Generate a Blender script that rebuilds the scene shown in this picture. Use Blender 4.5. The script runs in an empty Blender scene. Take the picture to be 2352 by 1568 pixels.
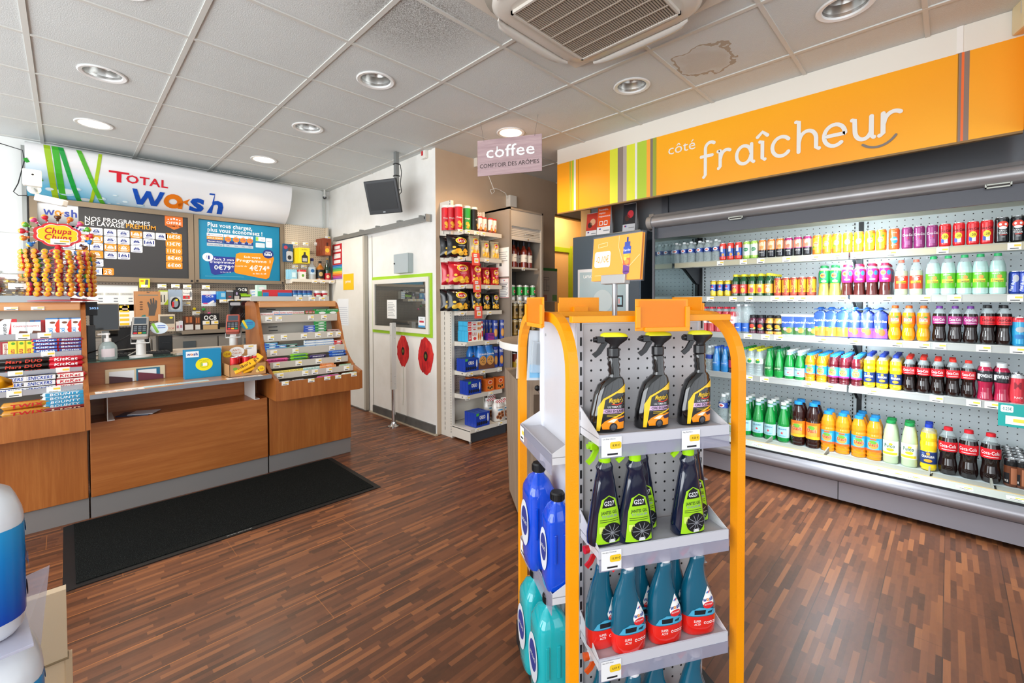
# A fuel station shop: checkout on the left, snack shelves, coffee corner, chilled drinks wall on the right.
import bpy, math, random, bmesh
from mathutils import Vector, Matrix
rnd = random.Random(11)
PI = math.pi
S = bpy.context.scene
COL = S.collection
# ---------------------------------------------------------------- camera, world, lights, exposure
def set_camera():
 cd = bpy.data.cameras.new('camera'); co = bpy.data.objects.new('camera', cd); COL.objects.link(co)
 pitch, yaw, roll = -0.0210067, 0.780560, -0.0032746
 cy, sy, cp, sp = math.cos(yaw), math.sin(yaw), math.cos(pitch), math.sin(pitch)
 fw = Vector((cy*cp, sy*cp, sp)); r = Vector((sy, -cy, 0)); u = r.cross(fw)
 r2 = r*math.cos(roll) + u*math.sin(roll); u2 = -r*math.sin(roll) + u*math.cos(roll)
 m = Matrix(((r2.x, u2.x, -fw.x, 0), (r2.y, u2.y, -fw.y, 0), (r2.z, u2.z, -fw.z, 1.36), (0, 0, 0, 1)))
 co.matrix_world = m
 cd.sensor_width = 36; cd.lens = 1014.26/2352*36; cd.shift_y = -75.13/2352; cd.clip_start = 0.02
 S.camera = co
set_camera()
S.view_settings.view_transform = 'Standard'; S.view_settings.look = 'None'
S.view_settings.gamma = 1; S.view_settings.use_curve_mapping = False
S.view_settings.exposure = 0.0
S.cycles.max_bounces = 7; S.cycles.transparent_max_bounces = 24; S.cycles.diffuse_bounces = 4
S.cycles.glossy_bounces = 4; S.cycles.transmission_bounces = 6
S.cycles.caustics_reflective = False; S.cycles.caustics_refractive = False
S.cycles.sample_clamp_indirect = 6
W = bpy.data.worlds.new('daylight'); S.world = W; W.use_nodes = True
W.node_tree.nodes['Background'].inputs[0].default_value = (0.86, 0.93, 1, 1)
W.node_tree.nodes['Background'].inputs[1].default_value = 1.0
CEIL = 2.868
def area(name, loc, direction, sx, sy, power, color, spread=PI):
 ld = bpy.data.lights.new(name, 'AREA'); ld.shape = 'RECTANGLE'; ld.size = sx; ld.size_y = sy
 ld.energy = power; ld.color = color; ld.spread = spread
 o = bpy.data.objects.new(name, ld); COL.objects.link(o); o.location = loc
 o.rotation_euler = Vector(direction).to_track_quat('-Z', 'Y').to_euler()
 return o
# daylight entering by the glazed front (behind the camera) and the glazed left side of the shop
area('front_glazing_daylight', (0.9, -2.5, 1.55), (0.12, 1, 0.02), 6.4, 2.3, 50, (0.93, 0.97, 1))
area('side_glazing_daylight', (-2.75, 2.2, 1.6), (1, 0.2, 0.04), 7.2, 2.3, 300, (0.93, 0.97, 1))
# ceiling downlights that are switched on
LIT = [(0.194, 5.196), (1.517, 5.237), (2.852, 2.834)]
UNLIT = [(0.198, 4.014), (1.514, 4.006), (1.522, 2.817), (2.843, 1.616), (2.86, 0.402), (0.198, 2.817), (1.522, 1.62)]
def spot(name, loc, power, color, size=2.5, r=.08):
 ld = bpy.data.lights.new(name, 'SPOT'); ld.energy = power; ld.color = color; ld.spot_size = size; ld.spot_blend = .6
 ld.shadow_soft_size = r
 o = bpy.data.objects.new(name, ld); COL.objects.link(o); o.location = loc
for i, (x, y) in enumerate(LIT): spot('downlight_beam', (x, y, CEIL-.02), 62 if i < 2 else 60, (1, .87, .70) if i < 2 else (1, .70, .42))
# tubes under the drinks cooler's canopy and shelves, and the warm lamp of the back corridor
area('cooler_canopy_tube', (3.86, 0.5, 1.915), (.55, 0, -1), .04, 2.5, 40, (.86, .95, 1))
for zz in (1.625, 1.32, 1.012): area('cooler_shelf_tube', (4.0, 0.5, zz), (.35, 0, -1), .03, 2.5, 15, (.82, .94, 1))
area('corridor_lamp', (5.3, 3.9, 2.7), (0, 0.1, -1), .5, .3, 15, (1, .76, .45))
# ---------------------------------------------------------------- materials
def lin(c): return c/12.92 if c <= .04045 else ((c+.055)/1.055)**2.4
def rgb(h):
 h = h.lstrip('#'); return tuple(lin(int(h[i:i+2], 16)/255) for i in (0, 2, 4))
MATS = {}
def mk(key):
 m = bpy.data.materials.new(key); m.use_nodes = True; MATS[key] = m
 return m, m.node_tree.nodes, m.node_tree.links, m.node_tree.nodes['Principled BSDF']
def C(hexc, rough=.45, metal=0, coat=0, trans=0, alpha=1, emit=0, ior=1.45):
 key = 'c_%s_%g_%g_%g_%g_%g_%g_%g' % (hexc.lstrip('#'), rough, metal, coat, trans, alpha, emit, ior)
 if key not in MATS:
  m, n, l, b = mk(key); c = rgb(hexc)
  b.inputs['Base Color'].default_value = (*c, 1); b.inputs['Roughness'].default_value = rough
  b.inputs['Metallic'].default_value = metal; b.inputs['Coat Weight'].default_value = coat
  b.inputs['Transmission Weight'].default_value = trans; b.inputs['Alpha'].default_value = alpha
  b.inputs['IOR'].default_value = ior; b.inputs['Coat Roughness'].default_value = .06
  if emit: b.inputs['Emission Color'].default_value = (*c, 1); b.inputs['Emission Strength'].default_value = emit
 return key
def nd(n, t, **k):
 o = n.new(t)
 for a, v in k.items(): setattr(o, a, v)
 return o
def math_(n, l, op, a, b=None, c=None):
 o = n.new('ShaderNodeMath'); o.operation = op
 for i, v in enumerate((a, b, c)):
  if v is None: continue
  if isinstance(v, (int, float)): o.inputs[i].default_value = v
  else: l.new(v, o.inputs[i])
 return o.outputs[0]
def coords(n, l):
 tc = n.new('ShaderNodeTexCoord'); s = n.new('ShaderNodeSeparateXYZ'); l.new(tc.outputs['Object'], s.inputs[0])
 return tc.outputs['Object'], s.outputs
def ramp(n, l, fac, stops):
 r = n.new('ShaderNodeValToRGB'); e = r.color_ramp.elements
 while len(e) < len(stops): e.new(.5)
 for i, (p, h) in enumerate(stops): e[i].position = p; e[i].color = (*rgb(h), 1)
 l.new(fac, r.inputs[0]); return r.outputs[0]
def mixc(n, l, fac, a, b):
 o = n.new('ShaderNodeMix'); o.data_type = 'RGBA'
 for i, v in ((0, fac), (6, a), (7, b)):
  if isinstance(v, (int, float)): o.inputs[i].default_value = v
  elif isinstance(v, str): o.inputs[i].default_value = (*rgb(v), 1)
  else: l.new(v, o.inputs[i])
 return o.outputs[2]
def noise(n, l, vec, scale, detail=4, rough=.55):
 o = n.new('ShaderNodeTexNoise'); o.inputs['Scale'].default_value = scale; o.inputs['Detail'].default_value = detail
 o.inputs['Roughness'].default_value = rough; l.new(vec, o.inputs['Vector']); return o.outputs['Fac']
def scaled(n, l, vec, s):
 o = n.new('ShaderNodeMapping'); o.inputs['Scale'].default_value = s; l.new(vec, o.inputs[0]); return o.outputs[0]
def bump(n, l, h, b, st=.2, d=.002):
 o = n.new('ShaderNodeBump'); o.inputs['Strength'].default_value = st; o.inputs['Distance'].default_value = d
 l.new(h, o.inputs['Height']); l.new(o.outputs[0], b.inputs['Normal'])
def pegboard(key, hexc, ax1, ax2, p1=.025, p2=.025, r=.0042, hole='15130f', rough=.5):
 """Painted perforated steel; holes repeat every p1 by p2 metres along two object axes."""
 m, n, l, b = mk(key); vec, s = coords(n, l)
 fx = math_(n, l, 'SUBTRACT', math_(n, l, 'FRACT', math_(n, l, 'DIVIDE', s[ax1], p1)), .5)
 fz = math_(n, l, 'SUBTRACT', math_(n, l, 'FRACT', math_(n, l, 'DIVIDE', s[ax2], p2)), .5)
 d = math_(n, l, 'SQRT', math_(n, l, 'ADD', math_(n, l, 'POWER', math_(n, l, 'MULTIPLY', fx, p1), 2), math_(n, l, 'POWER', math_(n, l, 'MULTIPLY', fz, p2), 2)))
 h = math_(n, l, 'LESS_THAN', d, r)
 l.new(mixc(n, l, h, hexc, hole), b.inputs['Base Color']); b.inputs['Roughness'].default_value = rough
 return key
def slots(key, hexc, ax, ax2, p=.032, hole='17140f', lo=-.5, hi=.5):
 m, n, l, b = mk(key); vec, s = coords(n, l)
 f = math_(n, l, 'FRACT', math_(n, l, 'DIVIDE', s[ax], p)); a = math_(n, l, 'LESS_THAN', f, .55)
 c = math_(n, l, 'MULTIPLY', math_(n, l, 'GREATER_THAN', s[ax2], lo), math_(n, l, 'LESS_THAN', s[ax2], hi))
 l.new(mixc(n, l, math_(n, l, 'MULTIPLY', a, c), hexc, hole), b.inputs['Base Color']); b.inputs['Roughness'].default_value = .5
 return key
def wood(key, a, b_, c, sc, rough=.35, coat=.15, amt=1.0):
 m, n, l, b = mk(key); vec, s = coords(n, l)
 f = noise(n, l, scaled(n, l, vec, sc), 1.0, 8, .62); g = noise(n, l, scaled(n, l, vec, tuple(k*7 for k in sc)), 1.0, 3, .5)
 f = math_(n, l, 'ADD', math_(n, l, 'MULTIPLY', f, .72), math_(n, l, 'MULTIPLY', g, .28))
 l.new(ramp(n, l, f, [(.28, a), (.5, b_), (.72, c)]), b.inputs['Base Color'])
 b.inputs['Roughness'].default_value = rough; b.inputs['Coat Weight'].default_value = coat; b.inputs['Coat Roughness'].default_value = .25
 return key
def painted(key, h1, h2, scale=2.5, rough=.55, grain=0, coat=0, detail=5):
 m, n, l, b = mk(key); vec, s = coords(n, l)
 f = noise(n, l, vec, scale, detail, .6)
 l.new(ramp(n, l, f, [(.35, h1), (.7, h2)]), b.inputs['Base Color']); b.inputs['Roughness'].default_value = rough
 b.inputs['Coat Weight'].default_value = coat
 if grain: bump(n, l, noise(n, l, vec, grain, 2), b, .35, .0015)
 return key
def floor_mat():
 m, n, l, b = mk('strip_parquet'); vec, s = coords(n, l)
 bw = .2057; sw = bw/10
 yb = math_(n, l, 'DIVIDE', s[1], bw); ys = math_(n, l, 'DIVIDE', s[1], sw)
 row = math_(n, l, 'FLOOR', ys); brow = math_(n, l, 'FLOOR', yb)
 def wn(a, bb=0.0):
  o = n.new('ShaderNodeTexWhiteNoise'); o.noise_dimensions = '2D'; cb = n.new('ShaderNodeCombineXYZ')
  for i, v in ((0, a), (1, bb)):
   if isinstance(v, (int, float)): cb.inputs[i].default_value = v
   else: l.new(v, cb.inputs[i])
  l.new(cb.outputs[0], o.inputs['Vector']); return o.outputs['Value']
 off = wn(row, 3.3)
 ln = math_(n, l, 'ADD', .11, math_(n, l, 'MULTIPLY', wn(row, 9.1), .16))
 xi = math_(n, l, 'FLOOR', math_(n, l, 'ADD', math_(n, l, 'DIVIDE', s[0], ln), math_(n, l, 'MULTIPLY', off, 9)))
 v = wn(row, xi)
 xo = math_(n, l, 'ADD', math_(n, l, 'DIVIDE', s[0], 1.29), math_(n, l, 'MULTIPLY', wn(brow, 5.7), 7))
 base = ramp(n, l, v, [(0, '3d251a'), (.2, '533020'), (.5, '6c3f29'), (.8, '7d4a2e'), (1, 'a2653c')])
 gr = noise(n, l, scaled(n, l, vec, (5, 95, 1)), 1.0, 5, .65)
 g2 = noise(n, l, scaled(n, l, vec, (30, 60, 1)), 1.0, 3, .6)
 col = mixc(n, l, math_(n, l, 'MULTIPLY', gr, .5), base, '3d2a22')
 col = mixc(n, l, math_(n, l, 'MULTIPLY', g2, .22), col, 'a0663f')
 # board joints: dark, with reflected light painted in as orange towards the left
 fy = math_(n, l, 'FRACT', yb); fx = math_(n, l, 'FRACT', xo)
 joint_noise = noise(n, l, vec, 1.3, 3, .6)
 jw = math_(n, l, 'MULTIPLY', joint_noise, .035)
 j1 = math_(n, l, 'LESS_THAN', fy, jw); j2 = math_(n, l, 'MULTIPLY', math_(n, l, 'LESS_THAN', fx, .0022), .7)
 j = math_(n, l, 'MAXIMUM', j1, j2); lf = n.new('ShaderNodeMapRange'); l.new(math_(n, l, 'SUBTRACT', s[1], math_(n, l, 'MULTIPLY', s[0], .55)), lf.inputs[0]); lf.inputs[1].default_value = .2; lf.inputs[2].default_value = 1.6; joint_glare = lf.outputs[0]
 col = mixc(n, l, math_(n, l, 'MULTIPLY', j, math_(n, l, 'MULTIPLY', joint_noise, 1.35)), col, mixc(n, l, joint_glare, '3c271b', 'c47a3c'))
 l.new(col, b.inputs['Base Color'])
 sm = noise(n, l, vec, 3.1, 4, .6)
 l.new(math_(n, l, 'ADD', .30, math_(n, l, 'MULTIPLY', sm, .22)), b.inputs['Roughness'])
 b.inputs['Specular IOR Level'].default_value = .45
 bump(n, l, math_(n, l, 'MULTIPLY', j, -1.0), b, .2, .001)
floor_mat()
def ceiling_mat():
 """Mineral fibre lay-in tiles: speckled grey-white with a rising-damp stain and soot beside the cassette."""
 m, n, l, b = mk('fibre_tile'); vec, s = coords(n, l)
 f = noise(n, l, vec, 300, 2, .6); g = noise(n, l, vec, 2.2, 4, .6)
 col = mixc(n, l, f, 'ccd1d0', 'e0e4e3'); col = mixc(n, l, math_(n, l, 'MULTIPLY', g, .35), col, 'b9bab6')
 def blob(cx, cy, r0, r1, sc=9, wob=.18):
  dx = math_(n, l, 'SUBTRACT', s[0], cx); dy = math_(n, l, 'SUBTRACT', s[1], cy)
  d = math_(n, l, 'SQRT', math_(n, l, 'ADD', math_(n, l, 'MULTIPLY', dx, dx), math_(n, l, 'MULTIPLY', dy, dy)))
  d = math_(n, l, 'ADD', d, math_(n, l, 'MULTIPLY', math_(n, l, 'SUBTRACT', noise(n, l, vec, sc, 3), .5), wob))
  mr = n.new('ShaderNodeMapRange'); mr.interpolation_type = 'SMOOTHSTEP'; l.new(d, mr.inputs[0])
  mr.inputs[1].default_value = r0; mr.inputs[2].default_value = r1; mr.inputs[3].default_value = 1; mr.inputs[4].default_value = 0
  return mr.outputs[0], d
 a, d = blob(2.88, 1.12, .10, .22)
 ring = math_(n, l, 'MULTIPLY', math_(n, l, 'GREATER_THAN', d, .17), math_(n, l, 'LESS_THAN', d, .19))
 col = mixc(n, l, math_(n, l, 'MULTIPLY', a, .28), col, 'a98a5a'); col = mixc(n, l, math_(n, l, 'MULTIPLY', ring, .6), col, '94733f')
 k, _ = blob(1.35, 2.05, .08, .55, 60, .25); k = math_(n, l, 'MULTIPLY', k, .8)
 col = mixc(n, l, math_(n, l, 'MULTIPLY', k, math_(n, l, 'GREATER_THAN', f, .5)), col, '6d675f')
 l.new(col, b.inputs['Base Color']); b.inputs['Roughness'].default_value = .95
 bump(n, l, noise(n, l, vec, 160, 3), b, .55, .003)
ceiling_mat()
def mat_pile():
 m, n, l, b = mk('mat_pile'); vec, s = coords(n, l)
 f = noise(n, l, vec, 260, 3, .7); l.new(ramp(n, l, f, [(.38, '090a0a'), (.58, '1d201f'), (.72, '4c504d')]), b.inputs['Base Color'])
 b.inputs['Roughness'].default_value = 1; b.inputs['Specular IOR Level'].default_value = .1
 bump(n, l, f, b, .9, .004)
mat_pile()
BEECHV = wood('beech_vertical', '924f1f', 'a35f29', 'b77338', (26, 26, 1.1), .36, .15)
BEECHH = wood('beech_horizontal', '924f20', 'a35f2a', 'b7733a', (1.3, 26, 26), .36, .15)
BEECHT = wood('beech_top', 'c4854e', 'd2955c', 'dfa66e', (1.2, 24, 8), .28, .3)
OAKG = wood('grey_oak_laminate', '75624f', '8f7c69', 'a5937f', (30, 30, 1.3), .5, 0)
OAKT = wood('grey_oak_top', '80705f', '988674', 'ac9b89', (3, 30, 10), .5, 0)
PINKW = wood('pink_wood_print', '9c7f82', 'b4989a', 'c6acac', (2, 2, 30), .55, 0)
WHITEWALL = painted('white_painted_wall', 'e9ebe8', 'f1f2ef', 1.4, .5, 0)
BEIGEWALL = painted('beige_wallcovering', 'c2aa90', 'cdb79d', 1.2, .7, 420)
POPPYWALL = painted('scuffed_white_panel', 'e9e6de', 'f5f3ee', 2.2, .35, 0, .2)
TAUPE = '8a8072'
PEG_TAUPE = pegboard('taupe_pegboard', '86796a', 0, 2, hole='2b2620')
PEG_CREAM = pegboard('cream_pegboard', 'dccbb2', 0, 2, hole='3a3025')
PEG_WHITE = pegboard('white_pegboard', 'd9d5ce', 0, 2, .025, .025, .0038, hole='37332d')
PEG_COOL = pegboard('cooler_pegboard', 'e6eff2', 1, 2, .045, .042, .0038, hole='101418')
PEG_STAND = pegboard('stand_pegboard', 'd5d3d6', 0, 2, .035, .05, .0045, hole='1c1a1c')
YEL = C('f5a400', .32, 0, .15); ORA = C('f58e00', .36)
WHITEM = C('e9e9e6', .35); GREYM = C('9a9b98', .35, .6); DARKM = C('24262a', .4); CHROME = C('d8d8d6', .14, 1)
BLACK = C('101012', .35); INK = C('1c1c22', .6); PAPER = C('f4f4f0', .6); STEEL = C('a7a8a6', .28, .9)
WHITE = C('f6f6f4', .4); TAG = C('f3f2ec', .5); TAGY = C('f3d04a', .5); NAVY = C('23357f', .4); CREAM = C('e8e2d4', .45)
# ---------------------------------------------------------------- mesh building
class MB:
 """Collects faces with their materials; build() links them as ONE mesh object."""
 def __init__(s): s.v = []; s.f = []; s.m = []; s.s = []; s.k = []
 def add(s, vs, fs, mat, smooth=False):
  o = len(s.v); s.v += [tuple(v) for v in vs]
  if mat not in s.k: s.k.append(mat)
  i = s.k.index(mat)
  for f in fs: s.f.append(tuple(a+o for a in f)); s.m.append(i); s.s.append(smooth)
  return s
 def mesh(s, name='m'):
  me = bpy.data.meshes.new(name); me.from_pydata(s.v, [], s.f)
  for k in s.k: me.materials.append(MATS[k])
  me.polygons.foreach_set('material_index', s.m); me.polygons.foreach_set('use_smooth', s.s)
  me.update(); return me
 # --- shapes
 def box(s, x0, x1, y0, y1, z0, z1, mat, bev=0, M=None):
  if bev:
   bm = bmesh.new(); bmesh.ops.create_cube(bm, size=1)
   for v in bm.verts: v.co = Vector(((x0+x1)/2+v.co.x*(x1-x0), (y0+y1)/2+v.co.y*(y1-y0), (z0+z1)/2+v.co.z*(z1-z0)))
   bmesh.ops.bevel(bm, geom=bm.edges[:], offset=bev, segments=2, affect='EDGES', profile=.6)
   bm.verts.index_update()
   vs = [v.co.copy() for v in bm.verts]; fs = [tuple(v.index for v in f.verts) for f in bm.faces]; bm.free()
  else:
   vs = [Vector((x, y, z)) for x in (x0, x1) for y in (y0, y1) for z in (z0, z1)]
   fs = [(0, 1, 3, 2), (4, 6, 7, 5), (0, 4, 5, 1), (2, 3, 7, 6), (0, 2, 6, 4), (1, 5, 7, 3)]
  if M is not None: vs = [M @ v for v in vs]
  return s.add(vs, fs, mat)
 def prism(s, pts, ax, a, b, mat, smooth=False, capmat=None):
  """Polygon pts in the two other axes, extruded along axis ax from a to b."""
  def P(p, t):
   q = list(p); q.insert(ax, t); return Vector(q)
  n = len(pts)
  s.add([P(p, a) for p in pts]+[P(p, b) for p in pts], [(i, (i+1) % n, n+(i+1) % n, n+i) for i in range(n)], mat, smooth)
  s.add([P(p, a) for p in pts], [tuple(range(n))[::-1]], capmat or mat); s.add([P(p, b) for p in pts], [tuple(range(n))], capmat or mat)
  return s
 def lathe(s, prof, mats, seg=20, c=(0, 0, 0), sx=1, sy=1, M=None, smooth=True, caps=True):
  vs = []; n = len(prof)
  for (r, z) in prof:
   for k in range(seg):
    a = 2*PI*k/seg; v = Vector((c[0]+r*sx*math.cos(a), c[1]+r*sy*math.sin(a), c[2]+z)); vs.append(M @ v if M is not None else v)
  for i in range(n-1):
   mt = mats[i] if isinstance(mats, (list, tuple)) else mats
   if mt is None: continue
   s.add(vs[i*seg:(i+2)*seg], [(k, (k+1) % seg, seg+(k+1) % seg, seg+k) for k in range(seg)], mt, smooth)
  if caps:
   m0 = mats[0] if isinstance(mats, (list, tuple)) else mats; m1 = mats[-1] if isinstance(mats, (list, tuple)) else mats
   if prof[0][0] > 1e-5 and m0: s.add(vs[:seg], [tuple(range(seg))[::-1]], m0)
   if prof[-1][0] > 1e-5 and m1: s.add(vs[-seg:], [tuple(range(seg))], m1)
  return s
 def loft(s, rings, mat, smooth=True, caps=True):
  n = len(rings[0]); vs = [v for r in rings for v in r]
  fs = [(i*n+k, i*n+(k+1) % n, (i+1)*n+(k+1) % n, (i+1)*n+k) for i in range(len(rings)-1) for k in range(n)]
  s.add(vs, fs, mat, smooth)
  if caps: s.add(rings[0], [tuple(range(n))[::-1]], mat); s.add(rings[-1], [tuple(range(n))], mat)
  return s
 def tube(s, pts, r, mat, seg=8, rect=None, closed=False, up=(0, 0, 1)):
  pts = [Vector(p) for p in pts]; n = len(pts); rings = []; prev = None
  for i, p in enumerate(pts):
   t = (pts[(i+1) % n if closed else min(i+1, n-1)] - pts[(i-1) % n if closed else max(i-1, 0)]).normalized()
   if rect:
    a = Vector(up); b = a.cross(t).normalized(); a = t.cross(b).normalized() if abs(a.dot(t)) > 1e-6 else a
    w, h = rect; rings.append([p+b*(w/2*i1)+a*(h/2*j1) for i1, j1 in ((-1, -1), (1, -1), (1, 1), (-1, 1))])
   else:
    if prev is None: prev = t.orthogonal().normalized()
    a = (prev - t*prev.dot(t)).normalized(); prev = a; b = t.cross(a)
    rings.append([p+(a*math.cos(2*PI*k/seg)+b*math.sin(2*PI*k/seg))*r for k in range(seg)])
  if closed: rings.append(rings[0])
  return s.loft(rings, mat, smooth=not rect, caps=not closed)
 # --- flat graphics; P maps (u, v) to a point of the surface
 def rect(s, P, u0, u1, v0, v1, mat, n=1, th=0):
  vs = []
  for k in range(n+1):
   u = u0+(u1-u0)*k/n; vs += [P(u, v0), P(u, v1)]
  return s.add(vs, [(2*k, 2*k+2, 2*k+3, 2*k+1) for k in range(n)], mat)
 def rrect(s, P, u0, u1, v0, v1, mat, r=.01):
  pts = []; r = min(r, abs(u1-u0)/2.1, abs(v1-v0)/2.1)
  for cx, cy, a0 in ((u1-r, v0+r, -90), (u1-r, v1-r, 0), (u0+r, v1-r, 90), (u0+r, v0+r, 180)):
   for k in range(5):
    a = math.radians(a0+22.5*k); pts.append(P(cx+r*math.cos(a), cy+r*math.sin(a)))
  return s.add(pts, [tuple(range(len(pts)))], mat)
 def poly(s, P, pts, mat, step=None):
  if not step: return s.add([P(*p) for p in pts], [tuple(range(len(pts)))], mat)
  bm = bmesh.new(); bm.faces.new([bm.verts.new((p[0], p[1], 0)) for p in pts]); bmesh.ops.triangulate(bm, faces=bm.faces[:])
  for _ in range(5):
   e = [e for e in bm.edges if e.calc_length() > step]
   if not e: break
   bmesh.ops.subdivide_edges(bm, edges=e, cuts=1); bmesh.ops.triangulate(bm, faces=bm.faces[:])
  bm.verts.index_update(); vs = [P(v.co.x, v.co.y) for v in bm.verts]; fs = [tuple(v.index for v in f.verts) for f in bm.faces]; bm.free()
  return s.add(vs, fs, mat)
 def ell(s, P, cu, cv, ru, rv, mat, n=12, rot=0):
  vs = []
  ca, sa = math.cos(rot), math.sin(rot)
  for k in range(n+1):
   a = PI*k/n; x = -ru*math.cos(a); y = rv*math.sin(a)
   for yy in (-y, y): vs.append(P(cu+x*ca-yy*sa, cv+x*sa+yy*ca))
  return s.add(vs, [(2*k, 2*k+2, 2*k+3, 2*k+1) for k in range(n)], mat)
 def line(s, P, pts, w, mat):
  for (a, b) in zip(pts, pts[1:]):
   d = Vector((b[0]-a[0], b[1]-a[1])); L = d.length or 1; nx, ny = -d.y/L*w/2, d.x/L*w/2
   s.add([P(a[0]-nx, a[1]-ny), P(b[0]-nx, b[1]-ny), P(b[0]+nx, b[1]+ny), P(a[0]+nx, a[1]+ny)], [(0, 1, 2, 3)], mat)
  return s
 def text(s, P, t, u, v, h, mat, w=None, al='c', bold=0, sh=0, rot=0):
  """Lettering with capital height h (and total width w when given), baseline at v."""
  vs, fs, x0, x1 = glyphs(t, bold)
  k = h/.69; kx = k if w is None else w/max(x1-x0, 1e-4)
  ou = {'c': u-(x0+x1)/2*kx, 'l': u-x0*kx, 'r': u-x1*kx}[al]; ca, sa = math.cos(rot), math.sin(rot)
  out = []
  for (a, b) in vs:
   x, y = ou-u+a*kx+b*k*sh, b*k
   out.append(P(u+x*ca-y*sa, v+x*sa+y*ca))
  return s.add(out, fs, mat)
_G = {}
def glyphs(t, bold=0):
 if (t, bold) not in _G:
  cu = bpy.data.curves.new('t', 'FONT'); cu.body = t; cu.size = 1; cu.resolution_u = 2; cu.offset = bold*.008; cu.space_character = 1+.03*bold
  ob = bpy.data.objects.new('t', cu); COL.objects.link(ob)
  dg = bpy.context.evaluated_depsgraph_get(); me = ob.evaluated_get(dg).to_mesh()
  vs = [(v.co.x, v.co.y) for v in me.vertices]; fs = [tuple(p.vertices) for p in me.polygons]
  xs = [a for a, b in vs] or [0, 1]; _G[(t, bold)] = (vs, fs, min(xs), max(xs))
  ob.evaluated_get(dg).to_mesh_clear(); bpy.data.objects.remove(ob); bpy.data.curves.remove(cu)
 return _G[(t, bold)]
def plane(o, U, V, off=0):
 o = Vector(o); U = Vector(U).normalized(); V = Vector(V).normalized(); N = U.cross(V); o = o+N*off
 return lambda u, v: o+U*u+V*v
def fy(y, x0=0, z0=0, off=.0012): return lambda u, v: Vector((x0+u, y-off, z0+v))    # faces -y
def fx(x, y0=0, z0=0, off=.0012): return lambda u, v: Vector((x-off, y0-u, z0+v))    # faces -x
def cyl(r, off=.0006, z0=0): return lambda u, v: Vector(((r+off)*math.sin(u/r), -(r+off)*math.cos(u/r), z0+v))  # front = -y
def link(name, me, parent=None, loc=(0, 0, 0), rz=0):
 o = bpy.data.objects.new(name, me); COL.objects.link(o); o.location = loc; o.rotation_euler = (0, 0, rz)
 if parent: o.parent = parent
 return o
def tag(o, label=None, cat=None, group=None, kind=None):
 if label: o['label'] = label
 if cat: o['category'] = cat
 if group: o['group'] = group
 if kind: o['kind'] = kind
 return o
def root(name, label, cat, loc=(0, 0, 0), rz=0, group=None):
 o = bpy.data.objects.new(name, None); COL.objects.link(o); o.location = loc; o.rotation_euler = (0, 0, rz); o.empty_display_size = .05
 return tag(o, label, cat, group)
def part(name, mb, parent, loc=(0, 0, 0), rz=0, label=None):
 o = link(name, mb.mesh(name), parent, loc, rz)
 if label: o['label'] = label
 return o
def one(name, mb, label, cat, group=None, loc=(0, 0, 0), rz=0): return tag(link(name, mb.mesh(name), None, loc, rz), label, cat, group)
def struct(name, mb): return tag(link(name, mb.mesh(name)), kind='structure')
class Proto:
 """Meshes of one kind of thing, linked again for every copy."""
 def __init__(s, name, parts): s.name = name; s.parts = [(n, mb.mesh(n), [(a, c.mesh(a)) for a, c in sub]) for n, mb, sub in [(p+([],))[:3] for p in parts]]
 def put(s, label, cat, loc, rz=0, group=None, rx=0, ry=0, sc=None):
  if len(s.parts) == 1 and not s.parts[0][2]:
   o = tag(link(s.name, s.parts[0][1], None, loc, rz), label, cat, group)
  else:
   o = root(s.name, label, cat, loc, rz, group)
   for n, me, sub in s.parts:
    c = link(n, me, o)
    for a, me2 in sub: link(a, me2, c)
  o.rotation_euler = (rx, ry, rz)
  if sc: o.scale = sc if not isinstance(sc, (int, float)) else (sc, sc, sc)
  return o
ORD = 'first second third fourth fifth sixth seventh eighth ninth tenth eleventh twelfth thirteenth fourteenth'.split()
def price_tag(b, P, u, v, w=.06, h=.034):
 """White paper price ticket with its yellow brush mark and small print."""
 b.rect(P, u-w/2, u+w/2, v-h/2, v+h/2, TAG)
 Q = lambda a, c: P(a, c)+(P(0, 0)-P(0, 0))
 P2 = shift(P)
 b.rect(P2, u-w*.02, u+w*.46, v-h*.02, v+h*.26, TAGY); b.rect(P2, u-w*.32, u+w*.3, v-h*.36, v-h*.24, INK)
def shift(P, d=.0006):
 n = (P(.01, 0)-P(0, 0)).cross(P(0, .01)-P(0, 0)).normalized()*d
 return lambda u, v: P(u, v)+n
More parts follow.
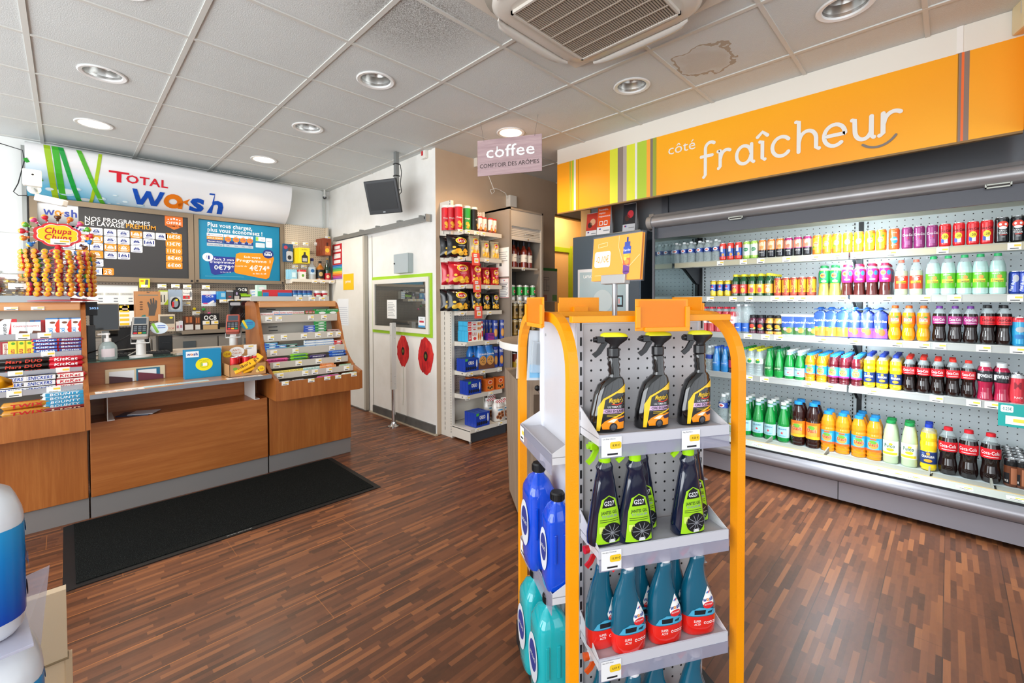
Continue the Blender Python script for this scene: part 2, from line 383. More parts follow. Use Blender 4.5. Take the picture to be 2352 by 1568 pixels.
# ---------------------------------------------------------------- the room
GX = [-.1316+.662*i for i in range(-5, 10)]; GY = [3.7085+.6001*j for j in range(-12, 6)]
LAMPS = LIT+UNLIT
XW, XE, YS, YN = -2.8, 4.8, -2.8, 6.17
def build_shell():
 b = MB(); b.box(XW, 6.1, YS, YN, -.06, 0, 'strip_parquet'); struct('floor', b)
 # ceiling tiles with round cut-outs for the downlights
 b = MB(); xs = [XW]+[g for g in GX if XW < g < 6.1]+[6.1]; ys = [YS]+[g for g in GY if YS < g < YN]+[YN]
 for x0, x1 in zip(xs, xs[1:]):
  for y0, y1 in zip(ys, ys[1:]):
   hit = [p for p in LAMPS if x0 < p[0] < x1 and y0 < p[1] < y1]
   if hit:
    cx, cy = hit[0]; ring = []; out = []
    n = 32
    for k in range(n):
     a = 2*PI*k/n; ca, sa = math.cos(a), math.sin(a); ring.append((cx+.1*ca, cy+.1*sa, CEIL))
     t = min((x1-cx)/ca if ca > 1e-6 else ((x0-cx)/ca if ca < -1e-6 else 9), (y1-cy)/sa if sa > 1e-6 else ((y0-cy)/sa if sa < -1e-6 else 9))
     out.append((cx+t*ca, cy+t*sa, CEIL))
    b.add(ring+out, [(k, n+k, n+(k+1) % n, (k+1) % n) for k in range(n)], 'fibre_tile')
    for px, py in ((x0, y0), (x1, y0), (x1, y1), (x0, y1)):
     near = sorted(range(n), key=lambda k: (out[k][0]-px)**2+(out[k][1]-py)**2)[:2]
     b.add([out[near[0]], (px, py, CEIL), out[near[1]]], [(0, 1, 2)], 'fibre_tile')
   else: b.add([(x0, y0, CEIL), (x1, y0, CEIL), (x1, y1, CEIL), (x0, y1, CEIL)], [(0, 1, 2, 3)], 'fibre_tile')
 b.box(XW, 6.1, YS, YN, CEIL+.25, CEIL+.3, 'fibre_tile'); struct('ceiling', b)
 b = MB(); T = C('cfcec8', .45)
 for g in GX:
  if XW < g < 6.1: b.box(g-.013, g+.013, YS, YN, CEIL-.007, CEIL+.001, T)
 for g in GY:
  if YS < g < YN: b.box(XW, 6.1, g-.011, g+.011, CEIL-.0065, CEIL+.0005, T)
 struct('trim_1', b)
 b = MB(); b.box(XW, 2.7, YN, YN+.1, 0, CEIL, WHITEWALL)
 b.box(-.63, -.625, YN-.004, YN+.01, 0, CEIL, C('b9bdbb')); b.box(XW, -.24, YN-.002, YN+.01, 1.99, 1.994, C('b9bdbb')); struct('wall_back', b)
 b = MB(); b.box(2.6, 2.72, 3.6404, YN, 0, CEIL, POPPYWALL)
 b.box(2.596, 2.601, 4.93, 4.938, 0, 2.13, C('a29d90')); struct('wall_partition', b)
 b = MB(); b.box(2.602, 4.467, 3.64, 3.76, 0, CEIL, BEIGEWALL)
 b.box(4.467, 4.9, 3.64, 3.76, 2.46, CEIL, BEIGEWALL); b.box(4.467, 6.0, 3.63, 3.64, 2.44, 2.465, C('8a6a45')); b.box(4.9, 6.0, 3.64, 3.76, 2.46, CEIL, BEIGEWALL)
 struct('wall_beige', b)
 WARM = painted('warm_cream_wall', 'd9b67c', 'e2c088', 1.5, .7)
 b = MB(); b.box(4.36, 6.1, 4.3, 4.4, 0, CEIL, WARM); struct('wall_corridor', b)
 b = MB(); b.box(4.36, 4.466, 3.76, 4.3, 0, CEIL, WARM); b.box(6.0, 6.1, 2.9, 4.3, 0, CEIL, WARM); struct('wall_corridor_side', b)
 b = MB(); b.box(XE, XE+.1, YS, 2.85, 0, CEIL, C('8d8e8c', .4)); b.box(XE, 6.1, 2.84, 2.94, 0, CEIL, C('8d8e8c', .4)); struct('wall_right', b)
 # glazed shop front behind the camera and glazed left side
 FR = C('6d6f70', .4, .4)
 b = MB(); b.box(XW, XE, YS-.1, YS, 0, .3, WHITEWALL); b.box(XW, XE, YS-.1, YS, 2.75, CEIL, WHITEWALL)
 for k in range(7): x = XW+(XE-XW)*k/6; b.box(x-.04, x+.04, YS-.08, YS, .3, 2.75, FR)
 struct('wall_front', b)
 b = MB(); b.box(XW-.1, XW, YS, YN, 0, .3, WHITEWALL); b.box(XW-.1, XW, YS, YN, 2.75, CEIL, WHITEWALL)
 for k in range(8): y = YS+(YN-YS)*k/7; b.box(XW-.08, XW, y-.04, y+.04, .3, 2.75, FR)
 struct('wall_left', b)
 b = MB(); G = painted('grey_skirting', '4b4a48', '5f5d59', 6, .5)
 b.box(2.583, 2.6, 3.66, 4.93, 0, .095, G); b.box(2.57, 2.6, 3.62, 5.0, 0, .012, C('b6a993')); struct('baseboard_partition', b)
 b = MB(); b.box(3.0, 4.46, 3.62, 3.64, 0, .09, G); struct('baseboard_beige', b)
 # green framed warm door in the corridor
 LG = C('a6c21e', .4)
 b = MB(); b.box(4.60, 5.575, 4.27, 4.299, 0, 2.09, C('e3b981', .5)); d = struct('door_1', b)
 b = MB(); b.box(5.575, 5.65, 4.25, 4.299, 0, 2.16, LG); b.box(4.5, 5.575, 4.25, 4.299, 2.09, 2.16, LG); part('frame', b, d)
 b = MB(); b.box(5.66, 5.675, 4.26, 4.299, 0, 2.2, LG); part('trim', b, d)
build_shell()
def sliding_door():
 b = MB(); DW = painted('door_white', 'e6e2d8', 'efece4', 3, .35, 0, .2)
 b.box(2.555, 2.59, 5.075, 5.95, .015, 2.14, DW, .003); b.box(2.548, 2.592, 5.035, 5.076, .015, 2.14, C('b7b0a2', .5)); d = struct('door_2', b)
 b = MB(); b.lathe([(.012, 0), (.012, .04), (.02, .045), (.02, .06)], CHROME, 12, M=Matrix.Translation((2.553, 5.86, 1.17)) @ Matrix.Rotation(-PI/2, 4, 'Y')); part('handle', b, d)
 b = MB(); T = C('9b9c98', .35, .7)
 b.box(2.545, 2.585, 3.72, 5.9, 2.155, 2.20, T); b.box(2.54, 2.545, 3.715, 5.9, 2.15, 2.16, T); b.box(2.53, 2.597, 3.705, 3.722, 2.14, 2.215, GREYM)
 for y in (3.85, 4.25, 4.28, 4.75, 5.15, 5.6): b.box(2.55, 2.598, y-.014, y+.014, 2.195, 2.222, T)
 b.lathe([(.012, 0), (.012, .01)], DARKM, 12, M=Matrix.Translation((2.543, 3.735, 2.178)) @ Matrix.Rotation(-PI/2, 4, 'Y')); part('sliding_rail', b, d)
 b = MB(); b.box(2.545, 2.595, 5.03, 5.95, 0, .014, STEEL); part('floor_guide', b, d)
sliding_door()
def office_window():
 b = MB(); LG = C('a3d02c', .4)
 def frame(b, x0, x1, y0, y1, z0, z1, w, m):
  b.box(x0, x1, y0, y1, z0, z0+w, m); b.box(x0, x1, y0, y1, z1-w, z1, m); b.box(x0, x1, y0, y0+w, z0+w, z1-w, m); b.box(x0, x1, y1-w, y1, z0+w, z1-w, m)
 frame(b, 2.588, 2.6, 3.70, 4.925, .975, 1.63, .035, LG); d = struct('window_1', b)
 b = MB(); frame(b, 2.572, 2.6, 3.736, 4.89, 1.01, 1.595, .05, C('e7e3d8', .4)); part('frame', b, d)
 b = MB(); g = C('2b2d2b', .02, 0, 1, ior=1.9); b.box(2.583, 2.5875, 3.785, 4.84, 1.06, 1.545, C('9a9c98', .02, .85)); part('pane', b, d)
 # notices stuck on the pane
 b = MB(); b.box(2.578, 2.582, 4.36, 4.56, 1.15, 1.36, PAPER)
 P = fx(2.578, 4.56, 1.15, .0005)
 for k in range(9): b.rect(P, .02, .17-.02*(k % 3), .03+.018*k, .036+.018*k, C('9fa2a4'))
 one('notice', b, 'white typed notice taped inside the partition window', 'notice')
 b = MB(); b.box(2.574, 2.58, 3.80, 3.92, 1.075, 1.185, C('eef3f6')); P = fx(2.574, 3.92, 1.075, .0005)
 b.text(P, 'Entrez', .06, .085, .012, C('4c8d3a')); b.rect(P, .02, .1, .05, .07, C('c23a4a')); b.rect(P, 0, .12, 0, .02, C('4b9bd0'))
 one('notice', b, 'small white and blue card in the lower corner of the partition window', 'notice')
office_window()
def cassette():
 o = root('ceiling_cassette', 'large white ceiling air conditioning cassette with four open flaps', 'air conditioner', (1.855, 1.25, CEIL))
 W1 = C('d9d3c8', .4); W2 = C('cfc9bf', .35, 0, .1)
 b = MB(); b.box(-.475, .475, -.475, .475, -.028, -.0005, W1, .008); part('flange', b, o)
 def sq(r, h, z, n=6, k=.5):
  pts = []
  for cx, cy, a0 in ((h-r, h-r, 0), (-h+r, h-r, 90), (-h+r, -h+r, 180), (h-r, -h+r, 270)):
   for i in range(n+1): a = math.radians(a0+90*i/n); pts.append(Vector((cx+r*math.cos(a), cy+r*math.sin(a), z)))
  return pts
 b = MB(); b.loft([sq(.14, .43, -.028), sq(.15, .425, -.05), sq(.17, .405, -.07)], C('8d8579', .5), True, False)
 b.loft([sq(.15, .405, -.05), sq(.15, .405, -.075), sq(.15, .385, -.09), sq(.10, .33, -.096)], W2); part('panel', b, o)
 b = MB(); D = C('3b352e', .7); b.box(-.285, .285, -.285, .285, -.102, -.0965, D)
 SL = C('a99c8d', .5)
 for k in range(45): y = -.28+.56*k/44; b.box(-.285, .285, y-.0033, y+.0033, -.108, -.101, SL)
 for k in range(1, 6): x = -.285+.57*k/6; b.box(x-.003, x+.003, -.285, .285, -.111, -.104, SL)
 for s_ in (-1, 1): b.box(s_*.29-.006, s_*.29+.006, -.296, .296, -.112, -.096, W2); b.box(-.296, .296, s_*.29-.006, s_*.29+.006, -.112, -.096, W2)
 part('intake_grille', b, o)
 for k in range(4):
  b = MB(); rings = []
  for i in range(13):
   t = -1+2*i/12; w = .075*math.sqrt(max(0, 1-abs(t)**5*.96)); x = .285*t
   rings.append([Vector((x, .40-.012, -.078)), Vector((x, .40-.012+w*.55, -.098)), Vector((x, .40-.012+w, -.088)), Vector((x, .40-.012+w*.5, -.084))])
  b.loft(rings, C('d9d5cd', .35)); part('flap', b, o, rz=k*PI/2)
 b = MB(); P = lambda u, v: Vector((-.33+.0, 0, -.0975))+Vector((-v, u*-1, 0))
 b.box(-.37, -.35, .02, .1, -.0935, -.0925, C('b5a89a')); b.box(-.367, -.353, .035, .085, -.0945, -.0935, C('4b443c')); part('maker_plate', b, o)
cassette()
def downlights():
 for i, (x, y) in enumerate(LAMPS):
  lit = i < len(LIT)
  names = ['lit round downlight in front of the white car wash banner', 'lit round downlight beside the right end of the white car wash banner', 'glowing warm downlight just above the hanging coffee sign',
     'unlit round downlight above the checkout, left of all other unlit ones', 'unlit small round downlight between the banner and the wall monitor', 'unlit round downlight near the soot-stained ceiling tile',
     'unlit round downlight between the ceiling cassette and the orange fascia', 'large unlit round downlight above the orange fascia, cut by the top of the photo', 'unlit round downlight over the floor mat', 'unlit round downlight over the middle of the shop']
  o = root('downlight', names[i], 'ceiling light', (x, y, CEIL), 0, 'recessed ceiling downlights')
  b = MB(); b.lathe([(.098, .004), (.122, .001), (.127, -.004), (.12, -.009), (.101, -.006), (.098, .004)], C('eeeeec', .35), 32, caps=False); part('trim_ring', b, o)
  b = MB(); RF = C('c9c9c6', .22, .75) if not lit else C('f3efe6', .3)
  b.lathe([(.1, .002), (.097, .02), (.086, .06), (.066, .1), (.055, .12)], RF, 32, caps=False); part('reflector', b, o)
  b = MB()
  if lit: b.lathe([(0, .018), (.094, .018)], C('ffd9a4' if i == 2 else 'ffeccf', .5, emit=9), 32, caps=False)
  else: b.lathe([(0, .118), (.056, .118)], C('b9b6ad', .3), 24, caps=False)
  part('diffuser' if lit else 'lamp', b, o)
downlights()
# ---------------------------------------------------------------- behind the checkout: banner and boards
def banner():
 """White bulging car wash banner over the boards."""
 prof = [(6.09, 2.335), (6.02, 2.37), (5.93, 2.45), (5.865, 2.55), (5.83, 2.66), (5.82, 2.74), (5.835, 2.77), (5.87, 2.785)]
 x0, x1 = -.235, 2.0
 L = [0]
 for a, c in zip(prof, prof[1:]): L.append(L[-1]+math.hypot(a[0]-c[0], a[1]-c[1]))
 def S(u, v, off=.002):
  v = max(0, min(v, L[-1]-1e-4)); i = max(k for k in range(len(L)) if L[k] <= v); i = min(i, len(L)-2); t = (v-L[i])/(L[i+1]-L[i])
  a, c = prof[i], prof[i+1]; n = Vector((0, -(c[1]-a[1]), (c[0]-a[0]))).normalized()
  return Vector((x0+u, a[0]+(c[0]-a[0])*t, a[1]+(c[1]-a[1])*t))+n*off
 m, n, l, bs = mk('banner_print'); vec, s = coords(n, l)
 g = math_(n, l, 'ADD', math_(n, l, 'MULTIPLY', s[2], -1.0), 2.62); gx = math_(n, l, 'SUBTRACT', .75, s[0])
 f = math_(n, l, 'MULTIPLY', math_(n, l, 'MULTIPLY', math_(n, l, 'MAXIMUM', g, 0.0), 5.0), math_(n, l, 'MINIMUM', math_(n, l, 'MAXIMUM', math_(n, l, 'MULTIPLY', gx, 1.3), 0.0), 1.0))
 l.new(mixc(n, l, math_(n, l, 'MINIMUM', f, 1.0), 'eeeff1', '63bde2'), bs.inputs['Base Color']); bs.inputs['Roughness'].default_value = .25; bs.inputs['Coat Weight'].default_value = .3
 o = root('wash_banner', 'white bulging car wash banner with bamboo stems above the price boards', 'banner', (0, 0, 0))
 b = MB(); n_ = 14
 for k in range(n_):
  pass
 rows = [(x, p) for x in (x0, x1) for p in prof]; k = len(prof)
 b.add([(x, p[0], p[1]) for x, p in rows], [(i, i+1, k+i+1, k+i) for i in range(k-1)], 'banner_print', True)
 cap = prof+[(6.09, 2.785)]
 for x in (x0, x1): b.add([(x, p[0], p[1]) for p in cap], [tuple(range(len(cap)))], C('eceef0', .4))
 b.add([(x0, 5.87, 2.785), (x1, 5.87, 2.785), (x1, 6.09, 2.785), (x0, 6.09, 2.785)], [(0, 1, 2, 3)], C('eceef0', .4)); part('face', b, o)
 # bamboo stems
 b = MB(); gs = [C('9cc21c'), C('3fae2a'), C('0e9a3e'), C('55b32a'), C('a8c91f'), C('2e9c33')]
 def stem(u0, u1, w, m, off=.003):
  b = MB()
  for i in range(16):
   t0, t1 = i/16*L[-2], (i+1)/16*L[-2]; a0 = u0+(u1-u0)*i/16; a1 = u0+(u1-u0)*(i+1)/16
   b.add([S(a0, t0, off), S(a0+w, t0, off), S(a1+w, t1, off), S(a1, t1, off)], [(0, 1, 2, 3)], m)
  part('bamboo_stem', b, o)
 stem(.165, .115, .042, gs[0]); stem(.215, .165, .045, gs[1], .0035); stem(.33, .205, .036, gs[2], .004); stem(.41, .48, .026, gs[4], .0035); stem(.50, .325, .036, gs[3], .0045)
 b.line(lambda u, v: S(u, v, .0048), [(0, .40), (.09, .22)], .028, gs[5]); b.line(lambda u, v: S(u, v, .0048), [(.09, .22), (.19, 0.01)], .028, gs[5]); part('bamboo_stem', b, o)
 b = MB(); dr = C('b5dcee', .15, 0, .6); d2 = C('dff1f8', .15, 0, .6)
 for u, v, r in ((.26, .12, .07), (.15, .13, .035), (.24, .055, .02), (.5, .09, .036), (.60, .15, .022), (.68, .085, .026), (.63, .045, .018), (.56, .03, .015), (.39, .045, .05), (.8, .055, .034), (.9, .12, .02), (.33, .17, .03)):
  b = MB(); b.ell(lambda a, c: S(a, c, .0028), u, v, r, r*.62, dr); b.ell(lambda a, c: S(a, c, .0032), u-.1*r, v+.1*r, r*.75, r*.42, d2); part('water_drop', b, o)
 Q = lambda u, v: S(u, v, .004)
 b = MB(); RED = C('d4142c'); ub = [q-x0 for q in [0.315,0.448,0.781,0.492,1.292]]
 b.text(Q, 'T', ub[0], .305, .10, RED, w=.15, al='l', bold=3); b.text(Q, 'OTAL', ub[1]-.005, .312, .075, RED, w=ub[2]-ub[1], al='l', bold=3); part('lettering', b, o, label='red capital lettering')
 b = MB(); BL = C('0f4fb5'); OR = C('e57a14')
 wz = .07
 def mark(b, Q, u, v, h, m1, m2):
  Q_ = Q; Q = shift(Q_, .0004)
  """wash word mark: angular w, round a with a fish tail, s and h."""
  b.poly(Q, [(u, v+h), (u+.2*h, v+h), (u+.38*h, v+.34*h), (u+.6*h, v+h*.96), (u+.78*h, v+h*.96), (u+1.0*h, v+.34*h), (u+1.2*h, v+h), (u+1.42*h, v+h), (u+1.12*h, v), (u+.86*h, v), (u+.69*h, v+.58*h), (u+.5*h, v), (u+.24*h, v)], m1, h*.2)
  c = (u+1.85*h, v+.48*h)
  pts = [(c[0]+.45*h*math.cos(a), c[1]+.5*h*math.sin(a)) for a in [2*PI*k/20 for k in range(20)]]
  inn = [(c[0]-.02*h+.2*h*math.cos(a), c[1]+.2*h*math.sin(a)) for a in [2*PI*k/20 for k in range(20)]]
  b.add([Q(*p) for p in pts+inn], [(k, (k+1) % 20, 20+(k+1) % 20, 20+k) for k in range(20)], m2)
  b.poly(Q, [(c[0]+.25*h, v), (c[0]+.46*h, v), (c[0]+.46*h, v+.5*h), (c[0]+.25*h, v+.4*h)], m2, h*.2)
  b.poly(Q, [(c[0]+.4*h, v+.55*h), (c[0]+.78*h, v+.82*h), (c[0]+.66*h, v+.55*h), (c[0]+.78*h, v+.3*h)], m2)
  b.text(Q, 's', u+3.0*h, v, h*1.3, m1, w=.72*h, bold=4); b.text(Q, 'h', u+3.95*h, v, h*1.3, m1, w=.8*h, bold=4)
 globals()['wash_mark'] = mark
 mark(b, Q, ub[3], .075, (ub[4]-ub[3])/4.35, BL, OR); part('word_mark', b, o, label='large blue and orange word mark')
banner()
def board_frame(o, x0, x1, z0, z1, y, w=.05, name='frame'):
 m = C('8c7c68', .4, .3); b = MB()
 b.box(x0, x1, y, y+.05, z0, z0+w, m); b.box(x0, x1, y, y+.05, z1-w, z1, m); b.box(x0, x0+w, y, y+.05, z0+w, z1-w, m); b.box(x1-w, x1, y, y+.05, z0+w, z1-w, m)
 for x in (x0+w*.5, x1-w*.5): b.lathe([(.011, 0), (.011, .008)], BLACK, 10, M=Matrix.Translation((x, y, z0+w*.5)) @ Matrix.Rotation(PI/2, 4, 'X'))
 part(name, b, o)
def car(b, P, u, v, s, m, m2):
 b.poly(P, [(u-.5*s, v), (u+.5*s, v), (u+.52*s, v+.3*s), (u+.36*s, v+.42*s), (u+.26*s, v+.68*s), (u-.26*s, v+.68*s), (u-.36*s, v+.42*s), (u-.52*s, v+.3*s)], m)
 P2 = shift(P); b.poly(P2, [(u-.2*s, v+.44*s), (u+.2*s, v+.44*s), (u+.17*s, v+.58*s), (u-.17*s, v+.58*s)], m2); b.rect(P2, u-.3*s, u+.3*s, v+.12*s, v+.2*s, m2)
def boards():
 Y = 6.06
 o = root('wash_price_board', 'dark price board of wash programmes with rows of white and orange pictogram cards', 'price board')
 board_frame(o, -.225, 1.025, 1.555, 2.335, Y)
 b = MB(); b.box(-.18, .98, Y+.015, Y+.03, 1.6, 2.29, C('39393b', .5)); part('panel', b, o)
 Q = fy(Y+.015); Q2 = shift(Q); Q3 = shift(Q2)
 m, n, l, bs = mk('silver_fade'); vec, s = coords(n, l); l.new(ramp(n, l, math_(n, l, 'MULTIPLY', math_(n, l, 'SUBTRACT', s[2], 2.07), 4.6), [(0, '3c3c3f'), (1, 'eceef0')]), bs.inputs['Base Color'])
 b = MB(); b.rect(Q2, -.175, .10, 2.07, 2.285, 'silver_fade'); wash_mark(b, Q3, -.135, 2.175, .052, C('33479b'), C('f08a2a')); part('logo_panel', b, o)
 b = MB(); z1 = (0.151,2.179)[1]; z2 = (0.15,2.123)[1]
 h_ = [(0.145,2.169),(0.645,2.154),(0.144,2.118),(0.438,2.117),(0.452,2.123),(0.692,2.122)]
 for t, i in (('NOS PROGRAMMES', 0), ('DE LAVAGE', 2), ('PREMIUM', 4)): b.text(Q2, t, h_[i][0], (h_[i][1]+h_[i+1][1])/2-.006, .042, WHITE if i < 4 else C('f7a02c'), w=h_[i+1][0]-h_[i][0], al='l', bold=1+i/6)
 part('heading', b, o)
 # cards
 cols = [c[0] for c in [(0.029,2.033),(0.123,2.043),(0.225,2.054),(0.328,2.052),(0.43,2.049),(0.532,2.05),(0.635,2.052),(0.739,2.053)]]
 rows = [c[1] for c in [(0.225,2.054),(0.224,1.977),(0.222,1.902),(0.221,1.824),(0.22,1.741)]]
 WC = C('eceff3', .35); OC = C('f28c1c', .35)
 spec = ['owwwwoww', 'woowwww', 'wwwoow', 'woowwx', 'wwwx']
 spec = [[0, 'o'], []]
 grid = {0: 'owwwwoww', 1: 'ooowwww', 2: 'wwwoow', 3: 'wooww', 4: 'www'}
 for r, srow in grid.items():
  for c_, ch in enumerate(srow):
   x = cols[c_]; z = rows[r]; b = MB(); w = .46*(cols[min(c_+1, 7)]-cols[min(c_, 6)])
   b.rrect(Q2, x-w, x+w, z-.036, z+.036, WC if ch == 'w' else OC, .008)
   car(b, Q3, x, z-.012, .046, NAVY if ch == 'w' else WC, WC if ch == 'w' else OC)
   k = (r*3+c_) % 4
   if k == 0: b.line(Q3, [(x-.045, z+.022), (x-.022, z+.012)], .003, NAVY if ch == 'w' else WC); b.line(Q3, [(x+.045, z+.022), (x+.022, z+.012)], .003, NAVY if ch == 'w' else WC)
   if k == 1: b.rect(Q3, x-.042, x-.032, z-.015, z+.022, NAVY if ch == 'w' else WC); b.rect(Q3, x+.032, x+.042, z-.015, z+.022, NAVY if ch == 'w' else WC)
   if k == 2:
    for a in range(7): t = PI*a/6; b.line(Q3, [(x+.034*math.cos(t), z-.01+.03*math.sin(t)), (x+.043*math.cos(t), z-.01+.038*math.sin(t))], .003, NAVY if ch == 'w' else WC)
   b.rect(Q3, x-.034, x+.034, z-.025, z-.0215, NAVY if ch == 'w' else WC); b.rect(Q3, x-.024, x+.024, z-.031, z-.028, NAVY if ch == 'w' else WC)
   part('programme_card', b, o)
 x = (0.853,1.983)[0]
 for k, (t, z) in enumerate(zip(('16€50', '13€70', '11€10', '8€40', '6€00'), [c[1] for c in [(0.854,2.06),(0.853,1.981),(0.851,1.904),(0.85,1.825),(0.849,1.747)]])):
  b = MB(); b.rrect(Q2, x-.078, x+.066, z-.037, z+.037, OC, .01); b.text(Q3, t, x-.006, z-.017, .035, WHITE, w=.115, bold=2); part('price', b, o)
 b = MB(); xa, xb = x-.082, x+.076; zt = (0.857,2.291)[1]; zb = (0.856,2.179)[1]; b.poly(Q2, [(xa, zt), (xa, zb), ((xa+xb)/2, zb-.04), (xb, zb), (xb, zt)], C('e0722a'))
 b.text(Q3, 'OFFRE', (xa+xb)/2, zt-.093, .026, WHITE, w=.13, bold=2); b.text(Q3, 'PREMIUM', (xa+xb)/2, zt-.122, .018, C('4a3020'), w=.13, bold=1)
 for k in range(5): b.ell(Q3, xa+.03+.0255*k, zt-.045+.006*(2-abs(k-2)), .006+.002*(2-abs(k-2)), .006+.002*(2-abs(k-2)), WHITE, 5)
 b.text(Q2, 'Tarifs', x, zb-.085, .016, WHITE, bold=1); part('offer_badge', b, o)
 b = MB(); xc, zc = (0.21,1.656); b.rrect(Q2, xc-.065, xc+.06, zc-.036, zc+.036, WC, .01); b.rrect(Q2, xc+.05, xc+.14, zc-.036, zc+.036, OC, .01)
 b.text(Q3, '2€', xc+.097, zc-.026, .036, WHITE, bold=2); b.text(Q3, '3 min', xc+.097, zc+.016, .012, WHITE, bold=1); b.poly(Q3, [(xc-.03, zc), (xc+.03, zc+.02), (xc+.03, zc-.02)], C('93a4cc')); b.rect(Q3, xc-.045, xc-.03, zc-.02, zc+.022, NAVY); b.rect(Q3, xc-.045, xc+.03, zc-.031, zc-.027, NAVY); part('vacuum_card', b, o)
 o = root('charge_offer_board', 'blue-green framed board about charging credit, with navy and orange price shapes', 'board')
 board_frame(o, 1.03, 1.975, 1.562, 2.33, Y, .042)
 b = MB(); b.box(1.075, 1.925, Y+.015, Y+.03, 1.605, 2.285, C('0a7ea6', .45)); part('panel', b, o)
 b = MB(); a = [(1.161,2.217),(1.618,2.23),(1.16,2.174),(1.729,2.183)]
 b.text(Q2, 'Plus vous chargez,', a[0][0], (a[0][1]+a[1][1])/2-.01, .048, WHITE, w=a[1][0]-a[0][0], al='l', bold=1.6); b.text(Q2, 'plus vous économisez !', a[2][0], (a[2][1]+a[3][1])/2-.022, .048, WHITE, w=a[3][0]-a[2][0], al='l', bold=1.6); part('heading', b, o)
 b = MB(); L, R_ = (1.151,2.098)[0], (1.626,2.114)[0]; zt = (1.152,2.143)[1]; hh = .034
 f = (.35, .53, .70, .85, 1.0)
 for k, (m, t) in enumerate(((C('e9edf1'), ('15€', '25€', '35€', '65€')), (None, ()), (NAVY, ('17€', '29€', '42€', '82€')), (C('b4bcc4'), ('20u', '35u', '50u', '97u')))):
  z1 = zt-.004-k*(hh+.004); z0 = z1-hh; W_ = R_-L
  b.rect(Q2, L, L+W_*.345, z0, z1, m or OC)
  if m: b.rect(Q2, L+W_*.355, R_, z0, z1, m)
  b.text(Q3, ('Montant payé', 'BONUS OFFERTS', 'Montant chargé', 'Unités carte Fleet')[k], L+W_*.17, z0+.01, .014, WHITE if k in (1, 2) else NAVY, w=W_*.3, bold=1)
  for j, s_ in enumerate(t): b.text(Q3, s_, L+W_*(f[j]+f[j+1])/2, z0+.01, .015, WHITE if k == 2 else NAVY, bold=1)
 for j, s_ in enumerate(('+2€', '+4€', '+7€', '+17€')):
  u = L+(R_-L)*(f[j]+f[j+1])/2; z = zt-.004-1.5*hh-.004; Q4 = shift(Q3); b.ell(Q3, u, z, .034, .03, C('ee7d1a'), 10); b.text(Q4, s_, u, z-.008, .017, NAVY, bold=1.5)
 part('offer_table', b, o)
 b = MB(); c1 = [(1.655,2.143),(1.762,2.089),(1.654,2.068),(1.756,2.012),(1.767,2.138),(1.84,2.019)]
 b.rrect(Q2, c1[0][0], c1[1][0], c1[1][1], c1[0][1], WC, .006); b.rect(Q3, c1[0][0], c1[0][0]+.03, c1[1][1]+.004, c1[0][1]-.004, C('9cc94f')); b.text(Q3, 'wash', c1[1][0]-.03, c1[1][1]+.015, .014, NAVY)
 b.rrect(Q2, c1[2][0], c1[3][0], c1[3][1], c1[2][1], C('c4d4dd'), .006); b.rrect(Q2, c1[4][0], c1[5][0], c1[5][1], c1[4][1], C('dfe6ea'), .012); b.rrect(Q3, c1[4][0]+.006, c1[5][0]-.006, c1[5][1]+.006, c1[4][1]-.006, WHITE, .01)
 Q4 = shift(Q3); b.text(Q4, 'wash', (c1[4][0]+c1[5][0])/2, (c1[4][1]+c1[5][1])/2+.012, .014, NAVY); part('cards_and_phone', b, o)
 b = MB(); pn = [(1.154,1.874),(1.433,1.875),(1.439,1.707),(1.223,1.655),(1.189,1.676)]
 b.poly(Q2, pn, C('27348b')); u, v = (1.316,1.834); b.text(Q3, 'Soit 3 min', u, v-.005, .026, WHITE, w=.2, bold=1.2)
 u, v = (1.303,1.808); b.text(Q3, "d’aspirateur", u, v-.012, .026, WHITE, w=.25, bold=1.2); u, v = (1.319,1.727); b.text(Q3, '0€79*', u, v-.006, .05, WHITE, w=.2, bold=2.2); u, v = (1.323,1.702); b.text(Q3, 'au lieu de 1€', u+.01, v-.014, .013, WHITE, w=.11)
 u, v = (1.158,1.86); b.ell(Q3, u, v, .052, .048, WC, 14); b.rect(shift(Q3), u, u+.018, v-.026, v+.018, NAVY); b.line(shift(Q3), [(u-.01, v+.02), (u-.018, v-.02)], .004, NAVY); part('vacuum_offer', b, o)
 b = MB(); pn = [(1.479,1.933),(1.735,1.943),(1.844,1.927),(1.859,1.884),(1.8,1.646),(1.765,1.623),(1.435,1.686),(1.419,1.711),(1.442,1.915)]
 b.poly(Q3, pn, C('f58f12')); Q4 = shift(Q3); u, v = (1.614,1.884); b.text(Q4, 'Soit votre', u, v-.01, .026, WHITE, w=.18, bold=1.2)
 u, v = (1.632,1.838); b.text(Q4, 'Programme 1', u, v-.012, .034, WHITE, w=.37, bold=1.6); u, v = (1.509,1.778); b.text(Q4, 'à partir de', u-.015, v-.012, .017, WHITE, w=.12)
 u, v = (1.688,1.733); b.text(Q4, '4€74*', u+.005, v-.01, .062, WHITE, w=.225, bold=2); u, v = (1.693,1.696); b.text(Q4, 'au lieu de 6€', u, v-.015, .018, WHITE, w=.15, bold=1)
 u, v = (1.792,1.939); b.ell(Q4, u, v, .062, .056, NAVY, 16); car(b, shift(Q4), u, v-.024, .05, WHITE, NAVY); b.rect(shift(Q4), u-.03, u+.03, v+.018, v+.028, WHITE)
 for s_ in (-1, 1): b.rect(shift(Q4), u+s_*.036-.006, u+s_*.036+.006, v-.022, v+.012, WHITE)
 part('programme_offer', b, o)
 b = MB(); b.rect(Q2, (1.129,1.614)[0], (1.521,1.616)[0], 1.640, 1.644, C('6fb3cc')); part('small_print', b, o)
boards()
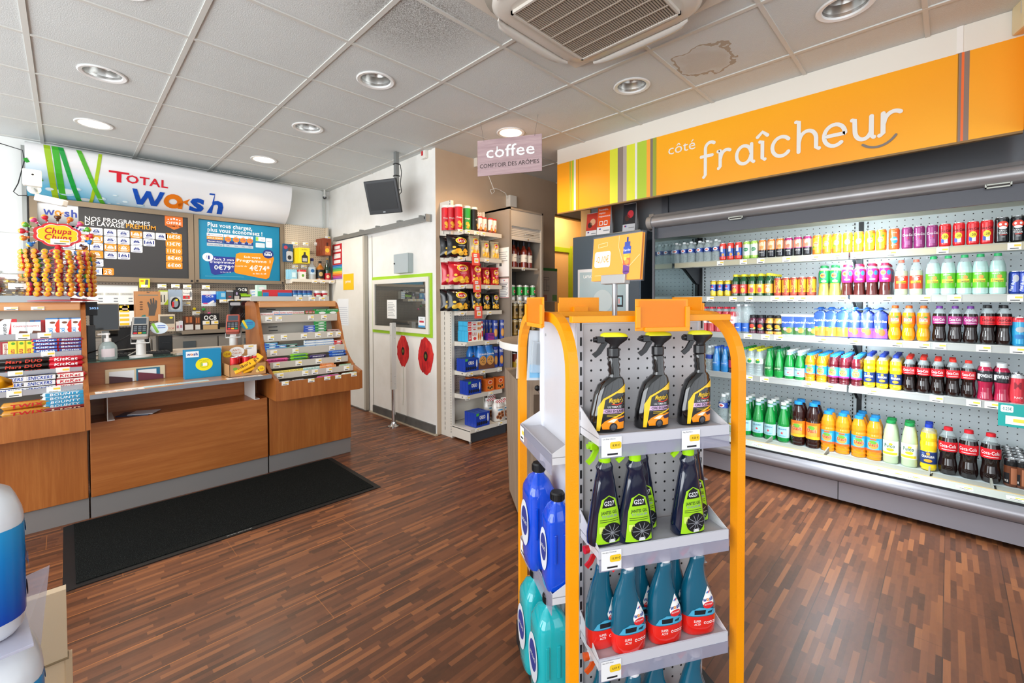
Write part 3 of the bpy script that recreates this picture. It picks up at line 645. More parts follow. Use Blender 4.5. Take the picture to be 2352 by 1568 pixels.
def back_wall_unit():
 o = root('perforated_back_panel', 'taupe perforated wall panel with uprights below the price boards', 'wall panel')
 b = MB(); b.box(-.25, 1.97, 6.10, 6.13, .99, 1.556, PEG_TAUPE); part('panel', b, o)
 b = MB(); A = C('a7aaa7', .35, .7)
 b.box(-.27, -.24, 6.10, 6.165, 0, 2.80, A); one('wall_upright', b, 'slim aluminium upright at the left edge of the price board', 'upright')
 b = MB(); b.box(1.972, 1.986, 6.10, 6.13, .99, 1.55, C('6c6256')); part('upright', b, o)
 b = MB()
 b.box(.85, 1.60, 5.72, 6.10, 1.018, 1.04, C('7b7063', .45)); b.box(.85, 1.60, 5.715, 5.722, 1.005, 1.045, C('8c8173', .45)); part('shelf', b, o)
 o = root('low_cupboard', 'grey-taupe low cupboard doors under the tobacco shelf behind the checkout', 'cupboard')
 b = MB(); b.box(-.2, 2.3, 5.75, 6.10, 0, .985, C('85807a', .5)); part('body', b, o)
 for x0, x1 in ((-.19, .60), (.61, 1.17), (1.18, 1.75), (1.76, 2.29)):
  b = MB(); b.box(x0, x1, 5.73, 5.75, .08, .97, C('8b8780', .5), .003); b.box(x0+.25, x0+.36, 5.724, 5.73, .80, .93, C('4d565c', .4)); part('door', b, o)
 o = root('cream_pegboard_panel', 'cream perforated panel hung with miniature liquor packs in the far corner', 'wall panel')
 b = MB(); b.box(1.99, 2.53, 6.10, 6.13, 1.12, 2.345, PEG_CREAM); b.box(1.99, 2.53, 6.098, 6.1, 1.985, 1.989, C('9a8a72')); b.box(1.99, 2.53, 6.098, 6.1, 1.52, 1.524, C('9a8a72')); part('panel', b, o)
 b = MB(); b.box(2.53, 2.548, 6.06, 6.14, 1.12, 2.35, slots('cream_slots', 'd8c9b2', 2, 0)); part('upright', b, o)
 b = MB(); b.box(2.0, 2.54, 5.86, 6.10, 1.60, 1.613, CREAM); b.box(2.0, 2.54, 5.852, 5.862, 1.592, 1.63, CREAM)
 b.box(1.995, 2.003, 5.86, 6.10, 1.575, 1.625, CREAM)
 P = fy(5.852)
 for x in (2.27, 2.375, 2.49): price_tag(b, P, x, 1.60, .062, .036)
 part('shelf', b, o)
back_wall_unit()
# ---------------------------------------------------------------- checkout counter
def counter():
 GK = C('7d7977', .45); SEAM = C('2c1c12', .7)
 def kick(b, x0, x1): b.box(x0, x1, 3.795, 3.9, 0, .135, GK, .002)
 o = root('checkout_counter', 'beech fronted middle of the checkout counter with recessed ledge and glass top', 'counter')
 b = MB(); b.box(.09, 1.095, 3.78, 4.06, .135, .60, BEECHH, .004); part('base', b, o)
 b = MB(); kick(b, .088, 1.097); part('plinth', b, o, label='grey plinth')
 b = MB(); b.box(.092, 1.095, 4.04, 4.07, .60, .95, BEECHH); b.box(.092, 1.095, 4.07, 4.62, .9, .925, C('9a938a')); b.box(.092, 1.095, 4.6, 4.63, 0, .9, C('9a938a')); part('upper_panel', b, o)
 b = MB(); b.box(.092, 1.095, 3.995, 4.16, .953, .961, C('7fb8a6', .03, 0, 0, .85), 0); b.box(.092, 1.095, 4.16, 4.62, .925, .955, C('cdbfae', .3)); part('glass_top', b, o, label='green edged glass top')
 # bag rest shelf on two white brackets
 o = root('bag_rest_shelf', 'beech writing shelf with grey edge in front of the checkout', 'shelf')
 b = MB(); b.box(.09, 1.078, 3.628, 4.035, .775, .797, BEECHT); b.box(.09, 1.08, 3.618, 3.629, .773, .799, C('7f8288', .4)); b.box(1.078, 1.083, 3.63, 4.035, .773, .799, C('7f8288', .4)); part('top', b, o)
 for x in (.17, 1.0):
  b = MB(); b.box(x, x+.035, 3.76, 4.03, .601, .606, WHITEM); b.box(x, x+.004, 3.76, 4.03, .606, .772, WHITEM); b.box(x, x+.035, 3.76, 4.03, .768, .774, WHITEM); part('bracket', b, o)
 PR = [(4.36, .62), (4.36, 1.335), (4.30, 1.352), (4.12, 1.352), (4.075, 1.335), (4.045, 1.30), (4.01, 1.2), (3.97, 1.1), (3.93, 1.0), (3.87, .905), (3.80, .84), (3.72, .79), (3.585, .755), (3.585, .60), (3.8, .60)]
 def unit(name, label, x0, x1, sh, left):
  o = root(name, label, 'display unit')
  b = MB(); b.box(x0+.012, x1-.012, 3.785, 4.35, .135, .60, BEECHV, .003); part('base', b, o)
  b = MB(); b.box(x0+.01, x1-.01, 3.80, 4.3, 0, .135, GK, .002); part('plinth', b, o, label='grey plinth')
  for s_ in (x0, x1-.024): b = MB(); b.prism(PR, 0, s_, s_+.024, BEECHV); part('side_panel', b, o)
  b = MB(); b.box(x0+.024, x1-.024, 3.583, 3.602, .598, .738, BEECHH if 0 else BEECHV); b.box(x0+.024, x1-.024, 3.602, 3.80, .598, .612, BEECHV); part('tray_front', b, o)
  b = MB(); b.box(x0+.024, x1-.024, 4.05, 4.36, 1.322, 1.352, BEECHT, .006); b.box(x0+.024, x1-.024, 4.045, 4.07, 1.30, 1.345, BEECHT, .006); part('top', b, o)
  b = MB(); CR = C('c9c3b6', .5); b.add([(x0+.024, 4.2, 1.32), (x1-.024, 4.2, 1.32), (x1-.024, 4.05, .78), (x0+.024, 4.05, .78)], [(0, 1, 2, 3)], CR)
  b.box(x0+.024, x1-.024, 4.2, 4.35, .6, 1.32, CR)
  for z in (1.28, 1.13, 1.10, 1.0):
   y = 4.05+.15*(z-.78)/.54-.002; b.box(x0+.12, x0+.19, y-.004, y+.003, z-.003, z+.003, DARKM)
  part('back_panel', b, o)
  for (yf, zt, zb) in sh:
   b = MB(); RC = C('c4beb2' if x0 > 0 else 'a5a5aa', .45); b.box(x0+.026, x1-.026, yf, yf+.13, zb-.004, zb, RC); b.box(x0+.026, x1-.026, yf-.004, yf, zb-.006, zt, RC)
   s2 = part('shelf', b, o)
   P = fy(yf-.004)
   for u, w in left.get(round(zt, 3), []):
    t = MB(); price_tag(t, P, u, (zt+zb)/2-.002, w, .04); part('price_tag', t, s2)
  return o
 rs = [(4.02, 1.237, 1.178), (3.955, 1.082, 1.026), (3.875, .966, .912), (3.805, .868, .822), (3.705, .794, .752)]
 T = {1.237: [1.182,1.259,1.523,1.638], 1.082: [1.177,1.277,1.438,1.556,1.664,1.74], .966: [1.173,1.34,1.646], .868: [1.171,1.339,1.501,1.67], .794: [1.165,1.354,1.43,1.548,1.699]}
 unit('gum_display_unit', 'beech display unit of chewing gum and mints at the right end of the checkout', 1.097, 1.785, rs, {k: [(u, .05) for u in v] for k, v in T.items()})
 ls = [(4.02, 1.160, 1.132), (3.955, 1.045, 1.018), (3.875, .948, .921), (3.805, .845, .819)]
 T = {1.160: [-0.189,-0.098], 1.045: [-0.084], .948: [-0.215,-0.021], .845: [-0.218,-0.061]}
 o = unit('chocolate_display_unit', 'beech display unit of chocolate bars at the left end of the checkout', -.62, .09, ls, {k: [(u, .06) for u in v] for k, v in T.items()})
 b = MB(); P = fy(4.043)
 for u in [-0.235,-0.125]: price_tag(b, P, u, 1.315, .058, .02)
 part('price_tag', b, o)
 t = MB()
 for u in [1.177,1.381,1.509,1.596,1.732]: pass
 for u, z in [(1.162,0.729),(1.355,0.726),(1.482,0.727),(1.572,0.726),(1.708,0.728)]:
  t = MB(); price_tag(t, fy(3.582), u, z, .05, .03); one('price_ticket', t, 'white price ticket on the front edge of the gum tray, %s from left' % ORD[[655,715,752,777,813].index([655,715,752,777,813][globals().setdefault('_pt', [0])[0]])], 'price ticket', 'price tickets on the gum tray'); globals()['_pt'][0] += 1
 for (nm, x0, x1, lb) in (('steel_top_shelf', 1.06, 1.70, 'cream metal shelf with price rail on top of the gum display unit'), ('steel_top_shelf', -.62, .02, 'grey metal shelf rail on top of the chocolate display unit')):
  b = MB(); m = C('c9c6be' if x0 > 0 else 'a9b0b3', .4, .2); b.box(x0, x1, 4.06, 4.34, 1.353, 1.358, m); b.box(x0, x1, 4.052, 4.06, 1.353, 1.393, m); b.box(x0, x0+.004, 4.06, 4.34, 1.353, 1.385, m); b.box(x1-.004, x1, 4.06, 4.34, 1.353, 1.385, m)
  if x0 > 0:
   for u in [1.438,1.546,1.635]: price_tag(b, fy(4.052), u, 1.372, .055, .038)
  one(nm, b, lb, 'shelf')
counter()
# ---- packets: boxes with printed fronts (front faces -y in the local frame)
def packet(w, h, d, base, front, top=None, bev=.002):
 b = MB(); b.box(-w/2, w/2, -d/2, d/2, 0, h, base, bev); P = fy(-d/2, -w/2, 0, .0006)
 front(b, P, w, h)
 if top: top(b, lambda u, v: Vector((-w/2+u, -d/2+v, h+.0006)), w, d)
 return b
def bar(w, h, d, c1, word, wc, band=None, wcol=None, sh=.15):
 """Wrapped bar: pillow body with crimped flat ends and its name on the front and the top."""
 b = MB(); m = C(c1, .28, 0, .4); rings = []
 for x, k in ((-.5, .12), (-.47, .10), (-.455, .55), (-.42, 1), (0, 1.03), (.42, 1), (.455, .55), (.47, .10), (.5, .12)):
  rings.append([Vector((x*w, math.cos(a)*d/2*min(1, .8+.2*k), h/2+math.sin(a)*h/2*k)) for a in [2*PI*(i+.5)/10 for i in range(10)]])
 b.loft(rings, m)
 P = lambda u, v: Vector((u, -d/2-.0008+.0*v, h/2+v)); Q = lambda u, v: Vector((u, -d*.12+v*.92, h*1.0+.0016-abs(v)*.28))
 bm_ = C(band, .3, 0, .3) if band else None
 for R_, hh in ((P, h*.36), (Q, d*.2)):
  if bm_: b.rect(R_, -w*.40, w*.40, -hh, hh, bm_)
  b.text(shift(R_), word, 0, -hh*.62, hh*1.3, C(wc, .4), w=w*.62, bold=3, sh=sh)
 return b
BARS = {}
def barproto(key, *a, **k):
 if key not in BARS: BARS[key] = Proto(key.replace('.', '_'), [('wrapper', bar(*a, **k))])
 return BARS[key]
def stack(pr, label, cat, group, xs, y, z, n, dz, pxl=None, rz=0, dy=0, rx=0):
 for i, x in enumerate(xs):
  for k in range(n):
   pos = 'topmost' if k == n-1 else 'lowest' if k == 0 else ORD[k]+' up'
   col = '' if len(xs) == 1 else ' in %s stack' % ORD[i]
   lb = '%s, %s%s' % (label, pos, col) if n > 1 else label+('' if len(xs) == 1 else ', %s from the left' % ORD[i])
   pr.put(lb, cat, (x+rnd.uniform(-.002, .002), y+rnd.uniform(-.003, .003)-dy*k, z+dz*k+.0005), rz+rnd.uniform(-.03, .03), group, rx=rx)
def chocolate():
 # upper row: upright packets
 def up(name, w, h, d, base, fr): return Proto(name, [('pack', packet(w, h, d, base, fr))])
 RED = C('d01522', .3, 0, .3); WH = C('f2f4f4', .3, 0, .3); BLU = C('2c7fc9', .3)
 def f_bueno(b, P, w, h):
  b.rect(P, 0, w, 0, h, WH); Q = shift(P); b.poly(Q, [(w*.55, 0), (w, 0), (w, h), (w*.75, h)], RED); b.text(Q, 'bueno', w*.5, h*.45, .018, BLACK, w=h*.6, rot=PI/2, bold=1); b.poly(Q, [(0, h), (w*.4, h), (.0, h*.75)], C('5a3220')); b.poly(shift(Q), [(w*.1, h*.05), (w*.4, 0), (w*.5, h*.2)], C('e7dcc8'))
 def f_country(b, P, w, h): b.rect(P, 0, w, 0, h, WH); Q = shift(P); b.text(Q, 'Country', w/2, h*.7, .010, C('c22'*1+'626'), w=w*.8, bold=1); b.poly(Q, [(w*.35, h*.1), (w, h*.05), (w, h*.4), (w*.5, h*.45)], C('6a3c25'))
 def f_maxi(b, P, w, h):
  b.rect(P, 0, w, 0, h, WH); Q = shift(P); b.poly(Q, [(w*.72, 0), (w, 0), (w, h*.95), (w*.8, h*.8), (w*.66, h*.6), (w*.76, h*.5), (w*.68, h*.35), (w*.8, h*.2)], C('e2361f')); b.rect(Q, 0, w, h*.95, h, BLU); b.text(Q, 'Maxi', w*.5, h*.18, .022, C('2596d8'), w=h*.55, rot=PI/2, bold=2); b.ell(Q, w*.5, h*.76, w*.2, h*.06, C('7a4a30'))
 def f_rb(b, P, w, h): b.rect(P, 0, w, 0, h, RED); b.rect(shift(P), 0, w*.4, 0, h, BLU)
 z = 1.133; Z2 = 1.019
 g = 'upright chocolate packets on the top rail'
 up('chocolate_packet', .085, .118, .02, WH, f_bueno).put('large white and red wafer packet, far left of the top chocolate rail', 'chocolate bar', ([-0.256][0], 4.045, z), 0, g, rx=-.08)
 p = up('chocolate_packet', .066, .098, .018, WH, f_country)
 for i, x in enumerate([-0.203,-0.147]): p.put('white cereal chocolate packet with brown square on the top rail, %s' % ('left one', 'right one')[i], 'chocolate bar', (x, 4.04, z), 0, g, rx=-.08)
 p = up('chocolate_packet', .06, .105, .018, RED, f_rb)
 for i, (x, y) in enumerate((([-0.132][0], 4.09), ([-0.109][0], 4.07))): p.put('red and blue chocolate packet standing behind the white packets, %s' % ('left one', 'right one')[i], 'chocolate bar', (x, y, z), .2, g, rx=-.1)
 p = up('chocolate_packet', .062, .117, .02, WH, f_maxi)
 for i, x in enumerate([-0.063,-0.009,0.041]): p.put('white and orange-red milk chocolate packet with blue top edge, %s of three from the left' % ORD[i], 'chocolate bar', (x, 4.045, z), 0, g, rx=-.06)
 for i, x in enumerate([-0.058,-0.005]): p.put('milk chocolate packet hidden behind the front row, %s from the left' % ORD[i], 'chocolate bar', (x, 4.08, z), 0, g, rx=-.06)
 # second row
 g = 'bars on the second chocolate rail'
 def f_nuts(b, P, w, h): b.rect(P, 0, w, 0, h, C('f3d91c', .3, 0, .3)); Q = shift(P); b.text(Q, 'Nuts', w*.62, h*.3, .02, C('c5202c'), w=h*.45, rot=PI/2, bold=3); b.ell(Q, w*.5, h*.86, w*.2, .008, C('5ba02a')); b.ell(Q, w*.5, h*.1, w*.3, .008, C('7a4a20'))
 def f_nou(b, P, w, h): b.rect(P, 0, w, 0, h, C('a3171d', .3, 0, .3)); b.rect(shift(P), w*.25, w*.75, h*.1, h*.9, C('e8e1d0')); b.text(shift(shift(P)), 'Nougatti', w*.62, h*.5, .012, C('a3171d'), w=h*.7, rot=PI/2, bold=2)
 up('nougat_bar', .04, .10, .015, C('7f1216', .3), f_nou).put('dark red nougat bar standing at the far left of second chocolate rail', 'chocolate bar', ([-0.258][0], 3.975, Z2), 0, g, rx=-.08)
 p = up('nut_bar', .041, .10, .016, C('f3d91c', .3, 0, .3), f_nuts)
 for i, x in enumerate([-0.227,-0.194,-0.161]): p.put('upright yellow nut bar, %s of three from the left' % ORD[i], 'chocolate bar', (x, 3.975, Z2), 0, g, rx=-.08)
 pr = barproto('wafer_bar', .125, .022, .035, 'c8142a', 'KitKat', 'ffffff', '2f62b4')
 stack(pr, 'red and blue wafer bar in left pile of second chocolate rail', 'chocolate bar', g, [-0.094], 3.985, Z2, 5, .0215)
 pr = barproto('caramel_wafer_bar', .125, .02, .033, 'cf1b25', 'Balisto', 'f6f0e8', '27408e')
 stack(pr, 'red and navy wafer bar in right pile of second chocolate rail', 'chocolate bar', g, [0.015], 3.985, Z2, 5, .0215)
 # third row
 g = 'bars on the third chocolate rail'
 pr = barproto('caramel_bar', .235, .036, .05, '17120f', 'Mars DUO', 'd9402a', None)
 stack(pr, 'long black caramel bar with red lettering on the third rail', 'chocolate bar', g, [-0.184], 3.915, .9225, 3, .0305, dy=-.004)
 pr = barproto('chunky_wafer_bar', .165, .033, .045, 'c9152a', 'KitKat', 'ffffff', None)
 stack(pr, 'red chunky wafer bar with white lettering on the third rail', 'chocolate bar', g, [-0.006], 3.915, .9225, 3, .0305, dy=-.004)
 g = 'bars on the fourth chocolate rail'
 pr = barproto('peanut_bar', .16, .038, .05, '2c1a12', 'SNICKERS', '2346a5', 'f3f3f3')
 stack(pr, 'brown peanut bar with blue lettering on white, fourth rail', 'chocolate bar', g, [-0.236,-0.117], 3.85, .8205, 3, .0325, dy=-.004)
 pr = barproto('finger_wafer_bar', .145, .036, .05, 'cc1428', 'KitKat', 'c8102a', 'f4efe6')
 stack(pr, 'bright red finger wafer bar with white oval, fourth rail', 'chocolate bar', g, [0.012], 3.85, .8205, 3, .0325, dy=-.004)
 g = 'bars in the bottom tray of the chocolate unit'
 b = MB(); b.box(-.58, .06, 3.66, 3.82, .612, .70, C('c9c3b6', .5)); one('tray_insert', b, 'cream riser board lying in the tray of the chocolate unit', 'tray')
 pr = barproto('caramel_biscuit_bar', .205, .042, .055, 'c98a2b', 'TWIX', 'd01f2a', None)
 stack(pr, 'gold caramel biscuit bar with red lettering in the bottom tray', 'chocolate bar', g, [-0.17], 3.765, .7015, 2, .041, dy=-.012, rz=.05)
 pr = barproto('coconut_bar', .20, .028, .05, 'd5dfe2', 'BOUNTY', 'f5f7f7', '2d9ccb')
 stack(pr, 'silver and blue coconut bar in the bottom tray', 'chocolate bar', g, [-0.015], 3.78, .7015, 5, .022, dy=-.004, rz=.04)
 pr = barproto('hazelnut_bar', .19, .02, .04, '7c1c1e', 'Lion', 'e4c3a0', None)
 stack(pr, 'dark red hazelnut bar at the front of the bottom tray', 'chocolate bar', g, [-0.012], 3.70, .7015, 2, .019, rz=.06)
 b = barproto('fruit_chew_stick', .12, .016, .022, 'c92033', 'FRUIT', 'f4e06a', None)
 xs = [-0.238,-0.197,-0.155,-0.116,-0.096,-0.055,-0.003]
 for i, x in enumerate(xs): b.put('thin red fruit chew stick lying behind the tray front, %s from the left' % ORD[i], 'sweet', (x, 3.632+.012*(i % 3), .613+.016*(i % 2)), rnd.uniform(-.3, .3), 'fruit chews in the tray')
 for i, x in enumerate(xs[:5]): b.put('thin red fruit chew stick resting on the others in the tray, %s from left' % ORD[i], 'sweet', (x+.03, 3.64, .645), rnd.uniform(-.4, .4), 'fruit chews in the tray')
 # orange hanging strip at the far left
 b = MB(); Q = plane((-.30, 3.60, .93), (1, -.25, -.25), (.25, 0, 1)); b.loft([[Q(-.05, 0), Q(-.02, -.06), Q(-.015, -.06)], [Q(.02, .05)+Vector((0, -.02, 0)), Q(.06, -.02)+Vector((0, -.02, 0)), Q(.06, .0)], [Q(.085, .03), Q(.10, -.01), Q(.10, 0)]], C('f1a514', .25, 0, .4)); one('sweet_bag', b, 'orange-yellow corner of a sweet bag at the left photo edge beside the black bars', 'sweet bag')
chocolate()
def gum():
 R = C('d02430', .35, 0, .2)
 def pk(name, w, h, d, base, band, txt, tc='ffffff'):
  def f(b, P, w_, h_):
   b.rect(P, 0, w_, h_*.72, h_, C(band, .4)); Q = shift(P); b.text(Q, txt, w_/2, h_*.76, h_*.16, C(tc, .4), w=w_*.85, bold=2); b.ell(P, w_*.55, h_*.32, w_*.28, h_*.2, C('f0f4f4', .4), 8)
  def t(b, P, w_, d_): b.rect(P, w_*.05, w_*.95, d_*.1, d_*.6, C(band, .4)); b.text(shift(P), txt, w_/2, d_*.2, d_*.3, C(tc, .4), w=w_*.7, bold=2)
  return Proto(name, [('pack', packet(w, h, d, C(base, .35, 0, .2), f, t, .0015))])
 g = 'gum packs on the first rail from the top'; z = 1.1785
 def row(pr, label, xs, y, z, n=1, dz=.02, g_=None, rx=0, rz=0): stack(pr, label, 'chewing gum', g_ or g, xs, y, z, n, dz, rx=rx, rz=rz)
 HW = 'HOLLYWOOD'
 row(pk('gum_pack', .058, .076, .016, 'd9252f', 'f3f3f0', HW, 'd9252f'), 'red gum pack on the top gum rail', [1.156,1.203], 4.045, z, rx=-.12)
 row(pk('gum_pack', .052, .088, .016, '2b84c9', 'f3f3f0', HW, 'd9252f'), 'sky blue gum pack on the top gum rail', [1.25,1.301,1.354], 4.045, z, rx=-.1)
 row(pk('gum_pack', .052, .084, .016, '5ea64a', 'e9e4dd', HW, 'd9252f'), 'grass green gum pack on the top gum rail', [1.402,1.453], 4.045, z, rx=-.1)
 row(pk('gum_pack', .03, .086, .016, '3f7c3b', 'c8323a', HW, 'ffffff'), 'narrow red and green gum pack on the top gum rail', [1.503,1.533,1.563], 4.045, z, rx=-.1, rz=.2)
 row(pk('gum_box', .115, .05, .05, '2f9b48', '1d7a3a', 'Airwaves', 'ffffff'), 'green gum carton stacked at the right of the top gum rail', [1.623,1.722], 4.055, z, 2, .051)
 g = 'gum packs on the second rail from the top'; z = 1.0265
 for i, (c, px) in enumerate((('3a66b5', 612), ('3d5fae', 627), ('c8cfd0', 641), ('4fa05a', 655), ('eceeee', 672), ('3f9ad6', 687), ('3478c6', 702))):
  row(pk('gum_stick_pack', .068, .052, .014, c, 'f3f3f0', HW, 'd9252f'), '%s stick gum pack lying low on the second gum rail' % ('royal blue', 'dark blue', 'silver', 'mint green', 'white', 'light blue', 'mid blue')[i], [0], 0, z) if 0 else \
   pk('gum_stick_pack', .066, .056, .014, c, 'f3f3f0', HW, 'd9252f').put('%s stick gum pack on the second gum rail, %s from the left' % (('royal blue', 'dark blue', 'silver', 'mint green', 'white', 'light blue', 'mid blue')[i], ORD[i]), 'chewing gum', ([1.157,1.206,1.253,1.301,1.36,1.413,1.468][i], 3.985, z+.0005), 0, g, rx=-.5)
 row(pk('gum_stick_pack', .09, .022, .03, '2950b5', '4f7be0', HW, 'f3f3f0'), 'blue stick gum pack in a stack on the second gum rail', [1.504], 4.0, z, 5, .0222)
 row(pk('gum_stick_pack', .10, .024, .03, '1f8a44', '55b96c', HW, 'f3f3f0'), 'green stick gum pack in a stack on the second gum rail', [1.595], 4.0, z, 6, .0242)
 row(pk('gum_stick_pack', .05, .022, .03, '5a1f22', 'd9a9a0', 'MINTS', 'ffffff'), 'dark red mint pack on the second gum rail', [1.673,1.716,1.752], 3.99, z, 3, .0222)
 g = 'gum packs on the third rail from the top'; z = .9125
 A = 'AIRWAVES'
 row(pk('gum_stick_pack', .09, .02, .03, '1f56ae', '5cc7dc', A), 'blue gum pack with aqua wave, left stack of third gum rail', [1.166], 3.91, z, 5, .0202)
 row(pk('gum_stick_pack', .09, .02, .03, '1c4fa5', '48b8d4', A), 'blue gum pack with aqua wave, next stack on third gum rail', [1.241], 3.91, z, 4, .0202)
 row(pk('gum_stick_pack', .085, .02, .03, '1d2328', '3fae92', A), 'black and teal gum pack on the third gum rail', [1.319], 3.91, z, 4, .0202)
 row(pk('gum_stick_pack', .08, .02, .03, 'cfd4d6', '4f9fd0', A, '2556a6'), 'silver gum pack on the third gum rail', [1.392], 3.91, z, 3, .0202)
 row(pk('gum_stick_pack', .085, .02, .03, 'dfe8ea', '2c7cc4', A, 'ffffff'), 'white and blue gum pack of the third gum rail', [1.47,1.555,1.635], 3.915, z, 5, .0202)
 row(pk('gum_stick_pack', .065, .022, .03, 'd7262e', 'f3d9c9', 'MENTOS', 'c81f2a'), 'red mint roll at the right end of the third gum rail', [1.713], 3.91, z, 4, .0222)
 g = 'mint rolls on the fourth gum rail'; z = .8225
 def rolls(c1, wc, word, label, px, n, w=.16): stack(barproto('mint_roll_'+c1, w, .0235, .024, c1, word, wc), label, 'mint roll', g, px, 3.835, z, n, .024)
 for k in list(BARS): pass
 def rl(c1, wc, label, px, n, w=.15):
  p = Proto('mint_roll', [('wrapper', bar(w, .0235, .026, c1, 'mentos', wc))]); stack(p, label, 'mint roll', g, px, 3.838, z, n, .0237)
 rl('e0559a', '8f1f5c', 'pink mint roll on the fourth gum rail', [1.19], 3, .17); rl('ef7a30', 'c0205a', 'orange fruit mint roll on the fourth gum rail', [1.268], 1, .08)
 rl('7cc42c', '174a9a', 'lime green mint roll on the fourth gum rail', [1.356], 4, .15); rl('3a2c66', 'e2e2f0', 'dark violet mint roll on the fourth gum rail', [1.509], 3, .15)
 rl('2a62c0', 'bfe3f5', 'blue mint roll on the fourth gum rail', [1.679], 4, .16)
 g = 'packs on the lowest gum rail'; z = .7525
 row(pk('lozenge_box', .07, .052, .02, 'f2d531', 'f7e36a', 'ricola', '2c3a6a'), 'flat yellow lozenge box on the lowest gum rail', [1.162,1.219,1.281,1.338], 3.735, z, rx=-.5)
 row(pk('lozenge_box', .085, .055, .02, '6cc4c0', 'd9efe9', 'ricola', '2c6a6a'), 'aqua lozenge box on the lowest gum rail', [1.396,1.466], 3.735, z, rx=-.5)
 row(pk('lozenge_box', .08, .022, .05, '5fb0d8', 'd9efe9', 'ricola', '2c6a6a'), 'light blue lozenge box lying behind the aqua ones', [1.435], 3.79, z, 2, .0222)
 row(pk('lozenge_box', .07, .055, .02, 'e8843c', 'f4b27c', 'ricola', '8a3a10'), 'orange lozenge box on the lowest gum rail', [1.524,1.59], 3.735, z, rx=-.45)
 row(pk('lozenge_box', .10, .022, .05, 'e07a38', 'f4b27c', 'ricola', '8a3a10'), 'orange lozenge box lying behind the orange pair', [1.565], 3.79, z, 3, .0222)
 row(pk('lozenge_box', .07, .05, .02, 'e3e6dc', '7fae8a', 'mints', 'ffffff'), 'pale green and white lozenge box on the lowest gum rail', [1.696,1.759], 3.735, z, rx=-.5)
 g = 'sweets in the front tray of the gum unit'; z = .6125
 b = MB(); b.box(1.125, 1.757, 3.61, 3.69, .613, .70, C('b9b3a6', .5)); one('tray_insert', b, 'cream riser board lying in the front tray of the gum unit', 'tray')
 z = .7005
 row(pk('mint_tin', .085, .03, .06, 'f1f3f1', '2c5fa8', 'Tic', 'ffffff'), 'white and blue mint box in the front tray', [1.18,1.283], 3.648, z)
 def sachet(c1, c2, w=.10, h=.02, d=.055):
  b = bar(w, h, d, c1, 'fizz', c2)
  for k in range(5): u = -w*.4+w*.2*k; b.add([(u, -d*.5-.001, h*.4), (u+w*.06, -d*.5-.001, h*.4), (u+w*.1, -d*.05, h+.002), (u+w*.04, -d*.05, h+.002)], [(0, 1, 2, 3)], C(c2))
  return Proto('sweet_sachet', [('wrapper', b)])
 for (c1, c2, lb, px, n) in (('dfe9ee', '4f9fd0', 'white and blue striped sweet sachet in the front tray', [1.356,1.389], 1), ('c92a8e', '5fd0c0', 'magenta sweet sachet in the front tray', [1.476,1.559], 2), ('e6ece6', '3fb07c', 'white and green striped sweet sachet in the front tray', [1.678,1.74], 2)):
  stack(sachet(c1, c2), lb, 'sweet sachet', g, px, 3.645, z, n, .021, rz=.45)
gum()
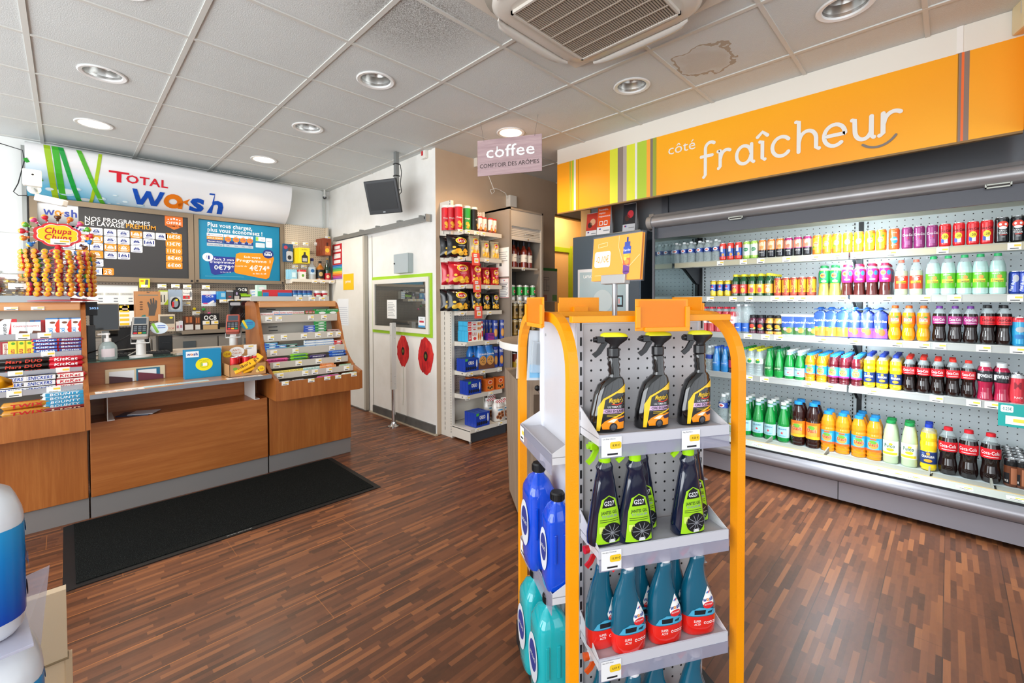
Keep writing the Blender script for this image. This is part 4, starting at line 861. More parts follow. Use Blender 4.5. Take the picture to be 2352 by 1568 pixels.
# ---------------------------------------------------------------- drinks cooler on the right
RAILZ = [1.686, 1.382, 1.077, .737]
def cooler():
 o = root('drinks_cooler', 'long open refrigerated wall cabinet full of drinks under the orange sign', 'refrigerated display')
 y0, y1, ym = -.78, 1.80, .508
 GR = C('8f8d92', .34, .4); G2 = C('8d8b93', .38, .35); G3 = C('4b4c52', .4, .2); LT = C('aeb2aa', .45); DK = C('17181b', .5)
 b = MB(); b.box(3.70, 4.6, y0, y1, .02, .2, DK); b.box(3.575, 3.60, y0, y1, .03, .155, G2)
 b.box(3.575, 3.7, y0, y1, .15, .16, G2); b.add([(3.572, ym-.002, .03), (3.572, ym+.002, .03), (3.572, ym+.002, .155), (3.572, ym-.002, .155)], [(0, 1, 2, 3)], DK); part('base', b, o)
 prof = [(3.575, .155)]+[(3.575-.045*math.sin(PI*k/8)-.002*k, .155+.09*(1-math.cos(PI*k/8))/2) for k in range(1, 8)]+[(3.565, .245), (3.575, .256), (3.64, .256), (3.64, .155)]
 b = MB(); b.prism(prof, 1, y0, y1, GR, True); part('bumper', b, o)
 b = MB(); b.box(3.568, 3.577, y0, y1, .247, .261, DK); b.add([(3.577, y0, .258), (3.577, y1, .258), (3.682, y1, .272), (3.682, y0, .272)], [(0, 3, 2, 1)], LT); b.box(3.682, 3.688, y0, y1, .25, .276, C('c2a878', .4)); pr = part('tag_strip', b, o)
 P = plane((3.577, 0, .258), (0, -1, 0), (.105, 0, .014), .001)
 for yy in [1.009,0.811,0.639,0.479,0.313,0.228,0.145,-0.075,-0.271]: t = MB(); price_tag(t, P, -yy, .05, .07, .045); part('price_tag', t, pr)
 b = MB(); gm = C('95968d', .5); gd = C('6f716c', .6)
 for k, (ya, yb) in enumerate(zip([y0]+[c for c in (-.2, .07, .61, .98, 1.36)], [-.2, .07, .61, .98, 1.36, y1])):
  b.add([(3.688, ya+.003, .262), (3.688, yb-.003, .262), (3.93, yb-.003, .228), (3.93, ya+.003, .228)], [(0, 3, 2, 1)], gd)
  for j in range(6): x = 3.70+.035*j; z = .2625-(x-3.688)*.1405; b.box(x, x+.022, ya+.01, yb-.01, z, z+.004, gm)
  b.box(3.69, 3.93, ya+.003, ya+.012, .226, .268, gm)
 part('air_grille', b, o)
 b = MB(); b.box(3.93, 4.5, y0, y1, .2, .219, C('b3bbbb', .4)); part('deck', b, o)
 b = MB(); b.box(4.5, 4.52, y0, y1, .2, 1.98, PEG_COOL); part('back_panel', b, o)
 b = MB(); sl = slots('cooler_slots', 'cfd8da', 2, 1, .03, '14181b', -9, 9)
 for y in (ym, y1-.02): b.box(4.488, 4.502, y-.016, y+.016, .2, 1.97, DK); b.box(4.49, 4.5, y-.045, y-.038, .2, 1.97, sl); b.box(4.49, 4.5, y+.038, y+.045, .2, 1.97, sl)
 part('upright', b, o)
 b = MB(); MIR = C('9fb0b2', .03, .85); b.box(3.56, 4.5, y1, y1+.012, .2, 1.98, MIR); b.box(3.545, 3.56, y1-.003, y1+.016, .2, 1.98, G3); b.box(4.46, 4.5, y1-.004, y1, .2, 1.97, DK); part('end_wall', b, o, label='mirror-like end pane')
 b = MB(); b.box(3.6, 4.5, y1+.012, y1+.04, 0, 2.05, C('3b3f44', .35)); b.box(3.6, 4.6, y0-.04, y0, 0, 2.05, G3); part('end_panel', b, o)
 # canopy: round front roll, dark strip, cream soffit
 TU = wood('roll_metal', '8f8d8e', '999798', 'a3a1a2', (2, 2, 2), .34, 0); MATS['roll_metal'].node_tree.nodes['Principled BSDF'].inputs['Metallic'].default_value = .4
 c = (3.572, 2.018); pf = [(c[0]+.052*math.cos(a), c[1]+.047*math.sin(a)) for a in [PI*.5+PI*k/10 for k in range(11)]]+[(3.60, 1.965), (3.60, 2.085), (3.575, 2.085)]
 b = MB(); b.prism(pf, 1, y0, y1+.02, 'roll_metal', True); part('canopy_roll', b, o)
 c_ = MB(); pf2 = [((x-3.58)*1.14+3.58, (z-2.02)*1.14+2.02) for x, z in pf]; c_.prism(pf2, 1, y1+.02, y1+.062, C('8e8a86', .4), True); part('canopy_end_cap', c_, o)
 b = MB(); b.box(3.585, 3.60, y0, y1+.01, 1.878, 1.975, G3); b.add([(3.6, y0, 1.88), (3.6, y1, 1.88), (3.75, y1, 1.93), (3.75, y0, 1.93)], [(0, 3, 2, 1)], C('6f747c', .4)); part('canopy_strip', b, o)
 b = MB(); b.add([(3.75, y0, 1.93), (3.75, y1, 1.93), (4.5, y1, 1.975), (4.5, y0, 1.975)], [(0, 3, 2, 1)], C('d9d3c0', .5)); b.box(3.6, 4.55, y0, y1, 2.05, 2.07, G3); b.box(3.84, 3.88, y0+.03, y1-.03, 1.922, 1.932, C('f2fbff', .4, emit=3)); part('canopy', b, o)
 for px, yy in ((0, [1.149][0]), (1, [-0.18][0])):
  b = MB(); m = C('c4c8bd', .4); b.box(3.545, 3.585, yy-.045, yy+.045, 1.972, 1.978, m); b.box(3.545, 3.55, yy-.05, yy+.05, 1.955, 1.962, m); b.box(3.545, 3.552, yy-.05, yy-.043, 1.955, 1.978, m); b.box(3.545, 3.552, yy+.043, yy+.05, 1.955, 1.978, m); part('blind_handle', b, o)
 b = MB()
 Pw = lambda u, v: Vector((3.5815-.0535*math.cos(v), -u, 2.018+.0485*math.sin(v)))
 us = [-[0.667][0]+(.0)*0]; ua, ub = -[1.189][0], -[-0.044][0]; n = 40
 for k in range(n): w0 = .18+.04*math.sin(k*1.7); w1 = w0-.16-.04*math.cos(k*2.1); b.add([Pw(ua+(ub-ua)*k/n, w1), Pw(ua+(ub-ua)*(k+1)/n, w1), Pw(ua+(ub-ua)*(k+1)/n, w0), Pw(ua+(ub-ua)*k/n, w0)], [(0, 1, 2, 3)], C('dfdedd', .35))
 part('worn_sticker_strip', b, o, label='pale worn strip')
 # shelves in two bays
 tags = [[1.788,1.387,1.205,1.077,0.897,0.718,0.588,0.468,0.283,0.035,-0.267], [1.468,1.283,1.162,0.973,0.87,0.797,0.553,0.301,0.116,-0.022,-0.274], [1.167,1.038,0.946,0.668,0.483,0.249,0.117,0.041,-0.151,-0.288], [1.159,1.042,0.755,0.622,0.377,0.051,-0.113,-0.191]]
 for r, zt in enumerate(RAILZ):
  RL = [C('bdb699', .45), C('aeb0a9', .45), C('a6a8a5', .45), C('a0a2a0', .45)][r]
  for (ya, yb) in ((y0+.01, ym-.006), (ym+.006, y1-.012)):
   b = MB(); b.box(3.925, 4.42, ya, yb, zt-.02, zt, C('dfe5e4', .35)); b.box(3.918, 3.926, ya, yb, zt-.047, zt+.001, RL); b.box(3.9165, 3.918, ya, yb, zt-.0445, zt-.041, C('a9aaa2', .4)); b.box(3.9165, 3.918, ya, yb, zt-.006, zt-.002, C('a9aaa2', .4))
   b.box(3.95, 3.99, ya+.02, yb-.02, zt-.035, zt-.02, C('5f8fb8' if r < 1 else '8fa9b8', .3))
   for y in (ya+.004, yb-.004): b.prism([(3.95, zt-.02), (4.15, zt-.045), (4.40, zt-.17), (4.49, zt-.19), (4.49, zt)], 1, y-.0015, y+.0015, G3)
   s = part('shelf', b, o)
   for yy in tags[r]:
    if ya < yy < yb: t = MB(); price_tag(t, fx(3.9165), -yy, zt-.024, .062 if r else .055, .04); part('price_tag', t, s)
 return o
cooler()
def orange_sign():
 X = 3.52; ya, yb = -.262, 2.835; zb, zm = 2.232, 2.72
 o = root('orange_fascia_sign', 'long orange fascia lettered côté fraîcheur above the drinks cooler', 'sign')
 O1 = painted('orange_fascia', 'f9a200', 'fdb200', .8, .38, 0, 0, 2); W1 = C('e6e1d6', .35, 0, .1)
 b = MB(); b.box(X, X+.03, ya, yb, zb, zm, O1); b.box(X-.001, X+.03, ya, yb, zb-.012, zb, C('8a6a3a', .5)); b.box(X-.40, X, ya-.02, ya, zb, zm, O1); part('panel', b, o)
 b = MB(); b.box(X+.001, X+.03, ya, yb, zm, CEIL-.001, W1); b.box(X-.40, X, ya-.02, ya, zm, CEIL-.001, W1); b.box(X-.004, X+.002, *[c for c in sorted(([-0.011][0], [-0.037][0]))], zm, CEIL-.001, C('efece6', .3)); part('white_band', b, o)
 Q = fx(X); Q2 = shift(Q)
 for a, c, h in ((1309, 1311.5, 'a9b83a'), (1311.5, 1314, 'f7b02a'), (1314, 1318.5, 'b5cc1e'), (1318.5, 1323, 'ece6e0'), (1400.7, 1418.6, 'dce23c'), (1418.6, 1431, '8a7b72'), (1431, 1439, 'b0a49c'), (1439, 1458, 'dce23c'), (1458, 1463, 'e4e2dc'), (1463, 1484.5, 'b0cc3c'), (1484.5, 1493, 'f9a93a'), (1493, 1498.7, '80726c'), (1498.7, 1506.8, '9aa43a'), (2193.3, 2199.4, '8a776c'), (2199.4, 2205.5, 'ef6f33'), (2205.5, 2217.6, '8a776c')):
  ys = YS_(a), YS_(c); b = MB(); b.rect(Q, -ys[0], -ys[1], zb, zm, C(h, .35)); part('stripe', b, o)
 b = MB()
 for px in (1328.4, 2191): y = YS_(px); b.rect(Q, -y, -y+.003, zb, zm, C('7a5210', .5))
 part('joint', b, o)
 LW = C('e9e6e0', .4); b = MB()
 pts = [(1.664,2.544),(1.441,2.52)]; b.text(Q, 'côté', -pts[0][0], pts[0][1]+.003, .08, LW, w=pts[0][0]-pts[1][0], al='l'); part('lettering', b, o)
 # rounded lettering drawn with strokes
 (y0_, z0_), (y1_, z1_), _a = [(1.39,2.393),(0.256,2.355),(1.111,2.413)]; b = MB()
 u0, u1 = -y0_, -y1_; zb_ = 2.353; L = u1-u0; w = .024; xh = .128
 def arc(cx, cy, rx, ry, a0, a1, n=14): return [(cx+rx*math.cos(math.radians(a0+(a1-a0)*k/n)), cy+ry*math.sin(math.radians(a0+(a1-a0)*k/n))) for k in range(n+1)]
 cnt = [0]
 def stroke(pts, off, m=LW, ww=w):
  p = [(u0+x, zb_+y) for x, y in pts]; n = len(p); vs = []; cnt[0] += 1; Q2 = shift(Q, .0005+.00022*cnt[0])
  for i in range(n):
   a, c = p[max(i-1, 0)], p[min(i+1, n-1)]; d = Vector((c[0]-a[0], c[1]-a[1])).normalized(); vs += [Q2(p[i][0]-d.y*ww/2, p[i][1]+d.x*ww/2), Q2(p[i][0]+d.y*ww/2, p[i][1]-d.x*ww/2)]
  b.add(vs, [(2*i, 2*i+1, 2*i+3, 2*i+2) for i in range(n-1)], m)
  for e in (p[0], p[-1]): b.ell(shift(Q2, .0001), e[0], e[1], ww/2, ww/2, m, 8)
 s = L/1.43
 def X_(x): return [(a*s, c) for a, c in x]
 stroke(X_([(.02, -.045), (.035, -.03), (.035, .17)]+arc(.085, .17, .05, .045, 180, 50)), 0); stroke(X_([(-.005, .115), (.1, .115)]), 0)
 stroke(X_([(.16, 0), (.175, .01), (.175, .13)]), 0); stroke(X_([(.155, .128), (.175, .13)]), 0); stroke(X_([(.178, .07)]+arc(.235, .07, .055, .06, 160, 60)), 0)
 stroke(X_(arc(.385, .062, .062, .065, 0, 360, 24)), 0); stroke(X_([(.45, .13), (.45, .01), (.468, 0)]), 0)
 stroke(X_([(.52, .128), (.54, .128), (.54, .01), (.56, 0)]), 0); stroke(X_([(.50, .165), (.54, .195), (.58, .165)]), 0)
 stroke(X_(arc(.69, .064, .07, .066, 40, 320, 22)), 0)
 stroke(X_([(.80, .205), (.82, .205), (.82, 0)]), 0); stroke(X_([(.82, .06)]+arc(.885, .07, .06, .06, 165, 0)+[(.945, .01), (.965, 0)]), 0)
 stroke(X_([(1.005, .062), (1.14, .062)]+arc(1.07, .062, .07, .068, 0, 310, 22)), 0)
 stroke(X_([(1.185, .13), (1.20, .13)]+arc(1.255, .06, .052, .062, 180, 340)+[(1.305, .13)]), 0); stroke(X_([(1.305, .13), (1.305, .01), (1.32, 0)]), 0)
 stroke(X_([(1.355, 0), (1.375, .01), (1.375, .13)]), 0); stroke(X_([(1.378, .07)]+arc(1.44, .07, .06, .06, 165, 55)), 0); part('lettering', b, o, label='white rounded lettering fraîcheur')
 b = MB(); stroke(X_(arc(1.34, .07, .14, .135, 232, 322)), 0, C('7f746c', .4), .014); part('smile', b, o, label='grey curved smile stroke')
def YS_(px):
 t = (px-1176)/1014.26; c = .0210067*0; r = Vector((.70382, -.71037)); f = Vector((.71037, .70382)); d = f+r*t
 return 3.52*d.y/d.x
orange_sign()
def dark_fascia():
 o = root('grey_fascia', 'glossy dark grey fascia panels between the drinks cooler and the orange sign', 'fascia')
 m = C('63656a', .16, .35, .3); b = MB(); b.box(3.95, 3.97, -.78, 1.86, 2.071, CEIL-.001, m); part('panel', b, o)
 b = MB(); b.box(3.93, 3.97, 1.86, 1.92, 1.95, CEIL-.001, C('4a4b50', .3, .3)); part('joint_strip', b, o)
 b = MB(); b.box(3.95, 3.97, 1.92, 2.72, 1.93, CEIL-.001, C('77797c', .16, .35, .3)); part('side_panel', b, o)
dark_fascia()
# ---- drinks: profiles are (radius, height) as shares of R and H
CLR = C('dcebec', .04, 0, 1, 0, .24)
PROF = {
 'water': [(.0, .0), (.92, 0), (.98, .015), (1, .05), (.94, .10), (1, .13), (.94, .18), (1, .21), (.94, .26), (1, .30), (.93, .36), (1, .42), (1, .62), (.93, .66), (.9, .72), (.72, .81), (.42, .90), (.36, .925), (.36, .95)],
 'cola': [(.0, .02), (.6, 0), (.86, .02), (1, .11), (.98, .2), (.84, .34), (.83, .42), (.94, .50), (.97, .55), (.97, .70), (.88, .78), (.62, .87), (.42, .92), (.38, .94), (.38, .955)],
 'fanta': [(.0, .02), (.6, 0), (.88, .03), (1, .14), (.97, .24), (.8, .36), (.92, .44), (.95, .47), (.95, .70), (.86, .79), (.55, .89), (.42, .92), (.4, .955)],
 'oasis': [(.0, .0), (.9, 0), (.97, .02), (.94, .06), (.99, .09), (.94, .14), (1, .18), (1, .56), (.96, .6), (1, .66), (.93, .76), (.66, .88), (.52, .905), (.52, .94)],
 'pulco': [(.0, .0), (.92, 0), (1, .03), (1, .2), (1, .55), (.95, .62), (.84, .75), (.62, .88), (.56, .90), (.56, .945)],
 'schweppes': [(.0, .0), (.88, 0), (1, .03), (1, .60), (.95, .68), (.75, .81), (.45, .91), (.40, .93), (.40, .955)],
 'lipton': [(.0, .0), (.95, 0), (1, .02), (.96, .14), (.84, .3), (.82, .36), (.93, .46), (.98, .55), (.97, .72), (.84, .82), (.62, .90), (.56, .92), (.56, .945)],
 'perrier': [(.0, .01), (.85, 0), (1, .06), (1, .22), (.96, .34), (.84, .52), (.66, .68), (.48, .82), (.4, .9), (.4, .95)],
 'pellegrino': [(.0, .01), (.85, 0), (1, .04), (1, .46), (.94, .52), (.74, .66), (.5, .80), (.38, .90), (.36, .95)],
 'orangina': [(.0, .02), (.6, 0), (.85, .02), (.97, .08), (.93, .13), (.97, .16), (.97, .40), (.92, .44), (1, .56), (.92, .64), (.98, .72), (.86, .82), (.5, .91), (.38, .93), (.38, .955)],
 'smart': [(.0, .0), (.9, 0), (.96, .03), (.96, .66), (.94, .76), (.8, .86), (.5, .925), (.44, .94), (.44, .955)],
 'smoothie': [(.0, .0), (.9, 0), (1, .05), (1, .58), (.96, .68), (.8, .78), (.66, .82), (.66, .88)],
 'pago': [(.0, .0), (.92, 0), (1, .03), (1, .55), (.95, .66), (.62, .80), (.5, .86), (.5, .92)],
 'powerade': [(.0, .0), (.9, 0), (.98, .04), (.82, .2), (.8, .32), (.92, .45), (1, .5), (1, .72), (.86, .80), (.6, .87), (.55, .9)],
}
CAPS = {'oasis': (.58, .06), 'pulco': (.62, .055), 'smoothie': (.74, .12), 'pago': (.6, .09), 'lipton': (.64, .06), 'powerade': (.62, .10)}
def bottle(name, sty, H, R, liq, cap, level=.8, lab=None, front=None, tint=None, neck=None, seg=20):
 pf = PROF[sty]; b = MB(); L = C(liq, .12, 0, .8) if isinstance(liq, str) and not liq.startswith('c_') else liq
 T = tint or CLR
 pts = [(r*R, z*H) for r, z in pf]; mats = [L if (z0+z1)/2 < level*H else T for (r0, z0), (r1, z1) in zip(pts, pts[1:])]
 if liq in (CLR,) or tint == liq: mats = [L]*len(mats)
 b.lathe(pts, mats, seg, caps=False)
 cr, ch = CAPS.get(sty, (.46, .06)); c = MB(); z0 = pf[-1][1]*H-.006; z1 = z0+ch*H; cm = C(cap, .4)
 c.lathe([(cr*R, z0), (cr*R, z1-.002), (cr*R*.9, z1), (0, z1)], cm, 14, caps=False); c.lathe([(cr*R*1.06, z0-.003), (cr*R*1.06, z0+.001)], cm, 14, caps=False)
 parts = [('bottle_body', b), ('cap', c)]
 if lab:
  l = MB(); z0, z1, col = lab[:3]; z0 *= H; z1 *= H
  rr = max([r for r, z in pts if z0-.01 <= z <= z1+.01] or [R])+.0006
  if len(lab) > 3 and lab[3]:  # follows the bottle's waist
   zz = [z0]+[z for r, z in pts if z0 < z < z1]+[z1]
   def rad(z):
    for (ra, za), (rb, zb) in zip(pts, pts[1:]):
     if za <= z <= zb and zb > za: return ra+(rb-ra)*(z-za)/(zb-za)
    return R
   l.lathe([(rad(z)+.0008, z) for z in zz], C(col, .3, 0, .3), seg, caps=False); rr = max(rad(z) for z in zz)+.0008
  else: l.lathe([(rr, z0), (rr, z1)], C(col, .3, 0, .3), seg, caps=False)
  if front: front(l, cyl(rr, .0007), z0, z1, rr)
  parts.append(('label', l))
 if neck:
  l = MB(); z0, z1, col = neck; rr = max(r for r, z in pts if z0*H-.01 <= z <= z1*H+.02)*.98+.0006; l.lathe([(rr*1.0, z0*H), (rr*.93, z1*H)], C(col, .35), 14, caps=False); parts.append(('neck_label', l))
 return Proto(name, parts)
def can(H, R, bands, front=None, name='drink_can'):
 """bands: (top height share, colour) from the bottom up."""
 b = MB(); pts = [(0, .004), (R*.78, .002), (R*.84, 0), (R, .012)]; A = C('c9cbcc', .25, .9); mats = [A, A, C(bands[0][1], .25, .25, .4)]
 for t, col in bands: pts.append((R, .012+(H-.026)*t)); mats.append(C(col, .25, .25, .4))
 mats = mats[:3]+[C(c, .25, .25, .4) for t, c in bands]
 pts.append((R*.87, H-.003)); mats.append(C(bands[-1][1], .25, .25, .4)); b.lathe(pts, mats, 20, caps=False)
 if front: front(b, cyl(R, .0005), .012, H-.016, R)
 l = MB(); l.lathe([(R*.87, H-.003), (R*.87, H), (R*.82, H), (R*.80, H-.006), (0, H-.006)], A, 16, caps=False); l.box(-.008, .008, -R*.5, 0, H-.006, H-.0045, A)
 return Proto(name, [('can_body', b), ('lid', l)])
def F(*ops):
 """Builds a label painter from short drawing orders in label units (u around, v 0..1 of the height)."""
 def f(b, P, z0, z1, r):
  h = z1-z0; lvl = 0; Q = P
  for op in ops:
   k = op[0]; Q = shift(Q, .00025)
   if k == 't': _, s, u, v, hh, col, w, sh = (op+(None, 0))[:8] if len(op) < 8 else op; b.text(Q, s, u*r, z0+v*h, hh*h, C(col, .4), w=w*r if w else None, bold=2, sh=sh or 0)
   if k == 'e': _, u, v, ru, rv, col = op; b.ell(Q, u*r, z0+v*h, ru*r, rv*h, C(col, .35), 10)
   if k == 'r': _, u0, u1, v0, v1, col = op; b.rect(Q, u0*r, u1*r, z0+v0*h, z0+v1*h, C(col, .35), 6)
   if k == 'v': _, s, u, v, hh, col, w = op; b.text(Q, s, u*r, z0+v*h, hh*r, C(col, .4), w=w*h, bold=2, rot=PI/2-.25)
 return f
SKY = 'side of the cooler'
def place_run(pr, label, cat, ys, x, z, deep, dx, group, row, n=None, jit=.12, dz=0, skip=()):
 """A run of identical drinks: front row at the shelf edge, further ones behind."""
 for i, y in enumerate(ys):
  for k in range(deep if isinstance(deep, int) else deep[i]):
   where = '' if len(ys) == 1 and (deep == 1 or k == 0) else ('%s from left' % ORD[i] if len(ys) > 1 else '')
   lb = label+(', '+row)+(', '+where if where else '')+('' if k == 0 else ', row %s' % ('two three four five six seven'.split()[k-1]))
   pr.put(lb, cat, (x+dx*k+rnd.uniform(-.002, .002), y+rnd.uniform(-.0015, .0015), z+.0007), -PI/2+rnd.uniform(-jit, jit), group)
def drinks():
 TOP, SEC, THI, FOU, LOW = ('%s cooler shelf' % s for s in ('top', 'second', 'third', 'fourth')), 0, 0, 0, 0
 TOP, SEC, THI, FOU, LOW = 'top cooler shelf', 'second cooler shelf', 'third cooler shelf', 'fourth cooler shelf', 'cooler deck'
 X = 3.962; z1, z2, z3, z4 = RAILZ; R = place_run
 # ---- top shelf
 w33 = bottle('water_bottle', 'water', .19, .031, CLR, 'e9edef', .8, (.46, .64, '24439b'), F(('e', 0, .5, .55, .42, 'f3f5f8'), ('t', 'Cristaline', 0, .42, .22, 'c33', .8, 0)) if 0 else F(('e', 0, .5, .6, .42, 'f3f5f8'), ('e', 0, .5, .35, .2, 'd8504a')), tint=CLR)
 R(w33, 'clear water bottle with navy label', 'water bottle', [1.789,1.719,1.652,1.578,1.51,1.436], X, z1, 2, .07, 'small water bottles on the top cooler shelf', TOP)
 s = .0285
 c = can(.146, s, [(.18, 'e0392b'), (.72, '2c4f9e'), (1, 'e0392b')], F(('r', -.4, .25, .5, .9, 'e8ecf0'), ('e', .3, .3, .35, .1, 'f2a23a')))
 R(c, 'red and blue slim can', 'drink can', [1.38,1.318,1.256], X, z1, 1, .06, 'red and blue cans', TOP)
 c = can(.146, s, [(.14, '9fcf5a'), (.9, 'e3efe2'), (1, 'a8d05c')], F(('e', 0, .55, .62, .13, '1d8a50'), ('t', 'perrier', 0, .52, .07, 'f4f4f0', .9)))
 R(c, 'white and green sparkling water can', 'drink can', [1.194,1.137], X, z1, 1, .06, 'white and green cans', TOP)
 c = can(.146, s, [(.42, '1c1c22'), (.46, 'ee7d1f'), (.98, 'f3b183'), (1, 'ee7d1f')], F(('e', 0, .8, .6, .14, 'f8cda5'), ('e', .1, .62, .4, .12, 'ef9a4a'), ('t', 'Infusion', 0, .25, .07, 'f4f0ec', 1.1)))
 R(c, 'orange and black infusion can', 'drink can', [1.076,1.013,0.953], X, z1, 1, .06, 'orange and black cans', TOP)
 c = can(.146, s, [(.40, '1c1c22'), (.44, 'b5287c'), (.94, 'f0a48c'), (1, 'a82a6c')], F(('e', 0, .78, .6, .14, 'f6c8b2'), ('e', .1, .6, .4, .12, 'e77a5a'), ('t', 'Infusion', 0, .25, .07, 'f4f0ec', 1.1)))
 R(c, 'pink and black infusion can', 'drink can', [0.892,0.831,0.77], X, z1, 1, .06, 'pink and black cans', TOP)
 c = can(.146, s, [(.2, 'f0862a'), (.3, 'f5c52a'), (.93, 'f7cf1e'), (1, 'f08a2c')], F(('e', .3, .85, .4, .08, 'f08a2c'), ('e', 0, .55, .62, .17, 'f9e36a'), ('r', -.45, .45, .51, .6, 'd0342c'), ('t', 'Lipton', 0, .525, .055, 'ffffff', .75), ('e', -.5, .38, .2, .06, '4f9a3a'), ('e', .5, .76, .2, .06, '4f9a3a'), ('e', .55, .12, .3, .1, 'f5d02a')))
 R(c, 'yellow and orange iced tea can', 'drink can', [0.709,0.647,0.587,0.523,0.461,0.398,0.337], X, z1, 1, .06, 'iced tea cans', TOP)
 c = can(.146, s, [(1, 'f0642a')], F(('e', .1, .45, .6, .2, '2c8fc4'), ('t', 'Oasis', 0, .45, .13, 'f8f4ee', 1.3), ('r', -.5, .5, .16, .19, 'f8d0b4'), ('t', 'TROPICAL', 0, .85, .05, 'f8e8dc', 1.1)))
 R(c, 'orange tropical fruit can', 'drink can', [0.272], X, z1, 1, .06, None, TOP)
 c = can(.146, s, [(1, '8c2f6e')], F(('t', 'Coca-Cola', .1, .62, .13, 'f4eef2', 2.1), ('e', .1, .5, .12, .04, 'd7263c'), ('r', -.5, .5, .12, .36, 'a35a8e')))
 R(c, 'plum purple cherry cola can', 'drink can', [0.207,0.146,0.085], X, z1, 1, .06, 'cherry cola cans', TOP)
 c = can(.146, s, [(1, 'dc1f26')], F(('t', 'Coca-Cola', 0, .68, .14, '1b1216', 2.2), ('r', -.7, -.2, .1, .32, '2c4fb0'), ('r', -.2, .4, .08, .34, 'e4e6ea'), ('e', -.05, .44, .58, .17, 'f6d92a'), ('t', '-20', -.05, .38, .11, '1b1216', .8)))
 R(c, 'red cola can with round yellow sticker', 'drink can', [0.026,-0.036,-0.097,-0.158], X, z1, 1, .06, 'stickered cola cans', TOP)
 c = can(.155, .031, [(1, '15171a')], F(('e', 0, .76, .8, .17, 'e2452f'), ('e', -.35, .78, .18, .06, 'f3f3f3'), ('e', .35, .78, .18, .06, 'f3f3f3'), ('e', 0, .62, .55, .07, 'f3f3f3'), ('t', 'CRAZY', 0, .44, .07, 'f3f3f3', 1.0), ('t', 'TIGER', 0, .33, .08, 'f3f3f3', 1.25), ('r', -.4, .5, .27, .3, 'd9352b'), ('e', 0, .19, .3, .03, '8a8d90')))
 R(c, 'black energy drink can with a red animal face', 'drink can', [-0.22,-0.283], X, z1, 1, .06, 'black cans', TOP)
 # ---- second shelf
 c = can(.135, .0265, [(.3, 'e9c92c'), (.82, '24479c'), (1, 'e7c42e')], F(('e', 0, .2, .6, .18, 'f3de5a'), ('e', 0, .66, .3, .1, 'd8404a'), ('r', -.5, .5, .5, .56, 'e8ecf4')))
 R(c, 'small blue and yellow lemonade can', 'drink can', [1.456,1.398,1.341], X, z2, 2, .06, 'small blue and yellow cans', SEC)
 for col, lb, pxs, art in (('c9352b', 'dark green juice bottle with red label', (0, 1), 'e7b93a'), ('efc02b', 'dark green juice bottle with yellow label', (2, 3), 'c94a5a'), ('ef9a3a', 'dark green juice bottle with peach label', (4,), 'f6d9b0')):
  p = bottle('juice_bottle', 'pago', .185, .030, '1f4a26', 'f0e222', .7, (.12, .52, col), F(('t', 'pago', 0, .72, .22, 'f6e6dc', .9), ('e', .05, .34, .5, .28, art)), tint=C('2a5a3a', .08, 0, 1))
  ys = [1.279,1.216,1.151,1.09,1.029]; R(p, lb, 'juice bottle', [ys[i] for i in pxs], X, z2, 4 if pxs[0] < 4 else 6, .063, 'yellow-capped juice bottles', SEC)
 c = can(.142, .0265, [(.12, 'b24a36'), (.96, 'e4b22e'), (1, 'b24a36')], F(('r', -.35, .45, .02, .98, 'b8402c'), ('v', 'CACOLAC', .2, .5, .62, 'f2d84a', .82), ('e', .7, .3, .2, .1, '8a4a22')))
 R(c, 'yellow and brick red cocoa milk can', 'drink can', [0.966,0.911,0.857,0.802,0.745], X, z2, 2, .056, 'cocoa milk cans', SEC)
 p = bottle('iced_tea_bottle', 'lipton', .225, .033, 'b5a24a', '1f8a4a', .86, (.40, .80, '1f9447', True), F(('e', 0, .62, .62, .25, '2a4a8c'), ('e', 0, .62, .5, .2, 'f2d534'), ('r', -.35, .35, .56, .68, 'c5342c'), ('e', .2, .16, .5, .1, 'f2e9a0')))
 R(p, 'green-sleeved iced tea bottle with pale tea', 'iced tea bottle', [0.666,0.6], X, z2, 2, .07, 'green iced tea bottles', SEC)
 p = bottle('iced_tea_bottle', 'lipton', .225, .033, '4a1714', 'd92a56', .86, (.40, .82, 'd92a7c', True), F(('e', -.25, .68, .5, .2, '2c8fc4'), ('e', -.25, .68, .4, .15, 'f2d534'), ('e', .75, .68, .4, .18, '2c8fc4'), ('r', -.5, 0, .64, .72, 'c5342c'), ('e', .1, .22, .55, .06, 'f6eef2')))
 R(p, 'pink-sleeved iced tea bottle with dark tea', 'iced tea bottle', [0.528,0.456,0.386,0.318], X, z2, (2, 2, 2, 5), .07, 'pink iced tea bottles', SEC)
 p = bottle('soda_bottle', 'schweppes', .235, .033, 'b9bfa0', 'ef7a62', .74, (.17, .54, 'e0412c'), F(('r', -.8, .8, .42, .6, 'f4c22a'), ('t', 'Schweppes', 0, .44, .13, '2c3a2c', 1.4, .1), ('e', .1, .74, .3, .12, 'f4e8dc'), ('t', 'AGRUMES', 0, .88, .07, 'f4e8dc', 1.1)))
 R(p, 'clear soda bottle with red label', 'soda bottle', [0.232,0.157], X, z2, 1, .07, 'red labelled soda bottles', SEC)
 p = bottle('soda_bottle', 'schweppes', .25, .0365, 'b5d6cf', '2cb46a', .8, (.16, .54, '62bf2c'), F(('r', -.9, .6, .36, .58, 'f4e03a'), ('t', 'Schweppes', -.1, .38, .15, '2c4a2c', 1.3, .12), ('e', .1, .7, .3, .12, 'f2a04a'), ('t', 'LEMON', -.3, .86, .08, 'f4f8ec', .9), ('r', .95, 1.3, .08, .34, 'e8eee4')))
 R(p, 'clear lemon soda bottle with lime green label', 'soda bottle', [0.076,0.007,-0.065,-0.134,-0.204], X+.003, z2, 1, .075, 'green labelled soda bottles', SEC)
